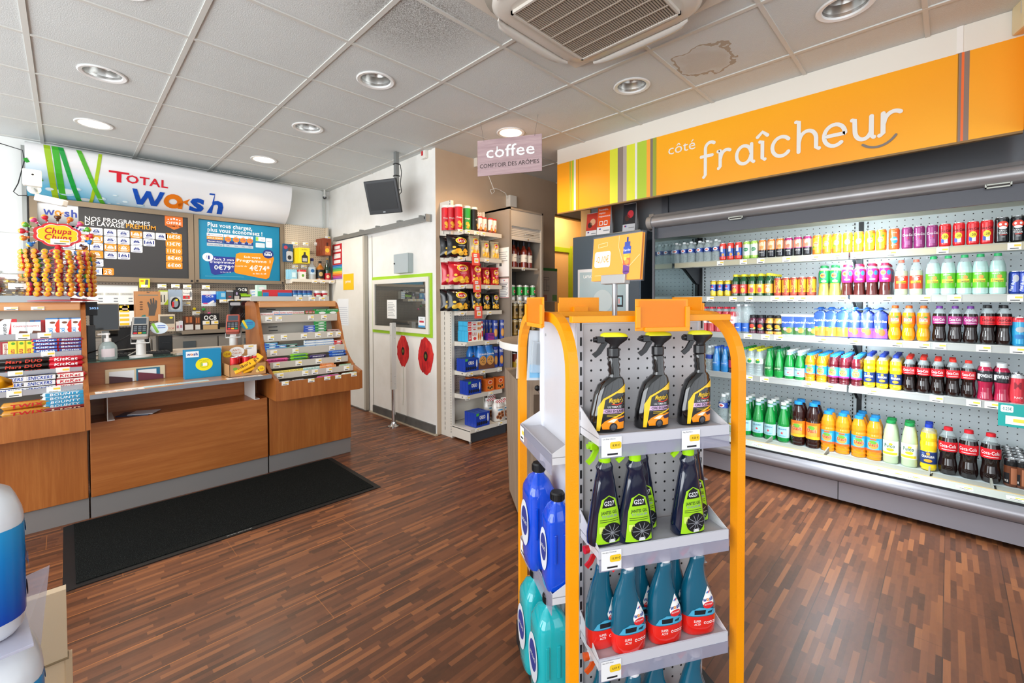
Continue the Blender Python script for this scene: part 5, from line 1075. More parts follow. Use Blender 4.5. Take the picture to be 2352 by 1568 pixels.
 c = can(.135, .028, [(1, '1f3f9e')], F(('e', .1, .75, .45, .2, 'b8bcc2'), ('v', 'Red Bull', -.2, .35, .5, 'e6e9f2', .6)))
 R(c, 'blue and silver energy drink can', 'drink can', [-0.276,-0.313], X, z2, 1, .06, 'blue energy cans', SEC)
 b = MB(); b.box(3.925, 4.2, [-0.245][0]-.001, [-0.245][0]+.001, z2+.0005, z2+.13, C('e6f0f2', .05, 0, .5, 0, .4)); one('shelf_divider', b, 'clear divider standing on the second cooler shelf beside the blue cans', 'shelf divider')
 # ---- third shelf
 p = bottle('water_bottle', 'schweppes', .215, .032, 'c33a44', 'd7203a', .84, (.34, .62, 'efe3e2'), F(('t', 'Fraise', 0, .4, .3, 'd2303e', 1.0), ('e', -.6, .5, .3, .4, '27408e')))
 R(p, 'red strawberry water bottle with white label', 'water bottle', [1.534,1.474,1.412,1.355,1.299], X, z3, 2, .068, 'red water bottles', THI)
 p = bottle('water_bottle', 'smart', .24, .032, CLR, 'd9dee0', .8, (.05, .34, '2c63c0'), F(('t', 'smart', 0, .4, .2, 'e8eef8', .9)), tint=C('c3d3d6', .04, 0, 1, 0, .45))
 R(p, 'tall clear water bottle with blue base', 'water bottle', [1.255,1.196], X, z3, 3, .068, 'tall clear water bottles', THI)
 for ys, liq, col, lb in (([1.143,1.082], '5a2a3c', 'd3402c', 'small purple smoothie bottle with black label'), ([1.021,0.962], 'dba048', 'ef9a2c', 'small amber smoothie bottle with black label')):
  p = bottle('smoothie_bottle', 'smoothie', .155, .030, liq, '18181a', .95, (.14, .56, '1b1718'), F(('e', 0, .6, .6, .24, col), ('r', -.5, .5, .2, .28, 'e8e2d8'), ('e', .6, .35, .25, .14, 'f0d23a')))
  R(p, lb, 'smoothie bottle', ys, X, z3, 2, .064, 'smoothie bottles', THI)
 # pouches
 def pouch(w, h, d, art, spout, name):
  b = MB(); base = C(art[0], .22, .35, .4); rings = []
  KW = ((0, .92, .75), (.04, 1, 1), (.25, 1, .95), (.45, .86, .8), (.6, .86, .6), (.78, .98, .35), (.9, .8, .12), (1, .3, .06)) if spout else ((0, .9, .75), (.05, .93, 1), (.3, .92, .95), (.6, .94, .6), (.8, .98, .3), (1, 1, .06))
  def kf(t):
   for a_, c_ in zip(KW, KW[1:]):
    if a_[0] <= t <= c_[0]: return a_[1]+(c_[1]-a_[1])*(t-a_[0])/(c_[0]-a_[0])
   return KW[-1][1]
  for t, kw, kd in KW:
   rings.append([Vector((math.cos(a)*w/2*kw, math.sin(a)*d/2*kd, t*h)) for a in [2*PI*i/16 for i in range(16)]])
  b.loft(rings, base)
  def P(u, v): return Vector((u, -d/2*(1.0 if v < h*.35 else max(.12, 1.0-(v/h-.35)*1.3))*math.sqrt(max(.05, 1-(u/(w*.52))**2))-.0022, v))
  pcs = [C(c, .3, .1, .3) for c in art]
  for k in range(10): v0, v1 = h*k/10*.88+.006, h*(k+1)/10*.88+.006; ww = w*.5*min(kf(v0/h), kf(v1/h))*.9; b.rect(P, -ww, ww, v0, v1, pcs[1 if k > 3 else 2], 8)
  Q = lambda u, v: P(u, v)+Vector((0, -.0007, 0)); Q2_ = lambda u, v: P(u, v)+Vector((0, -.0014, 0))
  b.ell(Q, w*.12, h*.24, w*.2, h*.12, pcs[3]); b.ell(Q, -w*.15, h*.3, w*.14, h*.08, pcs[4]); b.ell(Q2_, w*.05, h*.37, w*.16, h*.03, C('3f8f3a', .4), 8, .4)
  b.text(Q2_, 'Capri-Sun', 0, h*.6, h*.075, WHITE, w=w*.78, bold=3)
  ps = [('pouch', b)]
  if spout:
   c = MB(); c.lathe([(.006, h-.006), (.006, h+.008), (.019, h+.008), (.019, h+.014), (.008, h+.026), (0, h+.026)], C('1f4f94', .35), 12, caps=False)
   for s_ in (-1, 1): c.box(s_*.006, s_*.036, -.006, .006, h+.008, h+.013, C('1f4f94', .35))
   ps.append(('spout_cap', c))
  else:
   c = MB(); c.box(-w/2*.99, w/2*.99, -.002, .002, h-.006, h+.004, C('d3d6da', .25, .8)); ps.append(('seal', c))
  return Proto(name, ps)
 p = pouch(.098, .155, .04, ('c9ced4', '274f9e', '3a6a34', 'ef8a3a', 'e8a0a8'), False, 'juice_pouch')
 R(p, 'silver juice pouch with blue and green print', 'juice pouch', [0.892,0.816,0.731], X, z3, 3, .034, 'silver juice pouches', THI)
 p = pouch(.088, .192, .05, ('2c4f9e', '274fa8', 'f0802c', 'ef7a2a', 'f2d23a'), True, 'spouted_pouch')
 R(p, 'tall blue spouted pouch with orange fruit', 'juice pouch', [0.686,0.62,0.549], X, z3, 3, .045, 'orange spouted pouches', THI, jit=.06)
 p = pouch(.088, .192, .05, ('2a3fa8', '2540b4', '8a4fae', 'ef6a2a', 'efc03a'), True, 'spouted_pouch')
 R(p, 'tall blue and violet spouted pouch', 'juice pouch', [0.481,0.41,0.337], X, z3, 3, .045, 'violet spouted pouches', THI, jit=.06)
 p = bottle('orange_soda_bottle', 'fanta', .235, .034, 'e8930f', 'f0702a', .80, (.47, .70, 'ef7320'), F(('t', 'FANTA', -.05, .28, .42, '1f3f8e', 1.35), ('e', 0, .25, .7, .18, 'f2a030'), ('t', 'FANTA', 0, .3, .40, 'f8f4f0', 1.25), ('e', .3, .86, .3, .1, '3f9a3a')))
 R(p, 'orange soda bottle with orange label', 'soda bottle', [0.262,0.193,0.119], X, z3, 2, .075, 'orange soda bottles', THI)
 def colab(c, t, wd=1.75): return F(('t', 'Coca-Cola', -.05, .42, .34, t, wd), ('r', -.7, .8, .16, .22, t))
 p = bottle('cola_bottle', 'cola', .235, .034, '1a0c0a', '6a2f8a', .76, (.50, .71, '9c2a72'), colab(0, 'f6eef4'))
 R(p, 'cherry cola bottle with purple label and cap', 'cola bottle', [0.044,-0.026,-0.095], X, z3, 1, .075, 'cherry cola bottles', THI)
 p = bottle('cola_bottle', 'cola', .24, .035, '1a0c0a', '1b1b1d', .76, (.50, .71, 'd8202a'), colab(0, '180c0c'))
 R(p, 'cola bottle with red label, black cap', 'cola bottle', [-0.168,-0.237], X, z3, 3, .075, 'black-capped cola bottles', THI)
 c = can(.168, .033, [(.9, '2393c4'), (1, 'd8404a')], F(('e', .1, .6, .6, .12, 'a8adb0'), ('e', 0, .3, .7, .1, '1c6fae')))
 R(c, 'large bright blue energy drink can', 'drink can', [-0.297], X, z3, 2, .07, 'large blue cans', THI)
 # ---- fourth shelf
 PB = C('2c86c8', .08, 0, .9, 0, .82)
 w50 = bottle('water_bottle', 'water', .215, .032, CLR, 'e9edef', .8, (.46, .62, '24439b'), None, tint=CLR)
 R(w50, 'clear water bottle, navy label', 'water bottle', [1.497], X+.02, z4, 3, .068, 'half-litre water bottles', FOU)
 p = bottle('sparkling_water_bottle', 'perrier', .215, .034, PB, '2356c0', .99, (.28, .40, '2c7ac4', True), F(('t', 'perrier', 0, .3, .5, 'cfe6f4', 1.2)), tint=PB)
 R(p, 'blue water bottle with navy cap', 'water bottle', [1.431,1.359], X, z4, 3, .07, 'blue sparkling water bottles', FOU)
 p = bottle('juice_bottle', 'oasis', .21, .033, '4a1a24', '2c7fc4', .9, (.20, .5, 'c9405a'), None)
 R(p, 'dark red juice bottle half hidden by the orange rack post', 'juice bottle', [1.296], X, z4, 2, .07, 'dark red juice bottles', FOU)
 p = bottle('flavoured_water_bottle', 'water', .215, .032, CLR, 'f0ea2c', .8, (.44, .62, 'dfeedd'), F(('e', 0, .5, .5, .4, '2f8a4a'), ('e', .05, .85, .3, .2, 'f2c92c')), tint=CLR)
 R(p, 'clear lemon water bottle with yellow cap', 'water bottle', [1.16,1.096], X, z4, 6, .068, 'yellow-capped water bottles', FOU)
 p = bottle('flavoured_water_bottle', 'water', .215, .032, CLR, '2ca83f', .8, (.44, .62, 'dfeedd'), None, tint=CLR)
 R(p, 'clear mint water bottle with green cap', 'water bottle', [1.223], X, z4, 6, .068, 'green-capped water bottles', FOU)
 PG = C('12903c', .08, 0, .9, 0, .88)
 p = bottle('sparkling_water_bottle', 'perrier', .225, .034, PG, '0f7a4a', .99, (.24, .40, '0c6a2c', True), F(('t', 'perrier', 0, .32, .45, 'd6ecc8', 1.3)), tint=PG)
 R(p, 'green water bottle with teal cap', 'water bottle', [1.021,0.952], X, z4, 5, .07, 'green sparkling water bottles', FOU)
 PL = F(('r', -.9, .9, .04, .96, 'a8d4dc'), ('t', 'S.PELLEGRINO', 0, .7, .12, '27407e', 1.5), ('t', '★', 0, .32, .2, 'd8404a', None), ('e', 0, .4, .1, .07, 'd8404a'), ('r', -.6, .6, .14, .2, '6fb4c8'))
 p = bottle('sparkling_water_bottle', 'pellegrino', .225, .034, PG, 'f1f1ef', .99, (.10, .40, 'c8dce0'), PL, tint=PG, neck=(.82, .90, 'a9cfdc'))
 R(p, 'small green water bottle with white cap', 'water bottle', [0.882,0.811], X, z4, 5, .07, 'small white-capped green bottles', FOU)
 OA = lambda a, c: F(('r', -1.2, 1.2, 0, .16, c), ('r', -.75, .75, .16, .84, a), ('e', 0, .5, .7, .3, 'e9a04a'), ('e', -.05, .68, .5, .14, '6aa83a'), ('t', 'Oasis', 0, .42, .26, 'f6f0ea', 1.42), ('t', 'Oasis', 0, .42, .25, 'c9202c', 1.36), ('r', -.4, .4, .86, .97, 'ef6a2c'))
 p = bottle('fruit_drink_bottle', 'oasis', .215, .033, 'e0901a', '2c96dc', .92, (.22, .56, '2f9bc4'), OA('5fb7d4', 'ef6a2c'))
 R(p, 'small orange fruit drink, blue cap', 'fruit drink bottle', [0.744,0.671], X, z4, 6, .069, 'small orange fruit drinks', FOU)
 p = bottle('fruit_drink_bottle', 'oasis', .215, .033, '58141f', '2c96dc', .92, (.22, .56, '3a8fbe'), OA('5fb7d4', '9c2f86'))
 R(p, 'small purple-red fruit drink, blue cap', 'fruit drink bottle', [0.601,0.536,0.462], X, z4, 6, .069, 'small purple fruit drinks', FOU)
 OR_ = F(('t', 'ORANGINA', 0, .5, .2, 'f4f0ea', 1.55), ('e', .0, .26, .5, .13, 'f2a02a'), ('e', 0, .84, .22, .12, 'f2a02a'), ('e', -.6, .82, .2, .08, '5a74a8'))
 p = bottle('pulpy_soda_bottle', 'orangina', .235, .034, 'eec51c', '2340b0', .86, (.16, .46, '22376e'), OR_)
 R(p, 'small yellow soda with navy label', 'soda bottle', [0.392,0.323,0.253], X, z4, 5, .07, 'small yellow sodas', FOU)
 p = bottle('cola_bottle', 'cola', .235, .0345, '1a0c0a', 'e63022', .76, (.50, .71, 'd01c28'), colab(0, 'f8f2f0'))
 R(p, 'small cola bottle with red cap', 'cola bottle', [0.184,0.117,0.047,-0.021,-0.09], X, z4, (4, 4, 3, 3, 1), .072, 'small colas', FOU)
 p = bottle('sports_drink_bottle', 'powerade', .235, .0365, 'a82244', 'd2d6d8', .99, (.48, .76, '1c1c22', True), F(('t', 'POWERADE', .1, .4, .3, 'eef0f2', 1.5), ('r', -1, -.6, .2, .7, 'd9d9dc')), tint=C('a82244', .1, 0, .8))
 R(p, 'crimson sports drink bottle with black label', 'sports drink bottle', [-0.163,-0.231], X, z4, 2, .076, 'crimson sports drinks', FOU)
 c = can(.168, .033, [(.96, 'e0404c'), (1, 'c9ccce')], F(('t', 'M', 0, .52, .28, '8a1f2c', .9), ('t', 'PUNCH', .1, .12, .08, 'f4dcdc', 1.0)))
 R(c, 'large coral red energy drink can', 'drink can', [-0.292], X, z4, 2, .07, 'large red cans', FOU)
 # ---- deck
 X = 4.02; zd = .2195
 p = bottle('water_bottle', 'water', .315, .042, CLR, 'f2f4f4', .8, (.62, .76, '24439b', True), F(('e', 0, .5, .6, .4, 'f3f5f8'), ('e', 0, .5, .35, .2, 'd8504a')), tint=CLR)
 R(p, 'large clear water bottle', 'water bottle', [1.39], X, zd, 2, .09, 'large water bottles', LOW)
 PU = F(('r', -1.1, 1.1, .08, .24, 'f2d534'), ('t', 'Pulco', 0, .56, .24, '1f5a34', 1.35), ('e', .1, .42, .5, .1, 'f2c92a'), ('e', .15, .8, .25, .07, 'f2c92a'))
 pu = bottle('lemonade_bottle', 'pulco', .30, .042, 'b9c9a4', '1f8f4a', .9, (.18, .52, 'eeefe4'), PU)
 R(pu, 'pale lemonade bottle behind the orange rack post', 'lemonade bottle', [1.302], X, zd, 1, .09, None, LOW)
 p = bottle('sparkling_water_bottle', 'pellegrino', .315, .042, PG, 'f1f1ef', .99, (.12, .40, 'c8dce0'), PL, tint=PG, neck=(.83, .90, 'a9cfdc'))
 l = p.parts
 R(p, 'large green water bottle, white cap', 'water bottle', [1.206,1.115,1.024,0.931], X, zd, 3, .09, 'large green bottles', LOW)
 p = bottle('iced_fruit_tea_bottle', 'oasis', .345, .0475, '2a0f0c', '2c96dc', .95, (.20, .56, 'ef7a1c'), OA('f0a03a', 'f2b82c'))
 R(p, 'big dark iced tea, orange label', 'iced tea bottle', [0.831,0.731], X, zd, 2, .10, 'big dark iced teas', LOW)
 p = bottle('fruit_drink_bottle', 'oasis', .30, .0445, 'e0901a', '2c96dc', .93, (.2, .52, '2f9bc4'), OA('5fb7d4', 'ef6a2c'))
 R(p, 'large orange fruit drink, blue cap', 'fruit drink bottle', [0.637,0.547,0.453,0.367], X, zd, (2, 2, 3, 2), .095, 'large orange fruit drinks', LOW)
 R(pu, 'pale lemonade bottle with green cap', 'lemonade bottle', [0.279,0.182], X, zd, 2, .09, 'large lemonades', LOW)
 p = bottle('pulpy_soda_bottle', 'orangina', .305, .0435, 'eecc1c', '2340b0', .86, (.16, .42, '22376e', True), OR_)
 R(p, 'large yellow pulpy soda bottle', 'soda bottle', [0.086], X, zd, 2, .092, 'large yellow sodas', LOW)
 p = bottle('cola_bottle', 'cola', .305, .0465, '1a0c0a', 'd2202c', .80, (.50, .70, 'd01c28'), colab(0, 'f8f2f0', 1.9))
 R(p, 'large cola bottle with red label', 'cola bottle', [-0.006,-0.1,-0.195], X, zd, 1, .09, 'large colas', LOW)
 c = can(.168, .033, [(.8, '6b3a24'), (1, '17171a')], F(('r', -.1, .7, .04, .74, 'a8694a'), ('r', -1.2, -.3, .04, .5, '1c1a1c'), ('t', 'ICE', -.7, .12, .08, 'e8dcd4', .5)))
 ys = [-0.28,-0.323]
 for i, y in enumerate(ys):
  for k in range(5): c.put('copper and black energy can, cooler deck, %s column, %s' % (ORD[i], 'front' if k == 0 else ORD[k]+' row back'), 'drink can', (X+.072*k, y, zd+.0007), -PI/2, 'copper and black cans')
 # promotional teal card on the fourth rail
 b = MB(); y = [-0.275][0]; b.box(3.905, 3.909, y-.11, y+.06, .60, .735, C('1c9a94', .3)); P = fx(3.905); b.rrect(P, -y-.05, -y-.0, .685, .725, WHITE, .006); b.text(shift(P), '-0.25€', -y-.026, .697, .017, C('147a76'), w=.04, bold=2); b.rect(P, -y-.03, -y+.09, .615, .665, TAG); b.rect(shift(P), -y+.0, -y+.06, .63, .65, TAGY)
 one('promotion_card', b, 'teal promotion card reading -0.25€ clipped below the large red can', 'promotion card')
drinks()
# ---------------------------------------------------------------- partition wall: notices, monitor, poppies, barrier post
def wall_things():
 b = MB(); P = fx(2.6, 0, 0, .0012); y0, z0 = (5.625,1.49); y1, z1 = (5.336,1.695)
 b.box(2.5985, 2.6, 5.385, 5.60, 1.53, 1.715, C('f4bd08', .4)) if 0 else b.box(2.5505, 2.5548, y1, y0, z0, z1, C('f6c20a', .4)); b.text(fx(2.5505), 'privé', -(y0+y1)/2, (z0+z1)/2-.01, .035, WHITE, w=(y0-y1)*.5, bold=1.5)
 one('door_notice', b, 'yellow square notice reading privé on the white sliding door', 'notice')
 b = MB(); y0, z0 = (5.94,1.632); y1, z1 = (5.648,2.103); b.box(2.549, 2.5548, y1, y0, z0, z1, C('d8dcd8', .4)); P = fx(2.549)
 H = z1-z0; m = (y0+y1)/2; b.rect(P, -y0, -y1, z0+H*.42, z1, C('c4242e')); Q = shift(P)
 for v0, v1, k in ((.86, .95, .6), (.78, .84, .8), (.6, .73, .7), (.46, .55, .7)): b.rect(Q, -m-(y0-y1)*k/2, -m+(y0-y1)*k/2, z0+H*v0, z0+H*v1, C('f3e9e6'))
 for k, c in enumerate(('2c62b4', '2f9bc4', '2ca878', '6cc04a', 'f0d02c', 'f2a02c', 'e05a3a', 'd0458a', '8a4fae')): b.rect(P, -y0, -y1, z0+H*(.42-.045*(k+1)), z0+H*(.42-.045*k)-.002, C(c))
 one('shop_rules_poster', b, 'tall narrow poster with red top and rainbow stripes on the sliding door', 'poster')
 b = MB(); y0, z0 = (5.806,1.031); y1, z1 = (5.489,1.376); b.box(2.552, 2.5548, y1, y0, z0, z1, C('eef1f4', .5)); P = fx(2.552)
 for k in range(9): b.rect(P, -y0+.012, -y1-.012-.01*(k % 3), z0+.02+k*.026, z0+.026+k*.026, C('c7ccd6'))
 one('door_notice', b, 'faint white typed sheet on the sliding door below the yellow square', 'notice')
 o = root('key_cabinet', 'light grey metal key box on the partition wall above the window', 'key box')
 b = MB(); G = C('a9b5b6', .4, .1); b.box(2.545, 2.5995, 4.05, 4.33, 1.648, 1.855, G, .006); part('body', b, o)
 b = MB(); b.box(2.532, 2.545, 4.05, 4.33, 1.648, 1.855, C('b4bfc0', .4, .1), .004); b.lathe([(.009, 0), (.009, .008)], DARKM, 12, M=Matrix.Translation((2.532, 4.31, 1.755)) @ Matrix.Rotation(-PI/2, 4, 'Y')); part('door', b, o)
 # poppies: separate flower stickers
 def poppy(y, z, s, rot, label, seed, stem=False):
  r = random.Random(seed); b = MB(); P = plane((2.5998, y, z), (0, -1, 0), (0, 0, 1), .0006)
  m, n, l, bs = mk('poppy_%d' % seed); vec, sp = coords(n, l)
  f = noise(n, l, scaled(n, l, vec, (14, 14, 5)), 1, 5, .7); l.new(ramp(n, l, f, [(.3, '7d0c12'), (.5, 'c71b20'), (.72, 'ea4a3c')]), bs.inputs['Base Color']); bs.inputs['Roughness'].default_value = .5
  for j, (a0, rad, off) in enumerate(((80, .92, 0), (172, .95, 0), (262, .90, 0), (350, .93, 0))):
   pts = []; Q = shift(P, .0003*(j+1))
   for k in range(22):
    a = math.radians(a0-66+132*k/21)+rot; q = s*rad*(.74+.2*math.sin(PI*k/21)**.5+.06*r.random()*(k % 4 == 1)+.02*math.sin(k)); pts.append((q*.72*math.cos(a), q*1.05*math.sin(a)))
   b.add([Q(0, 0)]+[Q(*p) for p in pts], [(0, k+1, k+2) for k in range(21)], 'poppy_%d' % seed)
  Q = shift(P, .0018); b.ell(Q, 0, 0, s*.17, s*.24, C('1a1410'), 12); b.ell(shift(Q), 0, 0, s*.07, s*.1, C('6a6a2c'), 8)
  if stem: b.line(P, [(0, -s*.8), (.004, -.45), (-.012, -.60)], .004, C('7d8a4a'))
  one('poppy_sticker', b, label, 'wall sticker', 'poppy stickers')
 ys, zs = (4.262,0.797); poppy(ys, zs, .19, .1, 'left red poppy sticker beside the steel post under the window', 3, True)
 ys, zs = (3.828,0.778); poppy(ys, zs, .215, .5, 'right red poppy sticker near the corner of the partition wall', 8)
 o = root('barrier_post', 'steel floor post with white perforated upper sleeve in front of the partition wall', 'post', (2.46, 4.235, 0))
 b = MB(); b.lathe([(.062, 0), (.062, .008), (.045, .014), (.03, .03), (.024, .05)], CHROME, 24); part('base', b, o, label='chromed base')
 b = MB(); b.lathe([(.02, .045), (.02, .52)], CHROME, 18); part('tube', b, o, label='chromed tube')
 b = MB(); b.box(-.026, .026, -.021, .021, .40, 1.115, C('d9d8d2', .4), .003); P = fy(-.021)
 for z in (.46, .54, .95, 1.07): b.ell(P, .008, z, .003, .003, DARKM, 6); b.ell(fx(-.026), .003, z+.03, .003, .003, DARKM, 6)
 part('sleeve', b, o, label='white perforated sleeve')
 # monitor hanging from the ceiling
 o = root('ceiling_monitor', 'small black wall monitor hanging tilted from a grey ceiling pole', 'monitor')
 b = MB(); GP = C('8f9392', .35, .5); b.box(2.378, 2.418, 4.01, 4.05, 2.35, CEIL, GP, .003); b.box(2.32, 2.43, 4.02, 4.04, 2.37, 2.40, GP); b.box(2.37, 2.43, 4.0, 4.06, 2.34, 2.36, GP)
 for z in (2.74, 2.62, 2.48): b.box(2.372, 2.424, 4.004, 4.056, z, z+.008, BLACK)
 part('pole', b, o)
 b = MB(); b.tube([(2.425, 4.0, 2.74), (2.432, 3.99, 2.66), (2.425, 4.0, 2.55), (2.43, 3.99, 2.46), (2.40, 4.0, 2.42)], .004, BLACK); part('cable', b, o)
 M = Matrix.Translation((2.235, 4.03, 2.385)) @ Matrix.Rotation(math.radians(-66), 4, 'Z') @ Matrix.Rotation(math.radians(17), 4, 'X')
 b = MB(); b.box(-.19, .19, .0, .03, -.165, .165, C('1b1c20', .35), .006, M); b.box(-.12, .12, .03, .05, -.1, .1, C('1b1c20', .4), .006, M); b.box(-.03, .03, .05, .12, -.02, .05, GP, 0, M); part('body', b, o)
 b = MB(); b.add([M @ Vector(p) for p in ((-.165, -.002, -.125), (.165, -.002, -.125), (.165, -.002, .14), (-.165, -.002, .14))], [(0, 1, 2, 3)], C('0e0f12', .45)); part('screen', b, o)
 b = MB(); P = lambda u, v: M @ Vector((u, -.0025, v)); b.rrect(P, -.02, .01, -.152, -.14, C('9aa0a2'), .004); part('logo_badge', b, o)
 o = root('alarm_box', 'small white box with red button high on the partition wall corner', 'alarm button')
 b = MB(); y, z = (3.801,2.839); b.box(2.565, 2.5995, y-.04, y+.04, z-.05, z+.05, C('e6e3da', .4), .005); part('body', b, o)
 b = MB(); b.box(2.56, 2.565, y-.002, y+.026, z-.02, z+.025, C('c2202a', .4), .002); part('button', b, o)
 b = MB(); x, z = (3.142,2.828); b.box(x-.045, x+.03, 3.59, 3.6395, z-.05, z+.05, C('e2dccf', .4), .006); one('wall_sensor', b, 'small cream sensor box on the beige wall left of the coffee sign', 'sensor')
 o = root('dome_camera', 'small dark dome camera on a white conduit in the far corner under the ceiling', 'camera')
 x, z = (2.455,2.763); b = MB(); b.lathe([(.02, 0), (.02, .03), (.012, .035), (.012, .16)], C('dcdcd8', .4), 12, c=(2.51, 6.08, z)); part('bracket', b, o)
 b = MB(); b.lathe([(0, -.03), (.016, -.026), (.026, -.01), (.028, .005)], C('3a3c40', .15, 0, .8), 14, c=(2.51, 6.08, z)); part('dome', b, o)
 b = MB(); b.box(2.515, 2.54, 6.14, 6.168, 0, CEIL-.01, C('c9ccc8', .4)); one('conduit', b, 'vertical light grey cable duct in the far corner', 'cable duct')
 o = root('motion_sensor', 'white motion detector at the upper left end of the car wash banner', 'sensor')
 x, z = (-0.189,2.432); b = MB(); b.box(x-.058, x+.058, 5.68, 5.74, z-.07, z+.075, C('eeeae2', .4), .012); part('body', b, o)
 b = MB(); b.box(x-.01, x+.01, 5.74, 5.85, z-.01, z+.02, GREYM); part('bracket', b, o)
 b = MB(); b.lathe([(.008, 0), (.008, .004)], BLACK, 10, M=Matrix.Translation((x+.004, 5.68, z+.028)) @ Matrix.Rotation(PI/2, 4, 'X')); part('lens', b, o)
 o = root('bullet_camera', 'white bullet camera on a ball joint below the motion detector', 'camera')
 x, z = (-0.182,2.355); b = MB(); b.lathe([(.045, 0), (.045, .012), (.02, .02)], C('e6e4de', .35), 18, M=Matrix.Translation((x, 5.80, z)) @ Matrix.Rotation(PI/2, 4, 'X')); b.tube([(x, 5.79, z), (x+.02, 5.74, z-.05)], .011, C('c9c8c2', .3, .3)); part('mount', b, o)
 b = MB(); b.box(-.035, .035, -.17, .04, -.03, .03, C('dcdad4', .35), .01, Matrix.Translation((x+.05, 5.74, z-.085)) @ Matrix.Rotation(math.radians(60), 4, 'Z') @ Matrix.Rotation(math.radians(12), 4, 'X')); part('housing', b, o)
 b = MB(); pts = [(-2.7, 5.9, 2.60), (-1.2, 5.98, 2.55)]; x1, z1 = (-0.254,2.729); x2, z2 = (-0.262,2.57); x3, z3 = (-0.316,2.345); x4, z4 = (-0.234,2.323); x0, z0 = (-0.388,2.759)
 b.tube([(x0-.5, 6.0, z0+.05), (x0, 6.0, z0), (x1, 6.0, z1), (x1+.01, 6.0, z1-.09), (x2, 6.0, z2-.02), (x3+.03, 6.0, z3+.08), (x3, 6.0, z3), (x3+.03, 6.0, z3-.03), (x4, 6.0, z4)], .004, BLACK); one('loose_cable', b, 'thin black cable looping down the white wall at the far left', 'cable')
wall_things()
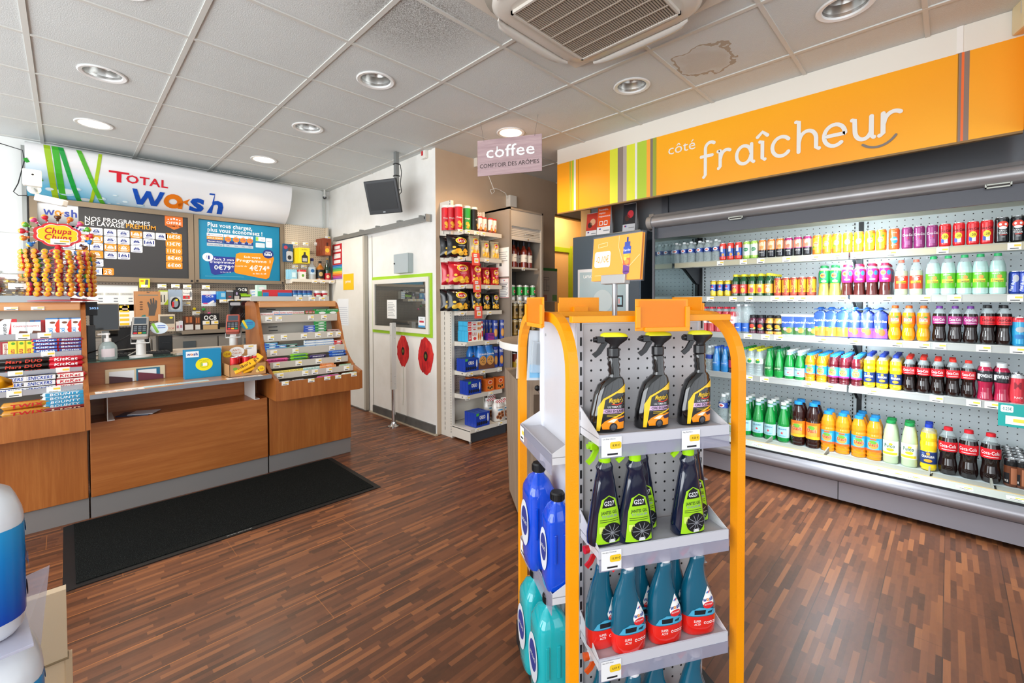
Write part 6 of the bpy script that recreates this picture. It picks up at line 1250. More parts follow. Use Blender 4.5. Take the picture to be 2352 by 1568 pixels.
# ---------------------------------------------------------------- snack gondola
def gondola():
 o = root('snack_shelving', 'cream perforated shelf bay of crisps and biscuits at the end of the partition wall', 'shelving')
 x0, x1, yf, yb = 2.655, 3.155, 3.27, 3.60; CW = C('dcd6ca', .4)
 b = MB(); b.box(x0+.01, x1-.01, 3.565, 3.575, .1, 2.29, PEG_WHITE); part('back_panel', b, o)
 sl = slots('upright_slots', 'd9d3c7', 2, 1, .05, '2b2620', -9, 9)
 b = MB(); b.box(x0-.004, x0+.03, 3.46, 3.638, 0, 2.33, CW, .002); P = fx(x0-.004)
 for k in range(45): z = .06+k*.05; b.rect(P, -3.575, -3.569, z, z+.03, DARKM)
 for k in range(88): z = .05+k*.026; b.rect(P, -3.478, -3.472, z, z+.015, DARKM)
 part('upright', b, o, label='left slotted upright')
 b = MB(); b.box(x1-.02, x1+.004, 3.53, 3.638, 0, 2.29, CW, .002); P = fy(3.53)
 for k in range(84): z = .05+k*.026; b.rect(P, x1-.012, x1-.006, z, z+.015, DARKM)
 part('upright', b, o, label='right slotted upright')
 b = MB(); b.box(x0, x1, 3.19, 3.56, .112, .13, CW); b.box(x0, x1, 3.186, 3.192, .098, .134, CW); b.box(x0, x0+.008, 3.19, 3.56, .02, .12, CW, .001); b.box(x0+.01, x1-.005, 3.215, 3.225, .0, .098, C('3c3e42', .45)); b.lathe([(.014, 0), (.014, .022)], STEEL, 10, c=(x0+.02, 3.21, 0)); b.lathe([(.014, 0), (.014, .022)], STEEL, 10, c=(x0+.02, 3.5, 0))
 b.box(x0+.01, x1-.01, 3.545, 3.565, .134, .34, C('d6cfc2', .45)); s = part('base', b, o)
 for px in (1092, 1147): pass
 Z = [2.025, 1.768, 1.503, 1.248, .950, .664, .437]
 TG = [2.61,2.699,2.812,2.893], [2.607,2.942], [2.617,2.954], [2.617,2.972], [2.942,3.107], [2.726,2.882,3.113], [2.691,2.986]
 for z, tg in zip(Z, TG):
  b = MB(); b.box(x0+.03, x1-.005, yf+.004, 3.56, z-.012, z, CW); b.box(x0+.03, x1-.005, yf-.004, yf+.004, z-.036, z+.003, C('d2ccc0', .4))
  for x in (x0+.031, x1-.009): b.prism([(yf+.01, z-.002), (yf+.02, z-.034), (3.46, z-.044), (3.50, z-.06), (3.54, z-.12), (3.56, z-.12), (3.56, z-.002)], 0, x, x+.0035, CW); b.ell(fx(x), -(yf+.07), z-.02, .008, .006, DARKM, 8)
  s = part('shelf', b, o)
  for x in tg: t = MB(); price_tag(t, fy(yf-.004), x, z-.022, .06, .036); part('price_tag', t, s)
 t = MB(); price_tag(t, fy(3.186), [2.74][0], .118, .06, .036); price_tag(t, fy(3.186), [3.043][0], .118, .06, .036); part('price_tag', t, o)
 for i, (x, z) in enumerate((([2.792][0], 1.775), ([2.806][0], 1.515), ([2.822][0], 1.262))):
  b = MB(); b.box(x-.048, x+.048, 3.252, 3.2555, z-.085, z+.035, C('ee5a48', .35), 0); P = fy(3.252); b.rrect(P, x-.03, x+.012, z-.005, z+.024, WHITE, .004); b.text(shift(P), '-0,80€', x-.009, z+.004, .01, C('c22'*2)); b.rrect(P, x-.022, x+.03, z-.06, z-.015, TAG, .004); b.rect(shift(P), x-.012, x+.022, z-.048, z-.03, TAGY)
  one('promotion_card', b, 'coral discount card clipped to the %s rail of crisps' % ('uppermost', 'middle', 'lowest')[i], 'promotion card', 'coral discount cards')
 zb = Z[0]
 def tubecan(col, txt, h=.235, r=.0375, art=True):
  b = MB(); b.lathe([(r, 0), (r, .006), (r*.985, .008), (r*.985, h-.02)], C(col, .3, 0, .3), 22); f = F(('t', txt, 0, .5, .07, 'f4f0e6', 1.5), ('e', -.1, .28, .45, .09, 'f0b02c'), ('e', .25, .2, .4, .07, 'f6cc4a'), ('e', 0, .1, .4, .06, 'eda52a')) if art else None
  if f: f(b, cyl(r*.985, .0005), .01, h-.03, r)
  l = MB(); l.lathe([(r*1.01, h-.02), (r*1.01, h), (r*.95, h+.002), (0, h-.001)], C('e4e2dc', .3), 22, caps=False); return Proto('crisp_tube', [('tube', b), ('lid', l)])
 g = 'crisp tubes on the top snack shelf'; p = tubecan('d0202a', 'Pringles')
 for px, y, lb in ((1024.5, 3.46, 'red crisp tube at the back left of the top snack shelf'), (1038, 3.415, 'red crisp tube in the middle of the three red tubes'), (1054.5, 3.335, 'red crisp tube standing furthest forward of the three red tubes')):
  t = (px-1176)/1014.26; x = y*((.71037+t*.70382)/(.70382-t*.71037)); p.put(lb, 'crisps', (x, y, zb+.001), -.35, g)
 tubecan('2f9a3c', 'Pringles').put('green crisp tube beside the red tubes', 'crisps', ([2.748][0], 3.335, zb+.001), -.4, g)
 tubecan('1c1c1e', 'Pringles').put('black crisp tube between the green tube and the biscuit tubs', 'crisps', ([2.836][0], 3.335, zb+.001), .7, g)
 def tub():
  b = MB(); h, r = .155, .027; b.lathe([(r, 0), (r, h*.22)], C('7a3a20', .3), 16, caps=False); b.lathe([(r, h*.22), (r, h-.014)], C('ece4da', .3), 16, caps=False); f = F(('v', 'nutella', 0, .3, .5, 'c8202a', .55), ('e', .1, .22, .5, .12, 'd98a3a')); f(b, cyl(r), .005, h, r)
  l = MB(); l.lathe([(r*1.02, h-.014), (r*1.02, h), (0, h)], C('d02a2c', .35), 16, caps=False); return Proto('biscuit_tub', [('tub', b), ('lid', l)])
 p = tub()
 for i, x in enumerate([2.9,2.97,3.044,3.105]): p.put('white and brown biscuit tub with red lid, %s from the left' % ORD[i], 'biscuits', (x, 3.32+.012*(i % 2), zb+.001), -.3, 'biscuit tubs on the top snack shelf')
 # crisp bags
 def bag(w, h, d, c1, c2, ac):
  m = C(c1, .22, .1, .5); b = MB(); nx, nz = 14, 12; pk = random.Random(int(w*1000)+len(c1))
  def pt(u, v, s):
   e = (1-abs(2*u-1)**3.5)*(1-abs(2*v-1)**4); wob = .006*math.sin(7*u+5*v+s)+.004*math.sin(17*u-9*v); x = (u-.5)*w*(1-.07*math.sin(PI*v)); return Vector((x, s*(d/2*e**.7+wob*e)-.0, v*h))
  for s_ in (-1, 1):
   vs = [pt(i/nx, j/nz, s_) for j in range(nz+1) for i in range(nx+1)]; fs = []
   for j in range(nz):
    for i in range(nx): a = j*(nx+1)+i; fs.append((a, a+1, a+nx+2, a+nx+1) if s_ < 0 else (a, a+nx+1, a+nx+2, a+1))
   b.add(vs, fs, m, True)
  def P(u, v): q = pt(min(max(u/w+.5, 0), 1), min(max(v/h, 0), 1), -1); return q+Vector((0, -.003, 0))
  lv = lambda k: (lambda u, v: P(u, v)+Vector((0, -.0009*k, 0)))
  def blob(k, cu, cv, ru, rv, m):
   for j in range(3):
    pass
   vs = [lv(k)(cu, cv)]; n = 18
   for rr in (.5, 1):
    for i in range(n): a = 2*PI*i/n; q = rr*(1+.1*math.sin(3*a+cu*50)*(m == YC)); vs.append(lv(k)(cu+ru*q*math.cos(a), cv+rv*q*math.sin(a)))
   b.add(vs, [(0, 1+i, 1+(i+1) % n) for i in range(n)]+[(1+i, 1+n+i, 1+n+(i+1) % n, 1+(i+1) % n) for i in range(n)], m, True)
  YC = C('efb02c', .4); Y2 = C('f6c84a', .4); Y1 = C('f6cf3a', .35)
  blob(1, w*.06, h*.74, w*.25, h*.16, Y1); blob(2, w*.06, h*.74, w*.19, h*.11, C('c8202a', .35)); b.text(lv(3), "Lay's", w*.06, h*.69, h*.105, WHITE, w=w*.32, bold=3, sh=.15)
  b.text(lv(1), 'Barbecue' if c1 == '17171a' else 'Nature', w*.08, h*.5, h*.035, WHITE, w=w*.3)
  for k, (cu, cv, r_) in enumerate(((-.25, .2, .13), (-.08, .26, .16), (.06, .16, .13), (.24, .28, .11), (-.28, .42, .07), (.28, .14, .08))): blob(1+k*.4, w*cu, h*cv, w*r_, h*r_*.8, YC if k % 2 else Y2)
  if c2: b.rect(lv(.5), -w*.1, w*.12, h*.02, h*.98, C(c2, .35))
  b.box(-w/2, w/2, -.0015, .0015, h-.002, h+.010, m); b.box(-w/2, w/2, -.0015, .0015, -.0, .004, m)
  return Proto('crisp_bag', [('bag', b)])
 def put(w, h, c1, px, y, z, lb, g, c2=None, d=.09, rz=-.25, n=1):
  p = bag(w, h, d, c1, c2, None); t = (px-1176)/1014.26; x = y*((.71037+t*.70382)/(.70382-t*.71037))
  for k in range(n): p.put(lb if not k else lb+', standing behind it', 'crisps', (x+.01*k, y+d*1.12*k, z+.0015), rz, g, rx=-.05)
 BK, RD = '17171a', 'c4182a'; W_ = 'd8c9a8'
 for zi, col, nm in ((1, BK, 'black'), (2, RD, 'red'), (3, BK, 'black')):
  z = Z[zi]; g = '%s crisp bags on the %s crisps shelf' % (nm, ('upper', 'middle', 'lower')[zi-1]); s_ = ('upper', 'middle', 'lower')[zi-1]
  put(.235, .205 if zi != 2 else .212, col, 1053 if zi != 2 else 1056, 3.37, z, 'largest %s crisp bag, leftmost on the %s crisps shelf' % (nm, s_), g, d=.11, n=2)
  if zi == 1:
   put(.125, .21, W_, 1089.5, 3.33, z, 'cream and red crisp bag leaning beside the large black bag', 'pale crisp bags', 'c4182a', .07); put(.10, .175, W_, 1114.5, 3.33, z, 'small cream and red crisp bag, left of the pair', 'pale crisp bags', 'c4182a', .06); put(.10, .175, W_, 1137, 3.33, z, 'small cream and red crisp bag, right of the pair', 'pale crisp bags', 'c4182a', .06, n=2)
  else:
   put(.135, .205, col, 1093, 3.33, z, 'medium %s crisp bag right of the largest, %s crisps shelf' % (nm, s_), g, d=.08, n=2)
   put(.095, .17, col, 1115.5, 3.33, z, 'small %s crisp bag, left of the small pair, %s crisps shelf' % (nm, s_), g, d=.06, n=2); put(.10, .175, col, 1136.5, 3.33, z, 'small %s crisp bag, right of the small pair, %s crisps shelf' % (nm, s_), g, d=.06, n=2)
 # biscuits
 def xb(px, y): t = (px-1176)/1014.26; return y*((.71037+t*.70382)/(.70382-t*.71037))
 def f_lu(b, P, w, h):
  b.rect(P, w*.02, w*.98, 0, h, C('f1f1ec', .35)); Q = shift(P); b.rect(Q, w*.03, w*.24, h*.08, h*.92, C('cf2030')); b.text(shift(Q), 'LU', w*.135, h*.25, h*.4, WHITE, w=w*.13, bold=3); b.text(Q, 'LULU', w*.42, h*.56, h*.28, C('c22432'), w=w*.26, bold=2)
  for u in (.68, .80): b.ell(Q, w*u, h*.45, w*.05, h*.36, C('e39a3c')); b.ell(shift(Q), w*u, h*.45, w*.018, h*.18, C('c43a2c'))
  b.ell(Q, w*.44, h*.28, w*.1, h*.14, C('d8434a')); b.rect(Q, w*.88, w*.98, h*.4, h*.95, C('d0303a'))
 AQ = C('3fb0dc', .35); z = Z[4]
 p = Proto('biscuit_box', [('box', packet(.20, .105, .05, AQ, f_lu))]); xx = (xb(1068, 3.30)+xb(1113, 3.30))/2+.0
 for k in range(3): p.put('light blue strawberry biscuit box, bottom layer, %s from the front' % ORD[k], 'biscuits', (xx, 3.315+.052*k, z+.001), 0, 'light blue biscuit boxes')
 p = Proto('biscuit_box', [('box', packet(.20, .045, .07, AQ, f_lu))])
 for j in range(2):
  for k in range(2): p.put('flat light blue biscuit box, %s layer on the stack, %s' % (('lower', 'upper')[j], ('front', 'behind')[k]), 'biscuits', (xx-.004, 3.325+.072*k, z+.107+.0465*j), 0, 'light blue biscuit boxes')
 def roll(c, txt, tc, disc, h=.20, r=.03):
  b = MB(); b.lathe([(r*.6, 0), (r, .004), (r, h-.004), (r*.6, h)], C(c, .3, 0, .4), 18); f = F(('t', txt, 0, .72, .14, tc, 1.5), ('e', 0, .35, .65, .22, 'c98a3c'), ('e', 0, .35, .5, .16, 'dba050')); f(b, cyl(r), .004, h-.004, r); return Proto('biscuit_roll', [('wrapper', b)])
 p = roll('223f9e', 'PRiNCE', 'f4f4f6', 1)
 for i, px in enumerate((1136.5, 1152)): p.put('navy blue biscuit roll standing on the first biscuit shelf, %s one' % ('left', 'right')[i], 'biscuits', (xb(px, 3.315), 3.315, z+.001), -.35, 'navy biscuit rolls')
 for i, (px, y) in enumerate(((1104, 3.50), (1112, 3.47), (1119, 3.44), (1126, 3.40))): p.put('navy biscuit roll in the back row of the first biscuit shelf, %s from the left' % ORD[i], 'biscuits', (xb(px, y), y, z+.001), -.35, 'navy biscuit rolls')
 def f_pur(b, P, w, h): b.rect(P, 0, w, h*.3, h*.7, C('d0408a'))
 p = Proto('biscuit_packet', [('wrapper', packet(.09, .014, .05, C('5a2f9a', .3, 0, .4), f_pur))])
 for k in range(5): p.put('flat purple biscuit packet in the small stack, %s' % ('bottom one' if k == 0 else 'topmost' if k == 4 else ORD[k]+' from the bottom'), 'biscuits', (xb(1124, 3.31), 3.31, z+.001+.0145*k), .02*k, 'purple biscuit packets')
 def f_oreo(b, P, w, h):
  Q = P; b.text(Q, 'OREO', w*.46, h*.55, h*.24, WHITE, w=w*.42, bold=4); b.poly(Q, [(w*.02, h), (w*.02, h*.8), (w*.18, h*.82), (w*.24, h)], C('4fb048')); b.ell(Q, w*.87, h*.58, w*.05, h*.3, C('e9eef6'))
  for k in range(6): b.ell(shift(Q), w*(.12+.13*k), h*.26, w*.055, h*.13, C('17171c')); b.ell(shift(shift(Q)), w*(.12+.13*k), h*.28, w*.03, h*.06, C('2c2c34'))
 BO = C('1c3fa8', .3, 0, .3)
 def oreo(px, y, z, n, w, h, nm):
  p = Proto('sandwich_biscuit_box', [('box', packet(w, h, .042, BO, f_oreo, lambda b, P, w_, d_: b.rect(P, w_*.06, w_*.9, d_*.3, d_*.7, C('4a6fd0'))))])
  for k in range(n): p.put('dark blue sandwich biscuit box on the %s shelf, %s' % (nm, 'front one' if k == 0 else ORD[k]+' from the front'), 'biscuits', (xb(px, y), y+.0435*k, z+.001), 0, 'dark blue sandwich biscuit boxes')
 oreo(1080, 3.30, Z[5], 3, .17, .125, 'second biscuit'); oreo(1086.5, 3.30, Z[6], 3, .17, .13, 'third biscuit'); oreo(1105, 3.215, .133, 4, .175, .135, 'bottom biscuit')
 def sbag(w, h, c, f, name='biscuit_bag'):
  b = MB(); m = C(c, .25, 0, .4); b.loft([[Vector((x*w/2*k, y*.03*q, t*h)) for x, y in ((-1, -1), (1, -1), (1, 1), (-1, 1))] for t, k, q in ((0, .95, .9), (.05, 1, 1), (.7, .98, .9), (.88, .8, .35), (1, .85, .1))], m); f(b, lambda u, v: Vector((u, -.031, v)), w, h); return Proto(name, [('bag', b)])
 def f_gr(b, P, w, h):
  b.rect(P, -w*.49, w*.49, h*.02, h*.3, C('6a3f28')); Q = shift(P); b.ell(Q, 0, h*.38, w*.4, h*.2, C('c98f4a'))
  for k in range(7): b.ell(shift(Q), w*.25*math.cos(k*2.3)*(.4+.1*k), h*.38+h*.12*math.sin(k*2.3)*(.4+.1*k), w*.05, h*.02, C('4a2c1a'), 6)
  b.text(Q, 'Granola', 0, h*.62, h*.08, WHITE, w=w*.8, bold=2)
 p = sbag(.105, .235, '2c7fd0', f_gr)
 for i, (px, y) in enumerate(((1105, 3.31), (1122, 3.30))): p.put('bright blue oat biscuit bag on the second biscuit shelf, %s one in front' % ('left', 'right')[i], 'biscuits', (xb(px, y), y, Z[5]+.001), -.15, 'bright blue biscuit bags')
 for i, (px, y) in enumerate(((1083, 3.45), (1093, 3.45), (1103, 3.45))): p.put('bright blue oat biscuit bag in the back row, %s from the left' % ORD[i], 'biscuits', (xb(px, y), y, Z[5]+.001), .2, 'bright blue biscuit bags')
 p = roll('223f9e', 'PRiNCE', 'f4f4f6', 1, .215, .03)
 for i, px in enumerate((1136.5, 1149.5)): p.put('navy blue biscuit roll on the second biscuit shelf, %s one' % ('left', 'right')[i], 'biscuits', (xb(px, 3.31), 3.31, Z[5]+.001), -.35, 'navy biscuit rolls')
 def f_or(b, P, w, h):
  b.ell(P, w*.5, h*.72, w*.25, h*.16, C('f0d8c0')); b.ell(shift(P), w*.5, h*.72, w*.2, h*.11, C('c2442a'))
  for k in range(3): b.ell(P, w*(.25+.22*k), h*(.3-.08*(k % 2)), w*.16, h*.16, C('d9954a')); b.ell(shift(P), w*(.25+.22*k), h*(.3-.08*(k % 2)), w*.1, h*.1, C('4a2416'))
 p = Proto('biscuit_box', [('box', packet(.11, .125, .06, C('dd6a24', .35, 0, .2), f_or))])
 for i, px in enumerate((1121, 1145)): p.put('orange chocolate tartlet box on the third biscuit shelf, %s one in front' % ('left', 'right')[i], 'biscuits', (xb(px, 3.31), 3.31, Z[6]+.001), 0, 'orange tartlet boxes')
 for i, (px, y) in enumerate(((1082, 3.50), (1096, 3.48))): p.put('orange tartlet box at the back of the third biscuit shelf, %s one' % ('left', 'right')[i], 'biscuits', (xb(px, y), y, Z[6]+.001), 0, 'orange tartlet boxes')
 def f_bm(b, P, w, h):
  n = 8
  for i in range(n):
   for j in range(3): b.rect(P, -w*.42+w*.84*i/n, -w*.42+w*.84*(i+1)/n, h*(.86+.045*j), h*(.86+.045*(j+1)), C('c8202c') if (i+j) % 2 else WHITE)
  b.text(P, 'Tartelettes', 0, h*.62, h*.06, C('8a5a3a'), w=w*.7); b.rect(P, -w*.2, w*.25, h*.50, h*.55, C('2f8fc0'))
  for k, (u, v) in enumerate(((-.2, .2), (.05, .15), (.25, .25), (-.05, .33), (.2, .38))): b.ell(shift(P, .0003*(k+1)), w*u, h*v, w*.15, h*.09, C('a8683a')); b.ell(shift(P, .0003*(k+1)+.0002), w*u, h*v, w*.09, h*.05, C('5a2c1a'))
 p = sbag(.125, .215, 'e3ded6', f_bm)
 for px, y, lb in ((1144, 3.24, 'white tartlet bag with red checked top at the front of the bottom shelf'), (1124, 3.36, 'white tartlet bag behind the front bag on the bottom shelf'), (1160, 3.26, 'white tartlet bag at the right end of the bottom shelf'), (1128, 3.46, 'white tartlet bag furthest back on the bottom shelf')): p.put(lb, 'biscuits', (xb(px, y), y, .1345), -.2, 'white tartlet bags')
gondola()
# ---------------------------------------------------------------- drinks cupboard, coffee corner
def coffee_corner():
 TP = C('8d8276', .45); x0, x1, y0 = 3.2, 3.725, 3.2
 o = root('shutter_cupboard', 'tall taupe cupboard with raised roller shutter, showing wine bottles and beer cans', 'cupboard')
 b = MB(); b.box(x0, x0+.02, y0, 3.64, 0, 2.305, TP); b.box(x1-.02, x1, y0, 3.64, 0, 2.305, TP); b.box(x0, x1, y0+.0, 3.64, 2.285, 2.305, TP); b.box(x0+.02, x1-.02, 3.60, 3.64, .1, 2.285, C('4e4a45', .5)); b.box(x0+.02, x1-.02, y0, 3.6, .06, .1, TP); part('body', b, o)
 b = MB(); b.box(x0+.02, x1-.02, y0+.004, y0+.03, 2.12, 2.285, C('b3aba0', .4)); b.box(x0+.02, x0+.034, y0+.004, y0+.02, .1, 2.12, C('c8c2b8', .35, .3)); b.box(x1-.034, x1-.02, y0+.004, y0+.02, .1, 2.12, C('c8c2b8', .35, .3)); part('head_panel', b, o)
 b = MB(); SH = C('cfc8bd', .4); z = 2.005
 while z < 2.118: b.box(x0+.034, x1-.034, y0+.016, y0+.03, z, z+.0155, SH, .002); z += .0175
 b.box(x0+.034, x1-.034, y0+.008, y0+.03, 1.98, 2.005, SH); sh = part('roller_shutter', b, o)
 b = MB(); xm = (x0+x1)/2+.02; b.tube([(xm-.06, y0+.01, 2.04), (xm-.06, y0-.02, 2.045), (xm+.06, y0-.02, 2.045), (xm+.06, y0+.01, 2.04)], .004, CHROME); b.lathe([(.009, 0), (.009, .01)], CHROME, 10, M=Matrix.Translation((xm, y0+.01, 1.995)) @ Matrix.Rotation(PI/2, 4, 'X')); part('handle', b, sh)
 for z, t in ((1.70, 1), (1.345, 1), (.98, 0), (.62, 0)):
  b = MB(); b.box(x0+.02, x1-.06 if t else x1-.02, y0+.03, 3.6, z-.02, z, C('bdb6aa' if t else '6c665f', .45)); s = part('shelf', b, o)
  if t: q = MB(); price_tag(q, fy(y0+.03), [3.434][0] if z > 1.5 else [3.373][0], z-.014, .05, .034); part('price_tag', q, s)
 def wine():
  b = MB(); G = C('7a2a1a', .08, 0, .9); pr = [(0, .004), (.032, 0), (.036, .006), (.036, .17), (.033, .19), (.018, .215), (.0135, .235), (.0135, .285)]; b.lathe(pr, G, 18, caps=False)
  l = MB(); l.lathe([(.0366, .06), (.0366, .14)], C('ece6da', .5), 18, caps=False); l.rect(cyl(.0366), -.02, .02, .10, .105, C('9a8a7a'), 4)
  c = MB(); c.lathe([(.0146, .235), (.0146, .29), (0, .292)], C('28242a', .35, .3), 14, caps=False); return Proto('wine_bottle', [('glass', b), ('label', l), ('capsule', c)])
 p = wine(); rr = [('x', 1183), ('x', 1197), ('x', 1211)]
 for i, x in enumerate([3.352,3.49,3.595]): p.put('pink wine bottle with white label, %s of three in the front row' % ORD[i], 'wine bottle', (x, 3.275+.02*(i != 1), 1.7007), 0, 'wine bottles in the shutter cupboard')
 for i, x in enumerate([3.499,3.589]): p.put('pink wine bottle half hidden in the back row of the cupboard shelf, %s' % ('left one', 'right one')[i], 'wine bottle', (x, 3.37, 1.7007), 0, 'wine bottles in the shutter cupboard')
 c = can(.168, .033, [(.16, 'd8dad8'), (.34, 'f2f2ee'), (.96, '2c9a3c'), (1, 'c9ccca')], F(('r', -1.2, 1.2, .2, .36, '17331c'), ('t', 'Heineken', 0, .235, .08, 'f4f4f0', 1.9), ('e', 0, .62, .34, .13, 'f0f0ea'), ('e', 0, .62, .28, .10, 'd02a2c')))
 for i, x in enumerate([3.342,3.415,3.514,3.623]): c.put('green lager can on the middle cupboard shelf, %s from the left' % ORD[i], 'beer can', (x, 3.27+.035*(i == 0), 1.3457), 0, 'green lager cans')
 c = can(.168, .033, [(.1, 'b08a3a'), (.9, '8a6a2c'), (1, 'c9b68a')], F(('e', 0, .6, .5, .14, '1c1814'), ('t', '8.6', 0, .3, .1, 'e8dcb8', .8)))
 for zz, nm in ((.9807, 'lower'), (1.155, 'upper')):
  for i, x in enumerate([3.342,3.428,3.524,3.623]): c.put('gold and black beer can, %s layer below the green cans, %s from the left' % (nm, ORD[i]), 'beer can', (x, 3.27, zz), 0, 'gold beer cans')
 c = can(.168, .033, [(.5, 'c9a22a'), (1, '7a2f22')], F(('e', 0, .55, .6, .2, 'e8d9a0'),))
 for i, x in enumerate([3.342,3.428,3.524,3.623]): c.put('red and gold beer can under the table top level, %s from the left' % ORD[i], 'beer can', (x, 3.27, .6207), 0, 'red and gold beer cans')
 b = MB(); P = fx(x0-.0008)
 def sheet(b, a, c, m=PAPER): (ya, za), (yb, zb) = a, c; b.box(x0-.0022, x0-.0005, min(ya, yb), max(ya, yb), min(za, zb), max(za, zb), m); return -max(ya, yb), -min(ya, yb), min(za, zb), max(za, zb)
 P = fx(x0-.0022); u0, u1, v0, v1 = sheet(b, *[(3.4,1.597),(3.21,1.897)])
 for k in range(5): b.rect(P, u0+.02, u1-.02-.02*(k % 2), v1-.05-.022*k, v1-.044-.022*k, C('a9a9a9'))
 b.rect(P, u0+.05, u0+.085, v0+.11, v0+.15, C('55575a')); one('notice', b, 'plain white notice on the side of the taupe cupboard, upper one', 'notice')
 b = MB(); u0, u1, v0, v1 = sheet(b, *[(3.355,1.377),(3.209,1.581)]); b.rect(P, u0, u1, v0, v0+.004, C('b0303a')); b.rect(P, u0, u1, v1-.004, v1, C('b0303a')); b.rect(P, u0, u0+.004, v0, v1, C('b0303a')); b.rect(P, u1-.004, u1, v0, v1, C('b0303a'))
 um = (u0+u1)/2; b.rect(P, um-.012, um-.004, v1-.03, v1-.018, C('2c3f9a')); b.rect(P, um+.004, um+.012, v1-.03, v1-.018, C('c8303a'))
 for k in range(9): b.rect(P, u0+.015, u1-.015-.015*(k % 3), v1-.055-.017*k, v1-.048-.017*k, C('6a6a6e' if k in (1, 2) else 'a4a4a8'))
 one('notice', b, 'red-framed legal notice on the side of the taupe cupboard, lower one', 'notice')
 b = MB(); a = [(4.221,1.329),(4.508,1.758)]; (xa, za), (xb, zb) = a; b.box(xa, xb, 3.634, 3.6395, za, zb, C('d9cfc2', .4)); P = fy(3.634); b.rect(P, xa, xb, zb-.035, zb, C('3f8f4a')); b.rect(P, xa+.01, xa+.08, za+.01, za+.09, C('c98a86')); b.rect(P, xb-.10, xb-.01, za+.01, za+.09, C('7fae6a'))
 for q in ((.02, .28, .12, .31), (.02, .14, .07, .28), (.07, .14, .12, .2)): b.line(P, [(xa+q[0], za+q[1]), (xa+q[2], za+q[1]), (xa+q[2], za+q[3]), (xa+q[0], za+q[3]), (xa+q[0], za+q[1])], .004, C('4a4a4a'))
 one('evacuation_plan', b, 'framed evacuation plan with green heading on the beige wall beside the cupboard', 'sign')
 b = MB(); x, z = (3.631,2.513); b.box(x-.05, x+.06, 3.57, 3.6395, z-.09, z+.04, C('e6e0d4', .4), .004); one('junction_box', b, 'white junction box on the beige wall just above the taupe cupboard', 'junction box')
 b = MB(); P = lambda px, py: (px, py); q = [(3.276,2.716),(3.321,2.62),(3.366,2.556),(3.314,2.519),(3.301,2.564),(3.373,2.591),(3.447,2.589),(3.529,2.564),(3.563,2.515)]; b.tube([(x, 3.6-.01*(i % 2), z) for i, (x, z) in enumerate(q)], .004, C('e8e4da')); one('loose_cable', b, 'white cable curling below the hanging coffee sign', 'cable')
 # coffee machine, faces the room
 o = root('coffee_machine', 'tall dark blue-grey coffee vending machine with a tilted screen left of the drinks cooler', 'coffee machine')
 BM = C('44525e', .35, .3); X = 3.72; ya, yb = 2.02, 2.79
 b = MB(); b.box(X, 4.35, ya, yb, .0, 2.0, BM, .006); part('cabinet', b, o)
 s0 = [(2.722,1.212),(2.408,1.663)]; P = fx(X, 0, 0, .002)
 (q0, w0), (q1, w1) = s0; b = MB(); b.box(X-.006, X, 2.14, q0, .95, w1, C('d9dde0', .25, .3)); b.box(X-.009, X-.0055, 2.17, q0-.025, .98, w1-.03, C('9fb4ba', .12, 0, .5)); P = fx(X-.009); b.text(P, 'LAVAZZA', -q0+.16, w1-.09, .03, WHITE, w=.17, bold=1); b.ell(P, -q0+.3, w1-.32, .11, .11, C('b8c6c9')); b.rect(P, -q0+.05, -2.2, .98, w1-.42, C('8ea3a8')); part('screen', b, o)
 y, z = (2.229,1.346); b = MB(); b.box(X-.004, X, 2.03, 2.155, .4, w1+.0, C('37434e', .4)); b.box(X-.012, X-.003, y-.035, y+.035, z-.06, z+.05, C('17191c', .3), .003); b.rect(fx(X-.012), -y-.022, -y+.022, z-.04, z+.035, C('9ac3d0', .3)); b.rect(shift(fx(X-.012)), -y-.016, -y+.002, z-.03, z+.02, C('c98a8a', .3)); P = fx(X-.004)
 for k in range(3): b.rrect(P, -y-.03+.022*k, -y-.014+.022*k, z+.09, z+.11, C('8a97a2'), .003)
 b.rect(P, -y-.035, -y+.035, z+.14, z+.145, C('8a97a2')); part('payment_panel', b, o)
 # leaflets standing on the machine
 def tent(y, x, w, h, c, cb, lb, txt=None, rz=0):
  b = MB(); b.prism([(-.03, 0), (0, h), (.03, 0)], 1, -w/2, w/2, C('d9d9dc', .4)); P = plane((-.031, w/2, .0), (0, -1, 0), (.03, 0, h), .001)
  b.rect(P, 0, w, h*.27, h*.99, C(c, .4)); b.rect(P, 0, w, .002, h*.27, C(cb, .4)); Q = shift(P)
  if txt:
   for k, t in enumerate(txt): b.text(Q, t, w*.1, h*(.82-.11*k), h*.06, WHITE, al='l', bold=1)
   for s_ in (.3, .66): b.rrect(Q, w*(s_-.14), w*(s_+.14), h*.32, h*.47, WHITE, .008); b.rrect(shift(Q), w*(s_-.1), w*(s_+.1), h*.345, h*.445, C(c), .006)
  else: b.ell(Q, w*.6, h*.62, w*.25, h*.14, C('e8b08a' if c != '23252b' else 'c8303a')); b.ell(Q, w*.35, h*.5, w*.2, h*.12, C('4a2a22'))
  b.ell(Q, w*.2, h*.2, .008, .008, C('c8303a'), 6); b.ell(Q, w*.26, h*.2, .008, .008, C('2c5fc0'), 6); b.rect(Q, w*.5, w*.95, h*.12, h*.15, C('8a8c90'))
  one('tent_card', b, lb, 'leaflet', 'folded cards on the coffee machine', (x, y, 2.0005), rz)
 tent([2.455][0], 3.8, .15, .30, 'ee5a1e', 'f2f0ee', 'orange folded card with white lettering on top of the coffee machine', ('Ensemble,', 'soyons', 'respectueux'))
 tent([2.635][0], 3.85, .13, .25, 'c83a2a', 'f2f0ee', 'red photo card half hidden behind the orange folded card'); tent([2.164][0]+.01, 3.8, .13, .27, '23252b', 'c9ccd0', 'black folded card on the right of the coffee machine top')
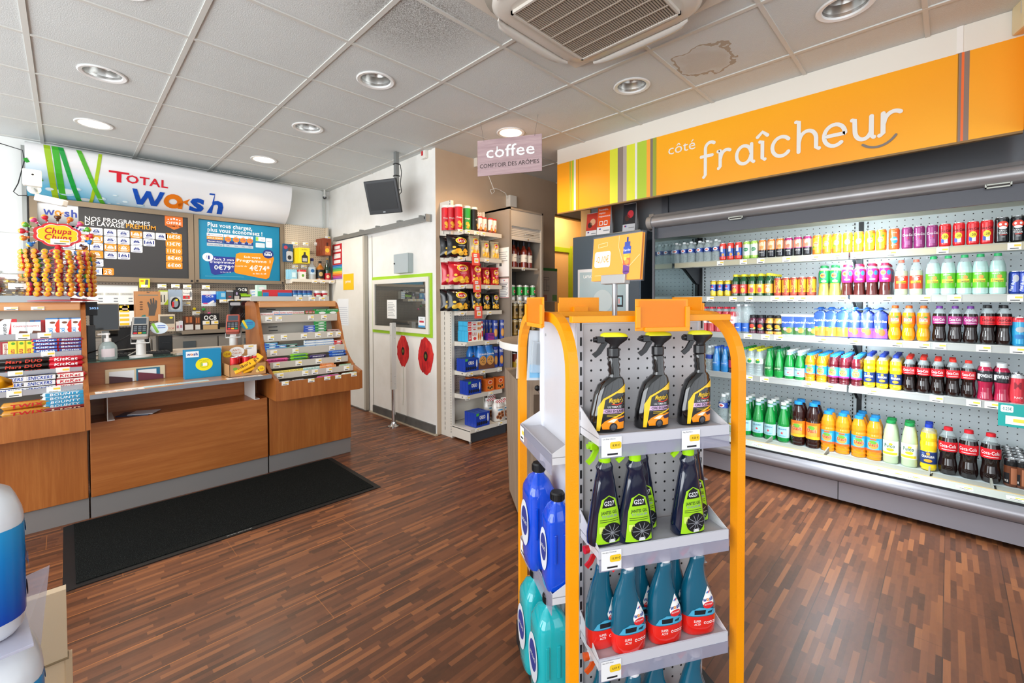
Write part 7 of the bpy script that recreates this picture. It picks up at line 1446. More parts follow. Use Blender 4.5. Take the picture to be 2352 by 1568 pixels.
 b = MB(); b.box(3.95, 4.25, [2.731][0], [2.856][0], 2.0005, 2.36, C('d9a868', .5), .004); one('pale_wood_box', b, 'pale wooden box standing at the back left of the coffee machine', 'box')
 # high round table with its laminate pedestal
 f = Vector((.71037, .70382, 0)); r = Vector((.70382, -.71037, 0)); cx = f*2.85+r*.42
 o = root('round_high_table', 'high round table with white rim and wood-look top behind the orange rack', 'table', (cx.x, cx.y, 0))
 b = MB(); b.lathe([(0, 1.058), (.50, 1.058), (.502, 1.062), (.502, 1.098), (.499, 1.1), (0, 1.1)], [C('e9e6e0', .4)]*4+[OAKT], 64, caps=False, smooth=False); part('table_top', b, o)
 b = MB(); b.lathe([(.03, .88), (.03, 1.06)], STEEL, 16, c=(-.12, .1, 0)); b.lathe([(.12, 1.052), (.12, 1.058)], STEEL, 24, c=(0, 0, 0)); b.lathe([(.03, .88), (.03, 1.06)], STEEL, 16); part('post', b, o)
 n0 = f*2.62+r*.03-cx; ll = f*3.14+r*-.055-cx; ax = (ll-n0).normalized(); ay = Vector((ax.y, -ax.x, 0)); b = MB(); a, w, d = n0, .48, .5
 t = [a, a+ay*w, a+ay*w+ax*d, a+ax*d]; ce = (t[0]+t[2])/2
 def ring(k, z): return [ce+(p-ce)*k+Vector((0, 0, z)) for p in t]
 b.loft([ring(.9, .02), ring(1, .875)], OAKG, False, False); b.add(ring(1, .878), [(0, 1, 2, 3)], OAKT); b.loft([ring(1, .875), ring(1, .878)], OAKG, False, False); part('pedestal', b, o)
 b = MB(); q = n0+ay*.10-ax*.003+Vector((0, 0, .66)); U = ay; V = Vector((0, 0, 1)); P = lambda u, v: q+U*u+V*v; b.rect(P, 0, .2, -.02, .13, C('8a7a6a', .25, .8)); part('steel_plate', b, o)
 b = MB(); b.tube([P(.08, .04)-ax*.01, P(.02, .16)-ax*.03], .004, CHROME); q2 = P(.015, .175)-ax*.032; b.lathe([(0, -.018), (.013, -.012), (.018, 0), (.013, .012), (0, .018)], BLACK, 14, c=q2, caps=False); part('lever', b, o)
 # hanging coffee sign
 o = root('coffee_sign', 'hanging pink-brown wood-print sign reading coffee comptoir des arômes', 'sign')
 d0 = 3.78; tl = f*d0+r*((1099-1176)/1014.26*d0); an = math.radians(17); U = (r*math.cos(an)-f*math.sin(an)).normalized(); wd = .56
 T_ = Vector((tl.x, tl.y, 0)); N = U.cross(Vector((0, 0, 1))); P = lambda u, v: T_+U*u+Vector((0, 0, v))+N*.0065
 z1, z0 = 2.705, 2.405; b = MB(); M = Matrix((( U.x, -N.x, 0, T_.x), (U.y, -N.y, 0, T_.y), (0, 0, 1, 0), (0, 0, 0, 1))); b.box(0, wd, -.005, .005, z0, z1, PINKW, .002, M); part('board', b, o)
 b = MB(); b.text(P, 'coffee', wd/2+.01, z1-.155, .098, WHITE, w=wd*.75, bold=1); b.line(shift(P, .001), [(wd*.317, z1-.065), (wd*.317, z1-.105)], .009, WHITE); part('lettering', b, o, label='white lettering coffee')
 b = MB(); b.text(P, 'COMPTOIR DES ARÔMES', wd/2, z1-.235, .034, C('3a2c2c'), w=wd*.92); part('lettering', b, o, label='dark lettering comptoir des arômes')
 b = MB()
 for u in (.06, wd-.06): b.tube([P(u, z1-.012), P(u+.03*(1 if u > .3 else -1), CEIL-.006)], .0012, C('6a6a6a'))
 part('wire', b, o)
 b = MB(); b.box(-.05, .05, -.03, .03, -.075, .075, C('e3d3a8', .4), .012, Matrix.Translation((3.47, [-0.257][0], 2.80)) @ Matrix.Rotation(.35, 4, 'Z')); b.box(-.035, .035, -.034, -.028, .0, .06, C('c9c6bc', .3), 0, Matrix.Translation((3.47, [-0.257][0], 2.80)) @ Matrix.Rotation(-1.1, 4, 'Z')); one('motion_sensor', b, 'cream motion detector above the right end of the orange fascia', 'sensor')
coffee_corner()
# ---------------------------------------------------------------- orange promotional rack in the middle
SF = Vector((.71037, .70382, 0)); SR = Vector((.70382, -.71037, 0)); AN = math.radians(14.5)
SX = (SR*math.cos(AN)+SF*math.sin(AN)); SY = (SF*math.cos(AN)-SR*math.sin(AN)); SO = SF*1.219+SR*.1658
RZ = math.atan2(SX.y, SX.x)
def L(a, b_, z=0): return SO+SX*a+SY*b_+Vector((0, 0, z))
def rack():
 o = root('promotional_rack', 'orange framed rack of car care sprays with transparent shelf rails in the foreground', 'display rack', (SO.x, SO.y, 0), RZ)
 Wd, Dp, H = .55, .506, 1.325; WP = painted('rack_white', 'c6c6cc', 'cecfd4', 2, .35); OR1 = painted('rack_orange', 'f29400', 'f69e00', 3, .4, 300, 0)
 def arch(x):
  pts = [(x, 0, .0)]+[(x, .0, z) for z in (.3, .8, 1.14)]
  for k in range(1, 9): a = PI/2*k/8; pts.append((x, .15*(1-math.cos(a)), 1.15+.155*math.sin(a)))
  for k in range(0, 8): a = PI/2*(8-k)/8; pts.append((x, Dp-.15*(1-math.cos(a)), 1.15+.155*math.sin(a)))
  pts += [(x, Dp, 1.14), (x, Dp, .8), (x, Dp, .05)]
  b = MB(); b.tube(pts, 0, OR1, rect=(.03, .028), up=(1, 0, 0)); return b
 for x in (0, Wd): part('arch', arch(x), o)
 b = MB()
 for y in (.035, Dp-.035): b.box(.01, Wd-.01, y-.012, y+.012, 1.293, 1.312, OR1, .002)
 part('cross_bar', b, o)
 b = MB(); BK = C('1c1c1e', .5); b.box(-.02, .02, .45, .53, 0, .09, BK); b.box(-.02, .02, -.02, Dp, 0, .05, BK); b.box(Wd-.02, Wd+.02, -.02, Dp, 0, .05, BK); b.box(-.02, Wd+.02, -.01, .03, 0, .05, BK); part('foot', b, o)
 # core
 c0, c1, f0, f1 = .062, .515, .118, .455
 b = MB(); b.box(c0, c1, f0+.004, f0+.012, .06, 1.285, pegboard('rack_peg', 'c9c8cb', 0, 2, .0325, .0312, .0036, '141416')); sl = slots('rack_slots', 'dadade', 2, 0, .0455, '18181a', -9, 9)
 part('front_pegboard', b, o)
 b = MB()
 for x in (c0, c1-.022): b.box(x, x+.022, f0-.003, f0+.012, .06, 1.285, WP, .001)
 P = fy(f0-.003)
 for x in (c0+.014, c1-.010):
  for k in range(27): z = .08+.0455*k; b.rect(P, x-.003, x+.003, z, z+.026, C('17171a'))
 part('slotted_upright', b, o)
 b = MB(); b.box(c0-.001, c0+.003, f0+.012, f1, .06, 1.285, WP); b.box(c1-.003, c1+.001, f0+.012, f1, .06, 1.285, WP); b.box(c0, c1, f1-.006, f1, .06, 1.285, WP); b.box(c0, c1, f0, f1, 1.285, 1.29, WP); b.box(c0-.004, c0+.002, f1-.03, f1+.01, .06, 1.29, C('e4e6ee', .35)); b.box(c0-.004, c0, f0+.005, f0+.03, .06, 1.29, C('e4e6ee', .35)); b.lathe([(.005, 0), (.005, .003)], CHROME, 10, M=Matrix.Translation((c0-.001, .40, 1.23)) @ Matrix.Rotation(-PI/2, 4, 'Y')); part('side_panel', b, o)
 LED = C('a9a9bd', .2, 0, .3, 0, .55); TR = C('b5b3b8', .4)
 def tray(z, tags):
  a0, a1, y0, y1 = .074, .502, -.014, .115
  b = MB(); b.box(a0, a1, y0, y1, z, z+.003, TR)
  for x in (a0, a1-.002): b.prism([(y0, z-.02), (y0, z+.011), (y1, z+.062), (y1, z-.02)], 0, x, x+.002, C('d6d6da', .35))
  b.box(a0, a1, y0-.002, y0, z-.022, z+.012, C('b7b7c0', .35)); s = part('tray', b, o)
  b = MB(); b.box(a0, a1, y0-.005, y0-.002, z-.054, z-.018, LED); b.box(a0, a1, y0-.004, y0-.002, z-.018, z+.011, C('c4c4cc', .25)); part('price_rail', b, s)
  for u, t, n1 in tags:
   b = MB(); P = fy(y0-.0055); b.rect(P, u, u+.062, z-.050, z+.006, C('e9e9ea', .4)); Q = shift(P, .0004); b.rrect(Q, u+.026, u+.061, z-.028, z-.008, C('edc52c', .4), .006); b.text(shift(Q, .0004), t, u+.045, z-.021, .006, INK); b.text(Q, n1, u+.004, z-.001, .0034, C('55565a'), al='l'); b.rect(Q, u+.018, u+.05, z-.045, z-.040, INK); part('price_tag', b, s)
 ZT = (.969, .649, .334, .03)
 tray(ZT[0], ((.079, '8,90 €', 'Cire Eclair Ultimate'), (.335, '4,50 €', 'Meg Multi Micro'))); tray(ZT[1], ((.079, '15,99 €', 'Nett Jant TITANIUM'),)); tray(ZT[2], ((.079, '6,69 €', 'Nett INT2 Wash'),)); tray(ZT[3], ())
 def side_tray(z):
  a0, a1, y0, y1 = -.02, .061, .105, .45
  b = MB(); b.box(a0, a1, y0, y1, z, z+.003, TR); b.box(a0-.002, a0, y0, y1, z-.02, z+.014, TR); b.box(a0-.005, a0-.002, y0, y1, z-.05, z+.012, LED); b.prism([(a0, z-.02), (a0, z+.014), (a1, z+.06), (a1, z-.02)], 1, y1-.002, y1, C('d6d6da', .35)); b.prism([(a0, z-.02), (a0, z+.014), (a1, z+.06), (a1, z-.02)], 1, y0, y0+.002, C('d6d6da', .35)); s = part('side_tray', b, o)
  b = MB(); price_tag(b, fx(a0-.0055), -y1+.035, z-.015, .05, .05); part('price_tag', b, s)
 for z in (.882, .455, .095): side_tray(z)
 # card holders
 def holder(M, nm, lab):
  b = MB(); b.box(-.087, .087, -.004, 0, 0, .092, OR1, .0015, M); b.box(-.089, -.074, -.012, -.004, .008, .070, OR1, .002, M); b.box(.074, .089, -.012, -.004, .008, .070, OR1, .002, M); b.box(-.06, .087, -.013, -.004, -.003, .010, OR1, .002, M); b.box(-.03, .03, 0, .02, .03, .055, OR1, 0, M); b.box(-.076, .076, -.0085, -.0075, .01, .088, C('f09000', .25, 0, .2, 0, .3), 0, M)
  part('card_holder', b, o)
 T = Matrix.Translation; Rz = lambda a: Matrix.Rotation(a, 4, 'Z')
 holder(T((.283, .005, 1.268)), 0, 0); holder(T((.245, Dp+.015, 1.275)) @ Rz(PI), 0, 0); holder(T((-.035, .22, 1.275)) @ Rz(-PI/2), 0, 0); holder(T((Wd+.03, .3, 1.275)) @ Rz(PI/2), 0, 0)
 # sign on a stem above the rack
 s = root('discount_sign', 'orange card reading -0,10€ with a juice pouch, above the rack', 'sign', L(.229, .19), RZ)
 b = MB(); b.lathe([(.0085, 1.29), (.0085, 1.42)], C('9a9a9c', .3, .6), 14); b.lathe([(.02, 1.289), (.02, 1.294)], C('9a9a9c', .3, .6), 14); part('stem', b, s)
 M = Matrix.Translation((.0, 0, 1.41)) @ Matrix.Rotation(math.radians(-70), 4, 'Z') @ Matrix.Rotation(math.radians(-5), 4, 'X')
 b = MB(); b.box(-.052, .052, -.013, .013, 0, .030, C('a7a5a3', .35, .3), .002, M); part('clamp', b, s)
 b = MB(); b.box(-.105, .105, -.004, -.002, .012, .16, C('f09c10', .5), 0, M); P = lambda u, v: M @ Vector((u, -.0046, v)); Q = shift(P, .0004); b.rrect(Q, -.094, -.022, .058, .112, WHITE, .008); b.text(shift(Q, .0004), '-0,10€', -.058, .074, .022, C('f09a20'), w=.060, bold=2)
 b.line(Q, [(-.080, .138), (-.038, .142), (-.038, .130), (-.080, .126), (-.080, .138)], .0012, C('fde0b0')); b.line(Q, [(.012, .158), (.012, .12), (.034, .065), (.06, .055), (.10, .09)], .0022, C('fbc888')); b.line(Q, [(-.09, .03), (-.06, .03)], .001, C('fde0b0'))
 for v0, v1, w, c in ((.036, .060, .013, '6a2a86'), (.060, .082, .0145, 'e0642a'), (.082, .096, .012, 'f0b82a'), (.096, .120, .0155, '2a4aa8'), (.120, .135, .011, '27409a'), (.135, .150, .0035, '1c2f7a')): b.rect(Q, .048-w, .048+w, v0, v1, C(c, .3), 1)
 b.ell(Q, .048, .036, .013, .006, C('6a2a86', .3)); b.text(shift(Q, .0004), 'Capri-Sun', .048, .105, .0065, WHITE, w=.028, bold=1); b.ell(shift(Q, .0004), .05, .07, .009, .008, C('f0902a')); b.ell(shift(Q, .0004), .042, .08, .006, .006, C('f2d84a')); part('card', b, s)
 b = MB(); A_ = C('dfe2ee', .05, 0, .3, 0, .025)
 for dy in (-.006, .004, .010): b.box(-.107, .110, dy, dy+.001, .008, .166, A_, 0, M)
 b.box(-.105, .105, .0055, .009, .012, .16, C('f09c10', .5), 0, M); part('acrylic_sleeve', b, s)
 # ---- trigger sprays
 def loftb(b, secs, mat, n=18, p=2.6):
  rings = []
  for (z, w, d, ox, oy) in secs:
   rings.append([Vector((ox+abs(math.cos(a))**(2/p)*math.copysign(w/2, math.cos(a)), oy+abs(math.sin(a))**(2/p)*math.copysign(d/2, math.sin(a)), z)) for a in [2*PI*i/n for i in range(n)]])
  b.loft(rings, mat); return b
 def trigger(c1, c2, z, s=1.0, neck=True):
  b = MB(); m1 = C(c1, .3, 0, .2); m2 = C(c2, .3, 0, .3)
  b.lathe([(.0135*s, z), (.0145*s, z+.002), (.0145*s, z+.022*s), (.012*s, z+.024*s)], m1, 20)
  loftb(b, [(z+.022*s, .018*s, .016*s, 0, 0), (z+.032*s, .024*s, .018*s, .004*s, 0), (z+.044*s, .056*s, .022*s, .004*s, 0), (z+.052*s, .066*s, .024*s, .002*s, 0)], m1, 16, 3)
  b.box(-.040*s, -.022*s, -.009*s, .009*s, z+.036*s, z+.054*s, m1, .002); b.lathe([(.007*s, 0), (.007*s, .007*s)], m1, 10, M=Matrix.Translation((-.039*s, 0, z+.045*s)) @ Matrix.Rotation(-PI/2, 4, 'Y'))
  t = MB(); loftb(t, [(z+.0525*s, .066*s, .024*s, .002*s, 0), (z+.060*s, .06*s, .022*s, 0, 0), (z+.064*s, .036*s, .014*s, -.004*s, 0)], m2, 16, 3)
  g = MB(); pts = [(-.018*s, 0, z+.04*s), (-.026*s, 0, z+.026*s), (-.034*s, 0, z+.012*s), (-.046*s, 0, z+.002*s)]; g.tube(pts, 0, m1, rect=(.012*s, .006*s), up=(0, 1, 0))
  return b, t, g
 def conform(l, secs, p=2.6, step=.007):
  """Drapes a flat front label over a lofted body."""
  bm = bmesh.new(); vs = [bm.verts.new(v) for v in l.v]; fm = []
  for f, m_ in zip(l.f, l.m):
   try: q = bm.faces.new([vs[i] for i in f]); q.material_index = m_
   except ValueError: pass
  bmesh.ops.triangulate(bm, faces=bm.faces[:])
  for _ in range(4):
   e = [e for e in bm.edges if e.calc_length() > step]
   if not e: break
   bmesh.ops.subdivide_edges(bm, edges=e, cuts=1); bmesh.ops.triangulate(bm, faces=bm.faces[:])
  for v in bm.verts:
   z = v.co.z; a = secs[0]; c = secs[-1]
   for a_, c_ in zip(secs, secs[1:]):
    if a_[0] <= z <= c_[0]: a, c = a_, c_; break
   t = min(max((z-a[0])/max(c[0]-a[0], 1e-6), 0), 1); w, d, ox = (a[k]+(c[k]-a[k])*t for k in (1, 2, 3))
   q = min(abs((v.co.x-ox)/(w/2)), .985); v.co.y += -(d/2)*(1-q**p)**(1/p)-.0006
  bm.verts.index_update(); l.v = [tuple(v.co) for v in bm.verts]; l.f = [tuple(v.index for v in f.verts) for f in bm.faces]; l.m = [f.material_index for f in bm.faces]; l.s = [False]*len(l.f); bm.free()
 # black and yellow wax spray
 B0 = C('0b0b0d', .08, 0, 1); b = MB()
 WS = [(0, .078, .040, 0, 0), (.006, .088, .046, 0, 0), (.05, .085, .046, .002, 0), (.10, .076, .044, .007, 0), (.128, .066, .040, .012, 0), (.142, .050, .034, .018, 0), (.150, .036, .028, .020, 0)]; loftb(b, WS, B0)
 secs = []
 for k in range(7): z = .150+.052*k/6; w = .028+.003*math.cos(k*PI); secs.append((z, w, .026, .020-.0005*k, 0))
 loftb(b, secs+[(.206, .022, .022, .017, 0)], B0)
 P = lambda u, v: Vector((u+.003+v*.06, 0, v)); Q = shift(P, .0004); Q2 = shift(Q, .0004); l = MB(); YL = C('f0c21c', .3, 0, .3)
 l.poly(P, [(-.034, .006), (.034, .006), (.032, .128), (.012, .112), (-.02, .092), (-.032, .07)], C('131316', .25, 0, .6))
 l.poly(Q, [(-.034, .006), (-.026, .006), (-.018, .09), (.032, .122), (.032, .132), (.012, .115), (-.022, .094), (-.034, .07)], YL); l.poly(Q, [(.004, .108), (.032, .108), (.032, .131), (.012, .114)], YL)
 l.text(Q2, 'Meguiar’s', .008, .083, .013, YL, w=.034, bold=2, sh=.1); l.line(Q2, [(-.002, .079), (.012, .076), (.024, .081)], .0025, C('d8342c')); l.text(Q, 'ULTIMATE', .006, .068, .0055, C('d9d9dc'), w=.034, bold=1); l.rect(Q, -.022, .033, .053, .065, C('c9a8c8', .15, .8)); l.text(Q2, 'CIRE ÉCLAIR', .006, .056, .0065, C('2a2a30'), w=.046, bold=1)
 for k in range(2): l.rect(Q, -.012, .026, .0485-.004*k, .0495-.004*k, C('d9b92c'))
 OC_ = C('f08e12', .25, 0, .6); l.poly(Q, [(-.020, .010), (-.024, .022), (-.016, .032), (.0, .040), (.02, .042), (.033, .045), (.033, .010)], OC_); l.poly(Q2, [(-.010, .030), (.004, .038), (.016, .038), (.006, .028)], C('e9e2cc', .2)); l.ell(Q2, .006, .015, .010, .012, C('1a1a1e'), 12); l.ell(shift(Q2, .0004), .006, .015, .0065, .0085, C('6a6a70', .3, .7), 12); l.poly(Q2, [(.014, .036), (.033, .041), (.033, .03), (.02, .028)], C('3a2c4a', .2)); l.poly(Q2, [(.0, .041), (.033, .056), (.033, .052), (.01, .041)], YL)
 conform(l, WS); tb, tt, tg = trigger('17171a', 'e0dc1e', .206, 1.05)
 def shiftx(mb, dx):
  mb.v = [(x+dx, y, z) for x, y, z in mb.v]; return mb
 tb, tt, tg = (shiftx(m_, .017) for m_ in (tb, tt, tg))
 p = Proto('wax_spray_bottle', [('bottle_body', b), ('front_label', l), ('spray_head', tb, [('yellow_top', tt), ('trigger', tg)])])
 def at(pr, a, y, z, rz, lb, cat, g, sc=(1.24, 1.1, 1.06)): w = L(a, y, z+.0005); pr.put(lb, cat, (w.x, w.y, w.z), RZ+rz, g, sc=sc)
 for i, a in enumerate((.128, .277, .425)): at(p, a, .048, ZT[0]+.003, -.12+.06*i, 'black car wax spray bottle with yellow top on the top tray, %s' % ('left one', 'middle one', 'right one')[i], 'spray bottle', 'black wax sprays')
 # dark blue wheel gel spray
 DB = C('0e1730', .08, 0, 1); b = MB(); GS = [(0, .080, .044, 0, 0), (.006, .090, .05, 0, 0), (.03, .089, .05, 0, 0), (.10, .068, .044, 0, 0), (.16, .048, .036, 0, 0), (.185, .038, .030, 0, 0), (.196, .042, .030, -.001, 0), (.204, .034, .026, 0, 0), (.212, .024, .024, 0, 0)]; loftb(b, GS, DB)
 P = lambda u, v: Vector((u, 0, v)); Q = shift(P, .0004); Q2 = shift(Q, .0004); Q3 = shift(Q2, .0004); l = MB(); LM = C('9bd01f', .3, 0, .3)
 l.poly(P, [(-.034, .008), (.034, .008), (.026, .085), (.018, .118), (0, .128), (-.018, .118), (-.026, .085)], LM); l.poly(Q, [(-.018, .098), (.018, .098), (.012, .118), (0, .126), (-.012, .118)], C('1a1a1e', .3)); l.text(Q2, 'GS27', 0, .103, .011, C('e4e6ea'), w=.026, bold=2); l.text(Q, 'JANTES GEL', 0, .082, .0075, INK, w=.042, bold=2); l.text(Q, 'TITANIUM', 0, .073, .0065, C('8a9a9a'), w=.040, bold=1)
 for k in range(2): l.rect(Q, -.024, .024, .067-.005*k, .0685-.005*k, C('3a4a1a'))
 l.ell(Q, .006, .034, .027, .025, C('15171a'), 18); l.ell(Q2, .006, .034, .024, .0225, C('2a2c30', .3, .5), 18)
 for k in range(10): a = 2*PI*k/10; l.line(Q3, [(.006, .034), (.006+.023*math.cos(a), .034+.021*math.sin(a))], .0016, C('b9c4d0', .25, .7))
 l.rrect(Q, -.026, -.012, .035, .052, C('c9dc6a'), .002); l.rect(Q3, -.002, .014, .010, .018, C('d9d9d9')); conform(l, GS); tb, tt, tg = trigger('a3e010', 'a3e010', .208, 1.0)
 p2 = Proto('wheel_gel_bottle', [('bottle_body', b), ('front_label', l), ('spray_head', tb, [('trigger', tg)])])
 for i, (a, y, lb) in enumerate(((.114, .03, 'leftmost on second tray'), (.205, .018, 'front centre of second tray'), (.255, .070, 'behind the centre one, second tray'), (.385, .018, 'front right of the second tray'), (.440, .072, 'rear right of the second tray'))): at(p2, a, y, ZT[1]+.003, (.1, 0, .1, .05, 0)[i], 'dark blue wheel gel spray with lime green head, '+lb, 'spray bottle', 'dark blue wheel gels', (1.26, 1.1, 1.13))
 # teal insect remover spray
 TL = C('0a5872', .12, 0, .9); RD = C('e0241c', .15, 0, .9); b = MB(); loftb(b, [(0, .074, .044, 0, 0), (.005, .086, .052, 0, 0), (.03, .089, .054, 0, 0), (.050, .090, .054, 0, 0)], RD); loftb(b, [(.050, .0903, .0542, 0, 0), (.075, .088, .054, -.001, 0), (.11, .072, .048, -.006, 0), (.145, .050, .036, -.007, 0), (.172, .037, .030, -.003, 0), (.186, .036, .030, 0, 0), (.193, .034, .028, 0, 0), (.198, .026, .024, 0, 0)], TL)
 TS = [(0, .074, .044, 0, 0), (.005, .086, .052, 0, 0), (.03, .089, .054, 0, 0), (.050, .090, .054, 0, 0), (.075, .088, .054, -.001, 0), (.11, .072, .048, -.006, 0), (.145, .050, .036, -.007, 0)]; P = lambda u, v: Vector((u, 0, v)); Q = shift(P, .0004); Q2 = shift(Q, .0004); Q3 = shift(Q2, .0004); l = MB(); cu, cv = .016, .088
 dp = [(cu+.0175*math.sin(a)*(1 if math.cos(a) < 0 else (1-math.cos(a)**2*.75)), cv-.019*math.cos(a) if math.cos(a) > 0 else cv-.032*math.cos(a)) for a in [2*PI*k/24 for k in range(24)]]
 dp = [(cu+.0175*math.sin(t)*(1 if math.cos(t) > 0 else 1-.72*abs(math.cos(t))), cv-.019*math.cos(t)*(1 if math.cos(t) > 0 else 1.75)) for t in [2*PI*k/28 for k in range(28)]]
 l.add([P(cu, cv)]+[P(*q) for q in dp], [(0, k+1, (k+1) % 28+1) for k in range(28)], WHITE)
 l.ell(Q, cu, cv-.0105, .0155, .008, C('d8262c'), 10); l.text(Q2, 'NETTOYANT', cu, cv-.010, .0035, WHITE, w=.024, bold=1); wash_mark(l, Q2, cu-.0155, cv+.0, .0068, C('23479a'), C('ee8a2a')); l.line(Q2, [(cu-.005, cv+.019), (cu+.001, cv+.022)], .003, C('2c6fc8')); l.line(Q2, [(cu, cv+.019), (cu+.006, cv+.022)], .003, C('d8303a'))
 l.poly(P, [(-.036, .052), (-.028, .066), (-.01, .074), (.02, .070), (.038, .062), (.038, .052)], C('4aa8cc', .2, 0, .5)); l.poly(Q, [(-.022, .056), (.006, .056), (.008, .067), (-.022, .067)], C('141c24')); l.poly(Q, [(.014, .062), (.028, .064), (.024, .057), (.012, .058)], C('0f3a4a')); l.text(P, 'SUPER', -.014, .036, .0055, WHITE, w=.018, bold=1); l.text(P, 'ACTIF', -.014, .028, .0055, WHITE, w=.016, bold=1)
 for u in (.006, .022): l.ell(P, u, .034, .0035, .0035, WHITE, 8); l.ell(Q, u, .034, .0022, .0022, C('e0241c'), 8); l.rect(P, u+.005, u+.013, .035, .0365, WHITE); l.rect(P, u+.005, u+.012, .031, .0325, WHITE)
 conform(l, TS)
 def teal(hc): tb, tt, tg = trigger('e9e9ee', 'e9e9ee', .197, 1.0); g2 = trigger(hc, hc, .197, 1.0)[2]; nz = MB(); nz.lathe([(.009, 0), (.010, .012)], C(hc, .35), 12, M=Matrix.Translation((-.039, 0, .197+.045)) @ Matrix.Rotation(-PI/2, 4, 'Y')); return Proto('insect_remover_bottle', [('bottle_body', b), ('front_label', l), ('spray_head', tb, [('top', tt), ('trigger', g2), ('nozzle', nz)])])
 p3 = teal('e0242c')
 for i, (a, y, lb) in enumerate(((.118, .050, 'leftmost, partly behind the next on the third tray'), (.182, .014, 'second in the front row of the third tray'), (.305, .018, 'third in the front row of the third tray'), (.425, .024, 'rightmost in the front of the third tray'), (.25, .072, 'in the back row of the third tray, left one'), (.375, .074, 'in the back row of the third tray, right one'))): at(p3, a, y, ZT[2]+.003, (.1, .05, 0, -.1, 0, 0)[i], 'teal spray bottle with red base, '+lb, 'spray bottle', 'teal sprays on the third tray', (1.22, 1.12, 1.2))
 p4 = teal('f2601c')
 for i, (a, y, lb) in enumerate(((.12, .050, 'leftmost, with orange trigger'), (.20, .014, 'second from the left, front'), (.30, .05, 'third from the left'), (.42, .03, 'rightmost'))): at(p4, a, y, ZT[3]+.003, 0, 'teal spray bottle on the lowest tray, '+lb, 'spray bottle', 'teal sprays on the fourth tray', (1.22, 1.12, 1.12))
 # jugs of screen wash on the left side
 def jug(liq, h, w, d, capc, nm):
  m = C(liq, .06, 0, 1, 0, .84); b = MB(); loftb(b, [(0, w*.86, d*.86, 0, 0), (h*.03, w*.96, d*.96, 0, 0), (h*.12, w, d, 0, 0), (h*.3, w*.97, d*.97, 0, 0), (h*.45, w, d, 0, 0), (h*.70, w, d, 0, 0), (h*.76, w*.96, d*.96, 0, 0), (h*.86, w*.6, d*.7, 0, 0), (h*.895, .036, .036, 0, 0), (h*.93, .034, .034, 0, 0)], m, 24, 4)
  P = lambda u, v: Vector((u, -d/2-.0012, v))
  for u in (-.25, .08): b.box((u-.055)*w, (u+.055)*w, -d/2-.004, -d/2+.002, h*.32, h*.62, m, .003)
  l = MB(); Q = lambda u, v: Vector((-w/2-.0015, -u, v)); l.ell(Q, 0, h*.42, d*.40, h*.22, C('e8eef6', .3, 0, .4), 20); l.ell(shift(Q), 0, h*.44, d*.3, h*.14, C('2c3a86'), 16); l.text(shift(shift(Q)), 'LAVE-GLACE', 0, h*.42, .012, WHITE, w=d*.5)
  c = MB(); c.lathe([(.021, h*.915), (.022, h*.92), (.022, h*.985), (.019, h), (0, h)], C(capc, .4), 20, caps=False)
  for k in range(20): a = 2*PI*k/20; c.box(-.001, .001, -.0235, -.0215, h*.925, h*.98, C(capc, .4), 0, Matrix.Rotation(a, 4, 'Z'))
  return Proto(nm, [('bottle_body', b), ('side_label', l), ('cap', c)])
 def sj(pr, a, y, z, lb, g): w = L(a, y, z); pr.put(lb, 'screen wash', (w.x, w.y, w.z), RZ, g)
 sj(jug('0a4fd8', .345, .098, .115, '141416', 'screen_wash_jug'), -.004, .29, .4585, 'royal blue screen wash jug at the back of the middle side tray', 'blue screen wash jugs')
 sj(jug('0a4fd8', .30, .09, .085, '141416', 'screen_wash_jug'), .014, .155, .4585, 'royal blue screen wash jug half hidden behind the front orange post', 'blue screen wash jugs')
 j3 = jug('16b4bc', .335, .11, .115, '141416', 'screen_wash_jug'); sj(j3, -.008, .165, .0985, 'turquoise screen wash jug at the bottom of the left side', 'turquoise screen wash jugs'); sj(j3, -.008, .30, .0985, 'turquoise screen wash jug behind the other, beside the rear post', 'turquoise screen wash jugs')
 # hanging blister packs on the rear left
 for k, (dy, dx) in enumerate(((.0, 0), (.035, -.012))):
  q = L(.052-.03*k, .475+.045*k, 1.05); M = Matrix.Translation(q) @ Matrix.Rotation(RZ+.15, 4, 'Z') @ Matrix.Rotation(.06, 4, 'Y'); M2 = M
  r_ = root('blister_pack', 'clear blister pack hanging behind the left side of the rack, %s one' % ('front', 'rear')[k], 'blister pack', (0, 0, 0), 0, 'hanging blister packs')
  b = MB(); b.box(-.045, .045, -.002, .002, 0, .19, C('d9e3ea', .1, 0, .6, 0, .7), 0, M); b.box(-.036, .036, -.018, -.002, .03, .15, C('cfd9df', .06, 0, 1, 0, .4), .004, M); part('shell', b, r_)
  b = MB(); b.box(-.036, .036, -.0035, -.002, .01, .06, C('7ab4d8', .4), 0, M); b.box(-.012, .012, -.014, -.004, .06, .14, C('2a2c30', .4), .002, M); part('card', b, r_)
 # things on the far side of the rack, seen past the right upright
 pv = C('2a1438', .1, 0, 1)
 for i, (z, lb) in enumerate(((.72, 'dark purple bottle on the far right side of the rack, upper one'), (.42, 'dark purple bottle on the far right side of the rack, lower one'))):
  b = MB(); loftb(b, [(0, .08, .06, 0, 0), (.01, .09, .07, 0, 0), (.16, .09, .07, 0, 0), (.21, .05, .05, 0, 0), (.23, .03, .03, 0, 0)], pv); c = MB(); c.lathe([(.02, .228), (.02, .25), (0, .25)], C('3a2a4a', .4), 14, caps=False)
  w = L(.552, .26, z); Proto('car_care_bottle', [('bottle_body', b), ('cap', c)]).put(lb, 'car care bottle', (w.x, w.y, w.z), RZ+PI/2, 'dark purple bottles')
 b = MB()
 for z in (.715, .415): b.box(.517, .60, .20, .33, z, z+.003, TR)
 part('right_shelf', b, o)
rack()
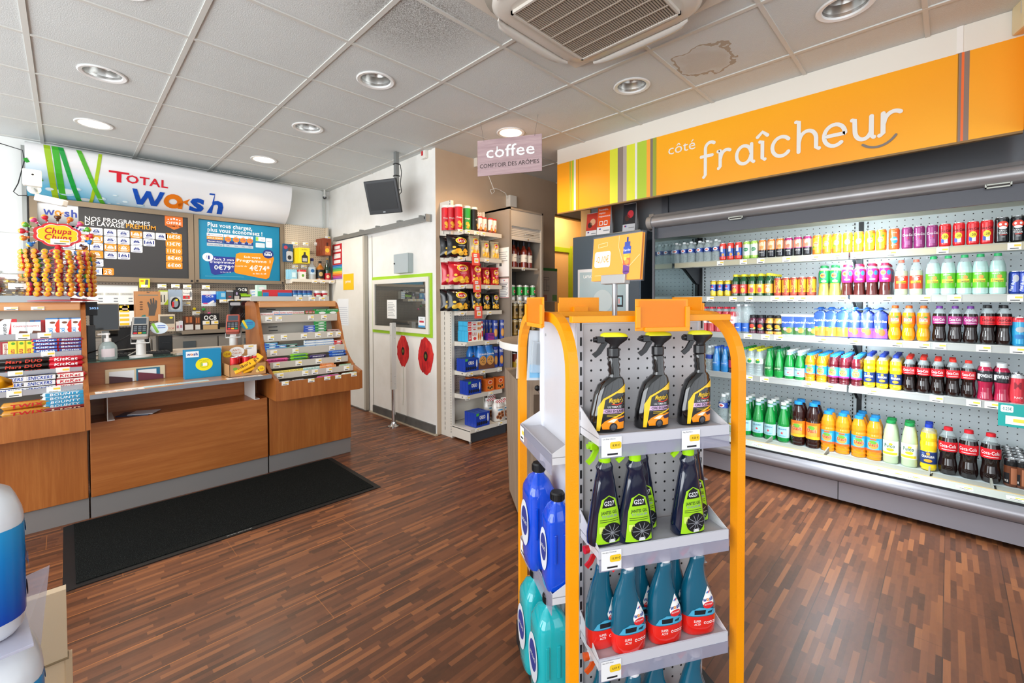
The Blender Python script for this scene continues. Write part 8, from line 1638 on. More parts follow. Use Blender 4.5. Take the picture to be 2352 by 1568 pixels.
# ---------------------------------------------------------------- floor mat and foreground
def floor_things():
 o = root('floor_mat', 'black carpet mat with rubber edge on the floor in front of the checkout', 'mat')
 x0, x1, y0, y1 = -.035, 1.59, 2.915, 3.765
 b = MB(); b.prism([(x0, .0005), (x0+.05, .006), (x1-.05, .006), (x1, .0005)], 1, y0, y1, C('0e0e0f', .6)); part('rubber_edge', b, o)
 b = MB(); b.box(x0+.045, x1-.045, y0+.035, y1-.02, .0062, .011, 'mat_pile'); part('pile', b, o)
 b = MB(); P = lambda u, v: Vector((u, v, .0075)); b.text(P, 'www.elis.com', .69, y0+.012, .011, C('b9bab6'), w=.13); part('lettering', b, o)
 o = root('car_care_shelving', 'beige metal back panel of a low shelf unit at the lower left photo edge', 'shelving')
 m = C('d9bf9c', .45); b = MB(); b.box(-1.6, -.012, 1.50, 1.525, 0, .668, m); b.box(-1.6, -.0095, 1.495, 1.53, .50, .503, C('8f7a5c', .5)); b.box(-.016, -.004, 1.496, 1.53, 0, .50, C('cdb28e', .45)); part('back_panel', b, o)
 b = MB(); b.box(-1.6, -.0, 1.12, 1.49, .38, .395, m); b.box(-1.6, -.0, 1.11, 1.12, .33, .405, m); part('shelf', b, o)
 def can_(z0, label, x, y, bl, h=.27):
  o = root('adblue_canister', label, 'canister', (x, y, z0), .12, 'blue and white canisters'); o.name = 'additive_canister'
  W1 = C('dfe3e8', .3, 0, .3); b = MB(); n = 28
  def ring(z, w, d, ox=0): return [Vector((ox+abs(math.cos(a))**.5*math.copysign(w/2, math.cos(a)), abs(math.sin(a))**.5*math.copysign(d/2, math.sin(a)), z)) for a in [2*PI*i/n for i in range(n)]]
  b.loft([ring(0, .19, .17), ring(.012, .205, .185), ring(.05, .21, .19), ring(h*.80, .21, .19), ring(h*.86, .20, .18), ring(h*.93, .16, .13, .012), ring(h, .08, .06, .03)], W1); part('body', b, o)
  b = MB(); m, nn, l, bs = mk('canister_print_%d' % int(z0*100)); vec, s = coords(nn, l); l.new(ramp(nn, l, math_(nn, l, 'DIVIDE', s[2], h), [(.1, '0c3fae'), (.55, '1283cf'), (.8, '2aa0dc')]), bs.inputs['Base Color']); bs.inputs['Roughness'].default_value = .25
  b.loft([ring(h*.12, .2115, .1915), ring(h*.75, .2115, .1915)], MATS_KEY(m), True, False); part('label', b, o)
  b = MB(); M = Matrix.Translation((.1062, 0, 0)) @ Matrix.Rotation(PI/2, 4, 'Z'); P = lambda u, v: M @ Vector((u, -.0012, v)); b.text(P, 'AdBlue', 0, h*.42, .028, WHITE, w=.13, bold=2); b.ell(P, -.02, h*.22, .02, .014, C('e06a2a')); b.ell(P, .0, h*.66, .03, .01, C('e4e8f0')); b.ell(shift(P), .01, h*.66, .012, .007, C('c8303a')); part('print', b, o)
 can_(.3955, 'blue and white additive canister, lower one of the stack at the lower left', -.152, 1.31, 1, .31); can_(.7155, 'blue and white additive canister, upper one of the stack at the lower left', -.175, 1.34, 2, .28)
 b = MB(); M = Matrix.Translation((-.17, 1.31, .707)) @ Matrix.Rotation(.12, 4, 'Z'); b.box(-.12, .105, -.10, .12, 0, .006, C('c9c9dc', .12, 0, .6, 0, .5), .001, M); one('plastic_tray', b, 'thin clear plastic divider sheet lying between the two stacked canisters', 'plastic sheet')
 b = MB(); q = [UZ(114, 1298, 1.44), UZ(92, 1500, 1.40), UZ(30, 1530, 1.36), UZ(55, 1325, 1.42)]; ys = (1.44, 1.40, 1.36, 1.42); vs = [Vector((x, y, z)) for (x, z), y in zip(q, ys)]; b.add(vs+[v+Vector((0, .0012, 0)) for v in vs], [(0, 1, 2, 3), (7, 6, 5, 4), (0, 4, 5, 1), (1, 5, 6, 2), (2, 6, 7, 3), (3, 7, 4, 0)], C('d5d3de', .1, 0, .6, 0, .38)); one('clear_film', b, 'crumpled clear film standing up beside the upper canister', 'plastic film')
def MATS_KEY(m): return [k for k, v in MATS.items() if v == m][0]
# ---------------------------------------------------------------- things on the checkout
def checkout_things():
 zt = 1.3588
 # round lollipop stand
 cx, cy = -.03, 4.18
 o = root('lollipop_stand', 'round red lollipop stand with flower-shaped sign reading Chupa Chups', 'display stand', (cx, cy, zt))
 RD = C('d8101e', .3, 0, .3); b = MB(); b.lathe([(.19, 0), (.19, .003), (.06, .022), (.02, .03), (.02, .32), (.045, .322), (.04, .335), (.018, .345), (.012, .37), (0, .37)], RD, 30)
 for k in range(10): b.lathe([(.02, .035+.0295*k), (.07, .036+.0295*k), (.07, .038+.0295*k), (.02, .040+.0295*k)], C('e33c48', .3, 0, .3), 24, caps=False)
 part('body', b, o)
 b = MB(); P = lambda u, v: Vector((u, -.012, .435+v)); lob = lambda s: [((s*(.098+.010*abs(math.sin(a*4)))*math.cos(a)), s*(.066+.009*abs(math.sin(a*4)))*math.sin(a)) for a in [2*PI*k/64 for k in range(64)]]
 b.prism([(x, .435+z) for x, z in lob(1.08)], 1, -.010, .0, RD); b.poly(P, lob(.93), C('f6e6d4')); P1 = shift(P); b.poly(P1, lob(.88), C('f8cf12')); P2 = shift(P1)
 b.text(P2, 'Chupa', 0, .008, .036, C('c8141e'), w=.125, bold=3, sh=.2); b.text(P2, 'Chups', -.002, -.034, .036, C('c8141e'), w=.125, bold=3, sh=.2); P3 = shift(P2); price_tag(b, P3, .01, -.045, .09, .036); part('sign', b, o)
 wraps = [('d8701c', 'eeb32a', 'orange and yellow'), ('d4283a', 'f0a42a', 'red and yellow'), ('2c7cc4', 'eeb62a', 'blue and yellow'), ('5aa832', 'f3b02a', 'green and yellow'), ('5a2f1c', 'e8a03a', 'brown and orange'), ('d8487c', 'f0b83a', 'pink and yellow')]
 pr = []
 for c1, c2, nm in wraps:
  b = MB(); m1 = C(c1, .25, 0, .5); m2 = C(c2, .25, 0, .5); r = .0178
  prof = [(r*math.sin(PI*k/8), -r*math.cos(PI*k/8)) for k in range(9)]; M = Matrix.Rotation(PI/2, 4, 'X'); b.lathe(prof, [m1]*5+[m2]*2+[C('e2702a', .3)], 12, M=M, caps=False); b.lathe([(.006, -.016), (.009, -.024), (.003, -.030)], m1, 8, M=M, caps=False); b.lathe([(.0022, -.09), (.0022, -.02)], C('f0e8ee', .4), 6, M=M, caps=False); pr.append(Proto('lollipop', [('lollipop', b)]))
 q = random.Random(5)
 for row in range(10):
  for k in range(20):
   a = 2*PI*k/20+.05*math.sin(row*1.3); i = q.choice([0, 0, 1, 1, 1, 2, 2, 3, 4, 5]); w = Vector((cx+.165*math.sin(a), cy-.165*math.cos(a), zt+.046+.0295*row))
   pr[i].put('%s wrapped lollipop on the ribbed round red stand' % wraps[i][2], 'lollipop', w, a, 'lollipops on the round stand')
 for k in range(13):
  a = math.radians(-38+k*256/12); i = (2, 0, 1, 3, 5, 1, 4, 0, 5, 3, 1, 2, 4)[k]; w = Vector((cx-.16*math.cos(a), cy-.006, zt+.435+.118*math.sin(a)))
  o2 = pr[i].put('%s lollipop fanned around the flower-shaped sign, %s from its lower left' % (wraps[i][2], ORD[k]), 'lollipop', w, 0, 'lollipops around the sign'); o2.rotation_euler = (0, -(PI-a)+PI/2, 0); o2.rotation_euler = Matrix(((-math.sin(a), math.cos(a), 0), (0, 0, 1), (0, 0, 0))).to_euler() if 0 else (Vector((-math.cos(a), 0, math.sin(a)))).to_track_quat('-Y', 'X').to_euler()
 def jar(c1, nm, x, y):
  o = root('sweet_jar', nm, 'sweet jar', (x, y, zt)); b = MB(); b.lathe([(.0, .001), (.082, 0), (.088, .01), (.088, .145), (.07, .165), (.07, .185), (0, .186)], C('e6eef0', .05, 0, .4, 0, .1), 28, caps=False); part('glass', b, o)
  b = MB(); b.lathe([(.072, .170), (.074, .172), (.074, .188), (0, .19)], C('dfe8e6', .2, 0, .5, 0, .7), 28, caps=False); part('lid', b, o)
  b = MB(); P = cyl(.088, .001); b.rect(P, -.045, .045, .075, .11, PAPER, 6); b.rect(shift(P), -.015, .02, .082, .087, INK, 2); part('label', b, o)
  b = MB(); q = random.Random(3); cs = [C(c, .3, 0, .4) for c in c1]
  for k in range(150):
   a, r, z = q.random()*2*PI, .03+.048*q.random()**.5, .012+.13*q.random(); M = Matrix.Translation((r*math.cos(a), r*math.sin(a), z)) @ Matrix.Rotation(q.random()*3, 4, 'Z') @ Matrix.Rotation(q.random()*.7, 4, 'X'); b.box(-.017, .017, -.007, .007, -.005, .005, cs[k % len(cs)], 0, M)
  s = part('sweets', b, o); s['kind'] = 'stuff'
 jar(('d8b43a', '5a3a1c', 'e8e0c8', 'c89a2a', '8a6a2c'), 'clear jar of gold and brown wrapped sweets beside the lollipop stand', [-0.203][0], 4.15); jar(('a83a2c', 'c85a3a', '7a2a1c', 'e0b08a'), 'clear jar of red sweets cut by the left photo edge', [-0.351][0], 4.15)
 # hand gel
 x = [0.194][0]; o = root('hand_gel_bottle', 'clear hand gel pump bottle standing on the glass counter top', 'hand gel', (x, 4.06, .9615))
 b = MB(); b.lathe([(0, .001), (.046, 0), (.05, .006), (.05, .075), (.046, .095), (.03, .115), (.018, .122), (.018, .13)], C('cfe3e2', .05, 0, 1, 0, .5), 24, caps=False, sy=.7); part('bottle_body', b, o)
 b = MB(); b.lathe([(.019, .122), (.019, .145), (.008, .146), (.008, .165), (.014, .168), (.014, .18), (0, .181)], WHITE, 16, caps=False); b.box(-.05, .0, -.006, .006, .168, .178, WHITE, .002); part('pump', b, o)
 b = MB(); b.rect(cyl(.0505, .0), -.036, .036, .02, .075, C('e8dde0', .4), 8); b.v = [(x_, y_*.7-.0012, z_) for x_, y_, z_ in b.v]; part('label', b, o)
 # card terminals
 def terminal(px, y, z, red, lb, disc, dl):
  x = [0.369][0] if px == 322 else [0.954][0]
  o = root('card_terminal', lb, 'card terminal', (x, y, z), -.18 if px == 322 else -.3)
  b = MB(); WG = C('dddbd6', .35); b.lathe([(.065, 0), (.065, .010), (.028, .016), (.028, .1), (.022, .115)], WG, 22); b.tube([(-.05, -.03, .10), (.05, -.03, .10), (.05, -.03, .145), (-.05, -.03, .145)], .005, WG, closed=True); b.box(-.02, .02, -.02, .02, .11, .17, WG); part('stand', b, o)
  M = Matrix.Translation((0, -.01, .205)) @ Matrix.Rotation(math.radians(-35), 4, 'X'); b = MB(); b.box(-.047, .047, -.022, .022, -.085, .085, C('c06050' if red else 'b9b4ac', .35, .2), .012, M); b.box(-.052, .052, -.005, .022, -.075, .06, C('3a3b3e', .4), .008, M); part('body', b, o)
  P = lambda u, v: M @ Vector((u, -.0235, v)); b = MB(); b.rect(P, -.033, .033, .02, .07, C('4a5660', .15)); part('screen', b, o); b = MB(); b.rect(P, -.038, .038, -.065, .012, C('24262a', .4)); P = shift(P)
  for i in range(3):
   for j in range(3): b.rrect(P, -.033+.024*i, -.015+.024*i, -.01-.016*j, .001-.016*j, C('6a7076', .4), .002)
   b.rrect(P, -.033+.024*i, -.013+.024*i, -.062, -.05, C(('d8303a', 'efb02a', '1f8a5a')[i], .4), .002)
  part('keypad', b, o)
  b = MB(); Q = lambda u, v: Vector((.105+u, -.01-.15*v, .20+v)); b.ell(Q, 0, 0, .05, .042, C('d8e4ec' if not red else '3a9ab8', .35), 20); b.poly(shift(Q), [(-.045, .03), (-.03, .04), (.0, -.03), (-.015, -.035)], C('8ac04a' if not red else 'f0d02a')); b.rect(shift(Q), -.01, .035, 0, .006, C('3a5ab0')); b.rect(shift(Q), -.01, .035, .014, .02, C('3a5ab0')); b.box(.045, .07, -.008, .0, .19, .2, WG); part('advert_disc', b, o)
 terminal(322, 4.08, .9615, False, 'grey card terminal with pale oval advert, in the middle of the glass top', 0, 0); terminal(536, 4.14, .9615, True, 'card terminal with red frame beside the gum display unit', 1, 0)
 # computers
 BK = C('141518', .35); Y = 4.42
 def slab(nm, lb, cat, q, y, tilt, th=.02, m=BK, extra=None, cable=0):
  (xa, za), (xb, zb) = q; o = root(nm, lb, cat); cx_, cz = (xa+xb)/2, (za+zb)/2; w, h = abs(xb-xa)/2, abs(zb-za)/2; M = Matrix.Translation((cx_, y, cz)) @ Matrix.Rotation(tilt, 4, 'X')
  b = MB(); b.box(-w, w, -th/2, th/2, -h, h, m, .004, M); part('body', b, o); P = lambda u, v: M @ Vector((u, -th/2-.001, v))
  b = MB(); b.rect(P, -w*.94, w*.94, -h*.92, h*.92, C('0b0c10' if m != BK else '17181c', .12, 0, .4)); (extra and extra(b, shift(P), w, h)); part('screen', b, o)
  b = MB(); b.box(cx_-.02, cx_+.02, y+.02, y+.05, .955, cz, GREYM); b.box(cx_-.09, cx_+.09, y-.03, y+.09, .9555, .965, GREYM); part('foot', b, o); return o
 slab('till_screen', 'black till screen seen from behind, leaning back beside the first card terminal', 'monitor', [(0.224,1.158),(0.463,0.919)], 4.5, -.35, .03)
 slab('computer_monitor', 'dark computer monitor with cream frame behind the left end of the counter', 'monitor', [(0.126,1.34),(0.279,1.138)], 4.45, 0, .03, C('b3a898', .4))
 slab('till_screen', 'tilted black till monitor with slanted logo next to the gum display unit', 'monitor', [(0.997,1.359),(1.156,1.132)], 4.45, -.2, .03, BK, lambda b, P, w, h: ([b.line(P, [(-.03+.02*k, -.04), (.0+.02*k, 0)], .006, C('3a3b40')) for k in range(4)], b.rrect(P, -w*.9, w*.1, h*.6, h*.85, C('b9bcc2'), .008)))
 b = MB(); (xa, za), (xb, zb) = [(0.093,1.353),(0.156,1.257)]; b.box(xa, xb, 4.3, 4.34, za if za < zb else zb, max(za, zb), C('26292d', .4), .002); P = fy(4.3); b.text(P, '2023', xa+.045, (za+zb)/2-.004, .013, C('9ac8ff', .4, emit=1.5), w=.045); b.box((xa+xb)/2-.01, (xa+xb)/2+.01, 4.31, 4.33, .9555, min(za, zb), C('26292d')); one('customer_display', b, 'small dark customer display with glowing blue digits beside the left unit', 'display')
 b = MB(); b.box(.098, .14, 4.2, 4.4, .9555, 1.19, C('4c5357', .4), .003); one('computer_tower', b, 'narrow grey computer box standing behind the chocolate display unit', 'computer')
 (xa, za), (xb, zb) = [(0.499,1.088),(0.587,0.993)]; b = MB(); b.box(xa, xb, 4.35, 4.5, .9555, za, BK, .006); b.box(xa+.02, xb-.02, 4.345, 4.35, (.955+za)/2+.01, (.955+za)/2+.014, C('3a3b40')); one('receipt_printer', b, 'small black receipt printer on the counter right of the first card terminal', 'printer')
 b = MB(); b.box(.16, .55, 4.18, 4.30, .9555, .975, C('1f2023', .5), .003)
 for i in range(16):
  for j in range(4): b.box(.17+.0235*i, .189+.0235*i, 4.19+.026*j, 4.212+.026*j, .975, .981, C('2c2d31', .5))
 one('keyboard', b, 'black keyboard lying behind the glass counter top', 'keyboard')
 for k, q in enumerate(([(.10, 4.2, 1.0), (.2, 4.15, 1.04), (.33, 4.12, 1.13), (.42, 4.11, 1.18)], [(.12, 4.25, .97), (.25, 4.18, 1.01), (.38, 4.14, 1.02), (.30, 4.1, .975)])):
  b = MB(); b.tube(q, .0035, C(('1a1a1c', 'c9c6be')[k])); one('cable', b, ('black cable rising to the first card terminal', 'pale cable looping behind the hand gel')[k], 'cable')
 b = MB(); b.box(.70, 1.05, 4.18, 4.34, .9555, .972, C('d8cdbd', .3), .004); b.rect(lambda u, v: Vector((u, v, .9725)), .74, 1.0, 4.22, 4.23, C('c8303a')); b.box(.71, 1.04, 4.172, 4.18, .9555, .985, C('e6e8ea', .1, 0, .5, 0, .5)); one('pen_tray', b, 'clear and cream pen tray with red strip on the counter', 'tray')
 b = MB(); Pt = lambda u, v: Vector((u, v, .9556)); b.rect(Pt, .50, .69, 4.02, 4.15, C('c9987c')); Q = shift(Pt)
 for i in range(6):
  for j in range(3): b.rect(Q, .51+.03*i, .53+.03*i, 4.03+.04*j, 4.055+.04*j, C(('f0eee6', '2c3a5a', 'e07a2a')[(i+j) % 3]))
 one('flyer_sheet', b, 'orange and white flyer sheet lying under the glass counter top', 'sheet')
 # on the bag shelf
 zs = .7972
 (xa, _), (xb, _) = [(0.586,0.927),(0.808,0.917)]; o = root('wash_card_box', 'blue box labelled wash with round yellow sticker standing on the writing shelf', 'box')
 b = MB(); b.box(xa, xb, 3.86, 3.93, zs, zs+.208, C('1289ba', .35, 0, .1), .002); part('box', b, o); P = fy(3.86); W_ = xb-xa
 b = MB(); b.rect(P, xa+.008, xa+W_*.38, zs+.155, zs+.198, C('eef4f8')); wash_mark(b, shift(P), xa+.014, zs+.168, .0145, C('23479a'), C('ee8a2a')); part('logo_label', b, o)
 b = MB(); c = (xa+xb)/2+.005; b.ell(P, c, zs+.098, .052, .046, C('efe614'), 24); Q = shift(P); b.line(Q, [(c+.026*math.cos(t), zs+.096+.022*math.sin(t)) for t in [PI*k/12 for k in range(25)]], .0016, C('5a7a3a')); b.rect(shift(Q), c-.018, c+.018, zs+.086, zs+.108, WHITE); b.rect(shift(shift(Q)), c-.018, c-.010, zs+.086, zs+.108, C('8ac04a')); b.text(Q, 'pour le planète', c, zs+.125, .006, C('6a8a2a'), w=.06); part('sticker', b, o)
 (xa, _), (xb, _) = [(0.829,0.916),(1.071,0.904)]; o = root('discount_food_box', 'kraft cardboard box marked ANTI-GASPI with red cans and yellow sweet bags', 'cardboard box')
 K = C('b98a58', .6); y0, y1 = 3.715, 3.94; b = MB(); b.box(xa, xb, y0, y1, zs, zs+.003, K); b.box(xa, xa+.003, y0, y1, zs, zs+.09, K); b.box(xb-.003, xb, y0, y1, zs, zs+.09, K); b.prism([(xa, zs), (xb, zs), (xb, zs+.09), (xb-.06, zs+.09), (xa+.14, zs+.02), (xa+.09, zs+.02), (xa+.06, zs+.09), (xa, zs+.09)], 1, y0, y0+.003, K); b.box(xa, xb, y1-.003, y1, zs, zs+.215, K); part('box', b, o)
 b = MB(); P = fy(y1-.003); b.ell(P, xa+.10, zs+.165, .052, .036, PAPER, 16); Q = shift(P); b.text(Q, 'ANTI-', xa+.10, zs+.168, .016, C('c87a3a'), w=.06, bold=1); b.text(Q, 'GASPI', xa+.10, zs+.146, .016, C('c87a3a'), w=.06, bold=1); b.ell(shift(Q), xa+.035, zs+.15, .03, .025, C('f6cf1c')); b.text(shift(shift(Q)), '-20', xa+.035, zs+.143, .016, C('b03a1c'), w=.036, bold=2); b.rect(P, xb-.07, xb-.004, zs+.12, zs+.21, WHITE); price_tag(b, shift(Q), xb-.06, zs+.195, .07, .035); part('back_print', b, o)
 b = MB(); P = fy(y0); b.rect(P, xa+.035, xa+.075, zs+.02, zs+.042, C('e8843c')); b.ell(P, xa+.035, zs+.06, .015, .01, C('6aa83a')); b.ell(P, xb-.035, zs+.045, .024, .022, C('f6cf1c')); b.text(shift(P), '-20', xb-.035, zs+.038, .012, C('b03a1c'), w=.03, bold=2); b.ell(P, xb-.06, zs+.03, .012, .012, C('e8c87a')); part('front_print', b, o)
 c = can(.105, .028, [(1, 'cc141c')], F(('t', 'Coca-Cola', 0, .5, .14, '1b1216', 2.2),))
 for i, (dx, dy) in enumerate(((.04, .045), (.085, .10), (.12, .045), (.185, .06))): c.put('small red cola can inside the kraft box, %s from the left' % ORD[i], 'drink can', (xa+dx, y0+dy, zs+.0035+.035*(i != 9)), .3, 'red cans in the kraft box')
 for k, (dx, dz, rot) in enumerate(((.10, .085, .42), (.13, .065, .36), (.17, .105, .8))):
  pb = packet(.15, .022, .055, C('f2b41c', .3, 0, .4), lambda b, P, w, h: 0, lambda b, P, w, d: b.text(P, "m&m's", w/2, d*.3, d*.45, C('4a2a14'), w=w*.6, bold=2), .006); w = Proto('sweet_bag', [('bag', pb)]).put('yellow chocolate sweet bag tilted in the kraft box, %s one' % ('left', 'middle', 'right')[k], 'sweet bag', (xa+dx, y0+.02+.012*k, zs+dz-.02), 0, 'yellow sweet bags'); w.rotation_euler = (.9, -rot, 0)
 for (a, c_, z_, h1, nm) in (((.115, 3.655), (.345, 3.74), .0006, 'f0eeea', 'white printed price sheet at the left end of the writing shelf'), ((.345, 3.69), (.70, 3.745), .0009, 'bfe2ea', 'pale blue car wash sheet taped to the middle of the writing shelf'), ((.80, 3.64), (1.03, 3.71), .0006, 'f2efec', 'white sheet under the kraft box on the writing shelf')):
  b = MB(); b.box(a[0], c_[0], a[1], c_[1], zs, zs+z_, C(h1, .5)); Pt = lambda u, v: Vector((u, v, zs+z_+.0005)); w = c_[0]-a[0]
  if 'pale' in nm: b.text(Pt, 'TOTAL wash', (a[0]+c_[0])/2, a[1]+.028, .016, C('d03a4a'), w=w*.4, bold=1)
  else:
   b.rect(Pt, a[0]+.02, a[0]+.09, c_[1]-.022, c_[1]-.014, C('c8303a'))
   for k in range(5): b.rect(Pt, a[0]+.03+.035*k, a[0]+.06+.035*k, a[1]+.014, a[1]+.026, C(('55585c', 'f09a4a')[k % 2]))
  one('printed_sheet', b, nm, 'sheet')
 o = root('leaflet_holder', 'cream leaflet slot with blue and white flyers on the counter front above the writing shelf', 'leaflet holder')
 (xa, za), (xb, zb) = [(0.176,0.854),(0.497,0.852)]; b = MB(); P = fy(4.034); b.box(xa, xb, 4.032, 4.0395, .80, .895, C('d8c9a8', .4), .003); part('frame', b, o); b = MB(); b.rect(fy(4.032), xa+.02, (xa+xb)/2-.01, .80, .878, C('dfe6ea')); b.rect(shift(fy(4.032)), (xa+xb)/2, xb-.03, .80, .885, C('1f6a8a')); b.rect(shift(fy(4.032), .001), (xa+xb)/2+.01, xb-.05, .80, .875, C('e4e8ea')); b.poly(shift(fy(4.032), .0015), [(xa+.02, .85), (xa+.14, .825), (xa+.14, .80), (xa+.02, .80)], C('4a2c34')); b.poly(shift(fy(4.032), .0015), [((xa+xb)/2+.01, .86), ((xa+xb)/2+.15, .83), ((xa+xb)/2+.15, .80), ((xa+xb)/2+.01, .80)], C('6a2c3c')); part('flyers', b, o)
 b = MB(); M = Matrix.Translation((.32, 3.86, .6012)) @ Matrix.Rotation(-.5, 4, 'Z'); b.box(-.09, .09, -.06, .06, 0, .006, C('1c2a44', .4), 0, M); b.box(-.03, .11, -.05, .07, .006, .009, C('c9cdd4', .4), 0, M); one('flyer_pile', b, 'dark blue and white flyers lying on the ledge below the writing shelf', 'leaflet')
 # on the gum unit's top shelf
 z = 1.3585
 for k, (px, w, h, c1, c2, lb) in enumerate(((601, .075, .13, 'cfeedd', '4cc46a', 'white and green tissue pack at the left end of the shelf on the gum unit'), (669, .035, .06, 'c9ccd0', '2a2c30', 'grey lens-shaped pack between the blue carton and blue pots'))):
  b = packet(w, h, .05, C(c1, .3, 0, .4), lambda b, P, w_, h_: (b.rect(P, w_*.1, w_*.9, h_*.1, h_*.6, C(c2)), b.ell(shift(P), w_*.5, h_*.8, w_*.3, h_*.08, WHITE))); one('pack', b, lb, 'pack', None, ([1.161,1.397][k], 4.14, z), 0)
 b = packet(.235, .09, .12, C('c8303a', .35), lambda b, P, w_, h_: (b.rect(P, .002, w_-.002, h_*.1, h_*.75, C('2c7fc0')), b.rect(shift(P), w_*.2, w_*.5, h_*.1, h_*.98, C('d8303a')), b.rect(shift(shift(P)), w_*.24, w_*.62, h_*.14, h_*.36, WHITE), b.rect(shift(shift(P), .001), w_*.45, w_*.62, h_*.25, h_*.36, TAGY))); one('sweet_carton', b, 'blue and red carton of sweets on the shelf above the gum unit', 'carton', None, ([1.28][0], 4.16, z))
 def pot(c1, c2, lb, pxs, g):
  b = MB(); b.lathe([(.030, 0), (.032, .01), (.026, .035), (.032, .06), (.032, .07)], C(c1, .25, 0, .5), 18, caps=False); b.rect(cyl(.031), -.02, .02, .015, .05, C(c2), 4); c = MB(); c.lathe([(.033, .068), (.033, .088), (0, .09)], C('e8e8e4' if c1 != '2378b8' else '2a3f80', .3), 18, caps=False); p = Proto('gum_pot', [('pot', b), ('lid', c)])
  for i, x in enumerate(pxs): p.put('%s on the shelf above the gum unit, %s from the left' % (lb, ORD[i]), 'gum pot', (x, 4.13, z), 0, g)
 pot('2378b8', 'd8e8f0', 'blue gum pot', [1.426,1.467,1.512,1.55], 'blue gum pots'); pot('c8303a', 'e6efe0', 'red gum pot', [1.627,1.687], 'red gum pots')
checkout_things()
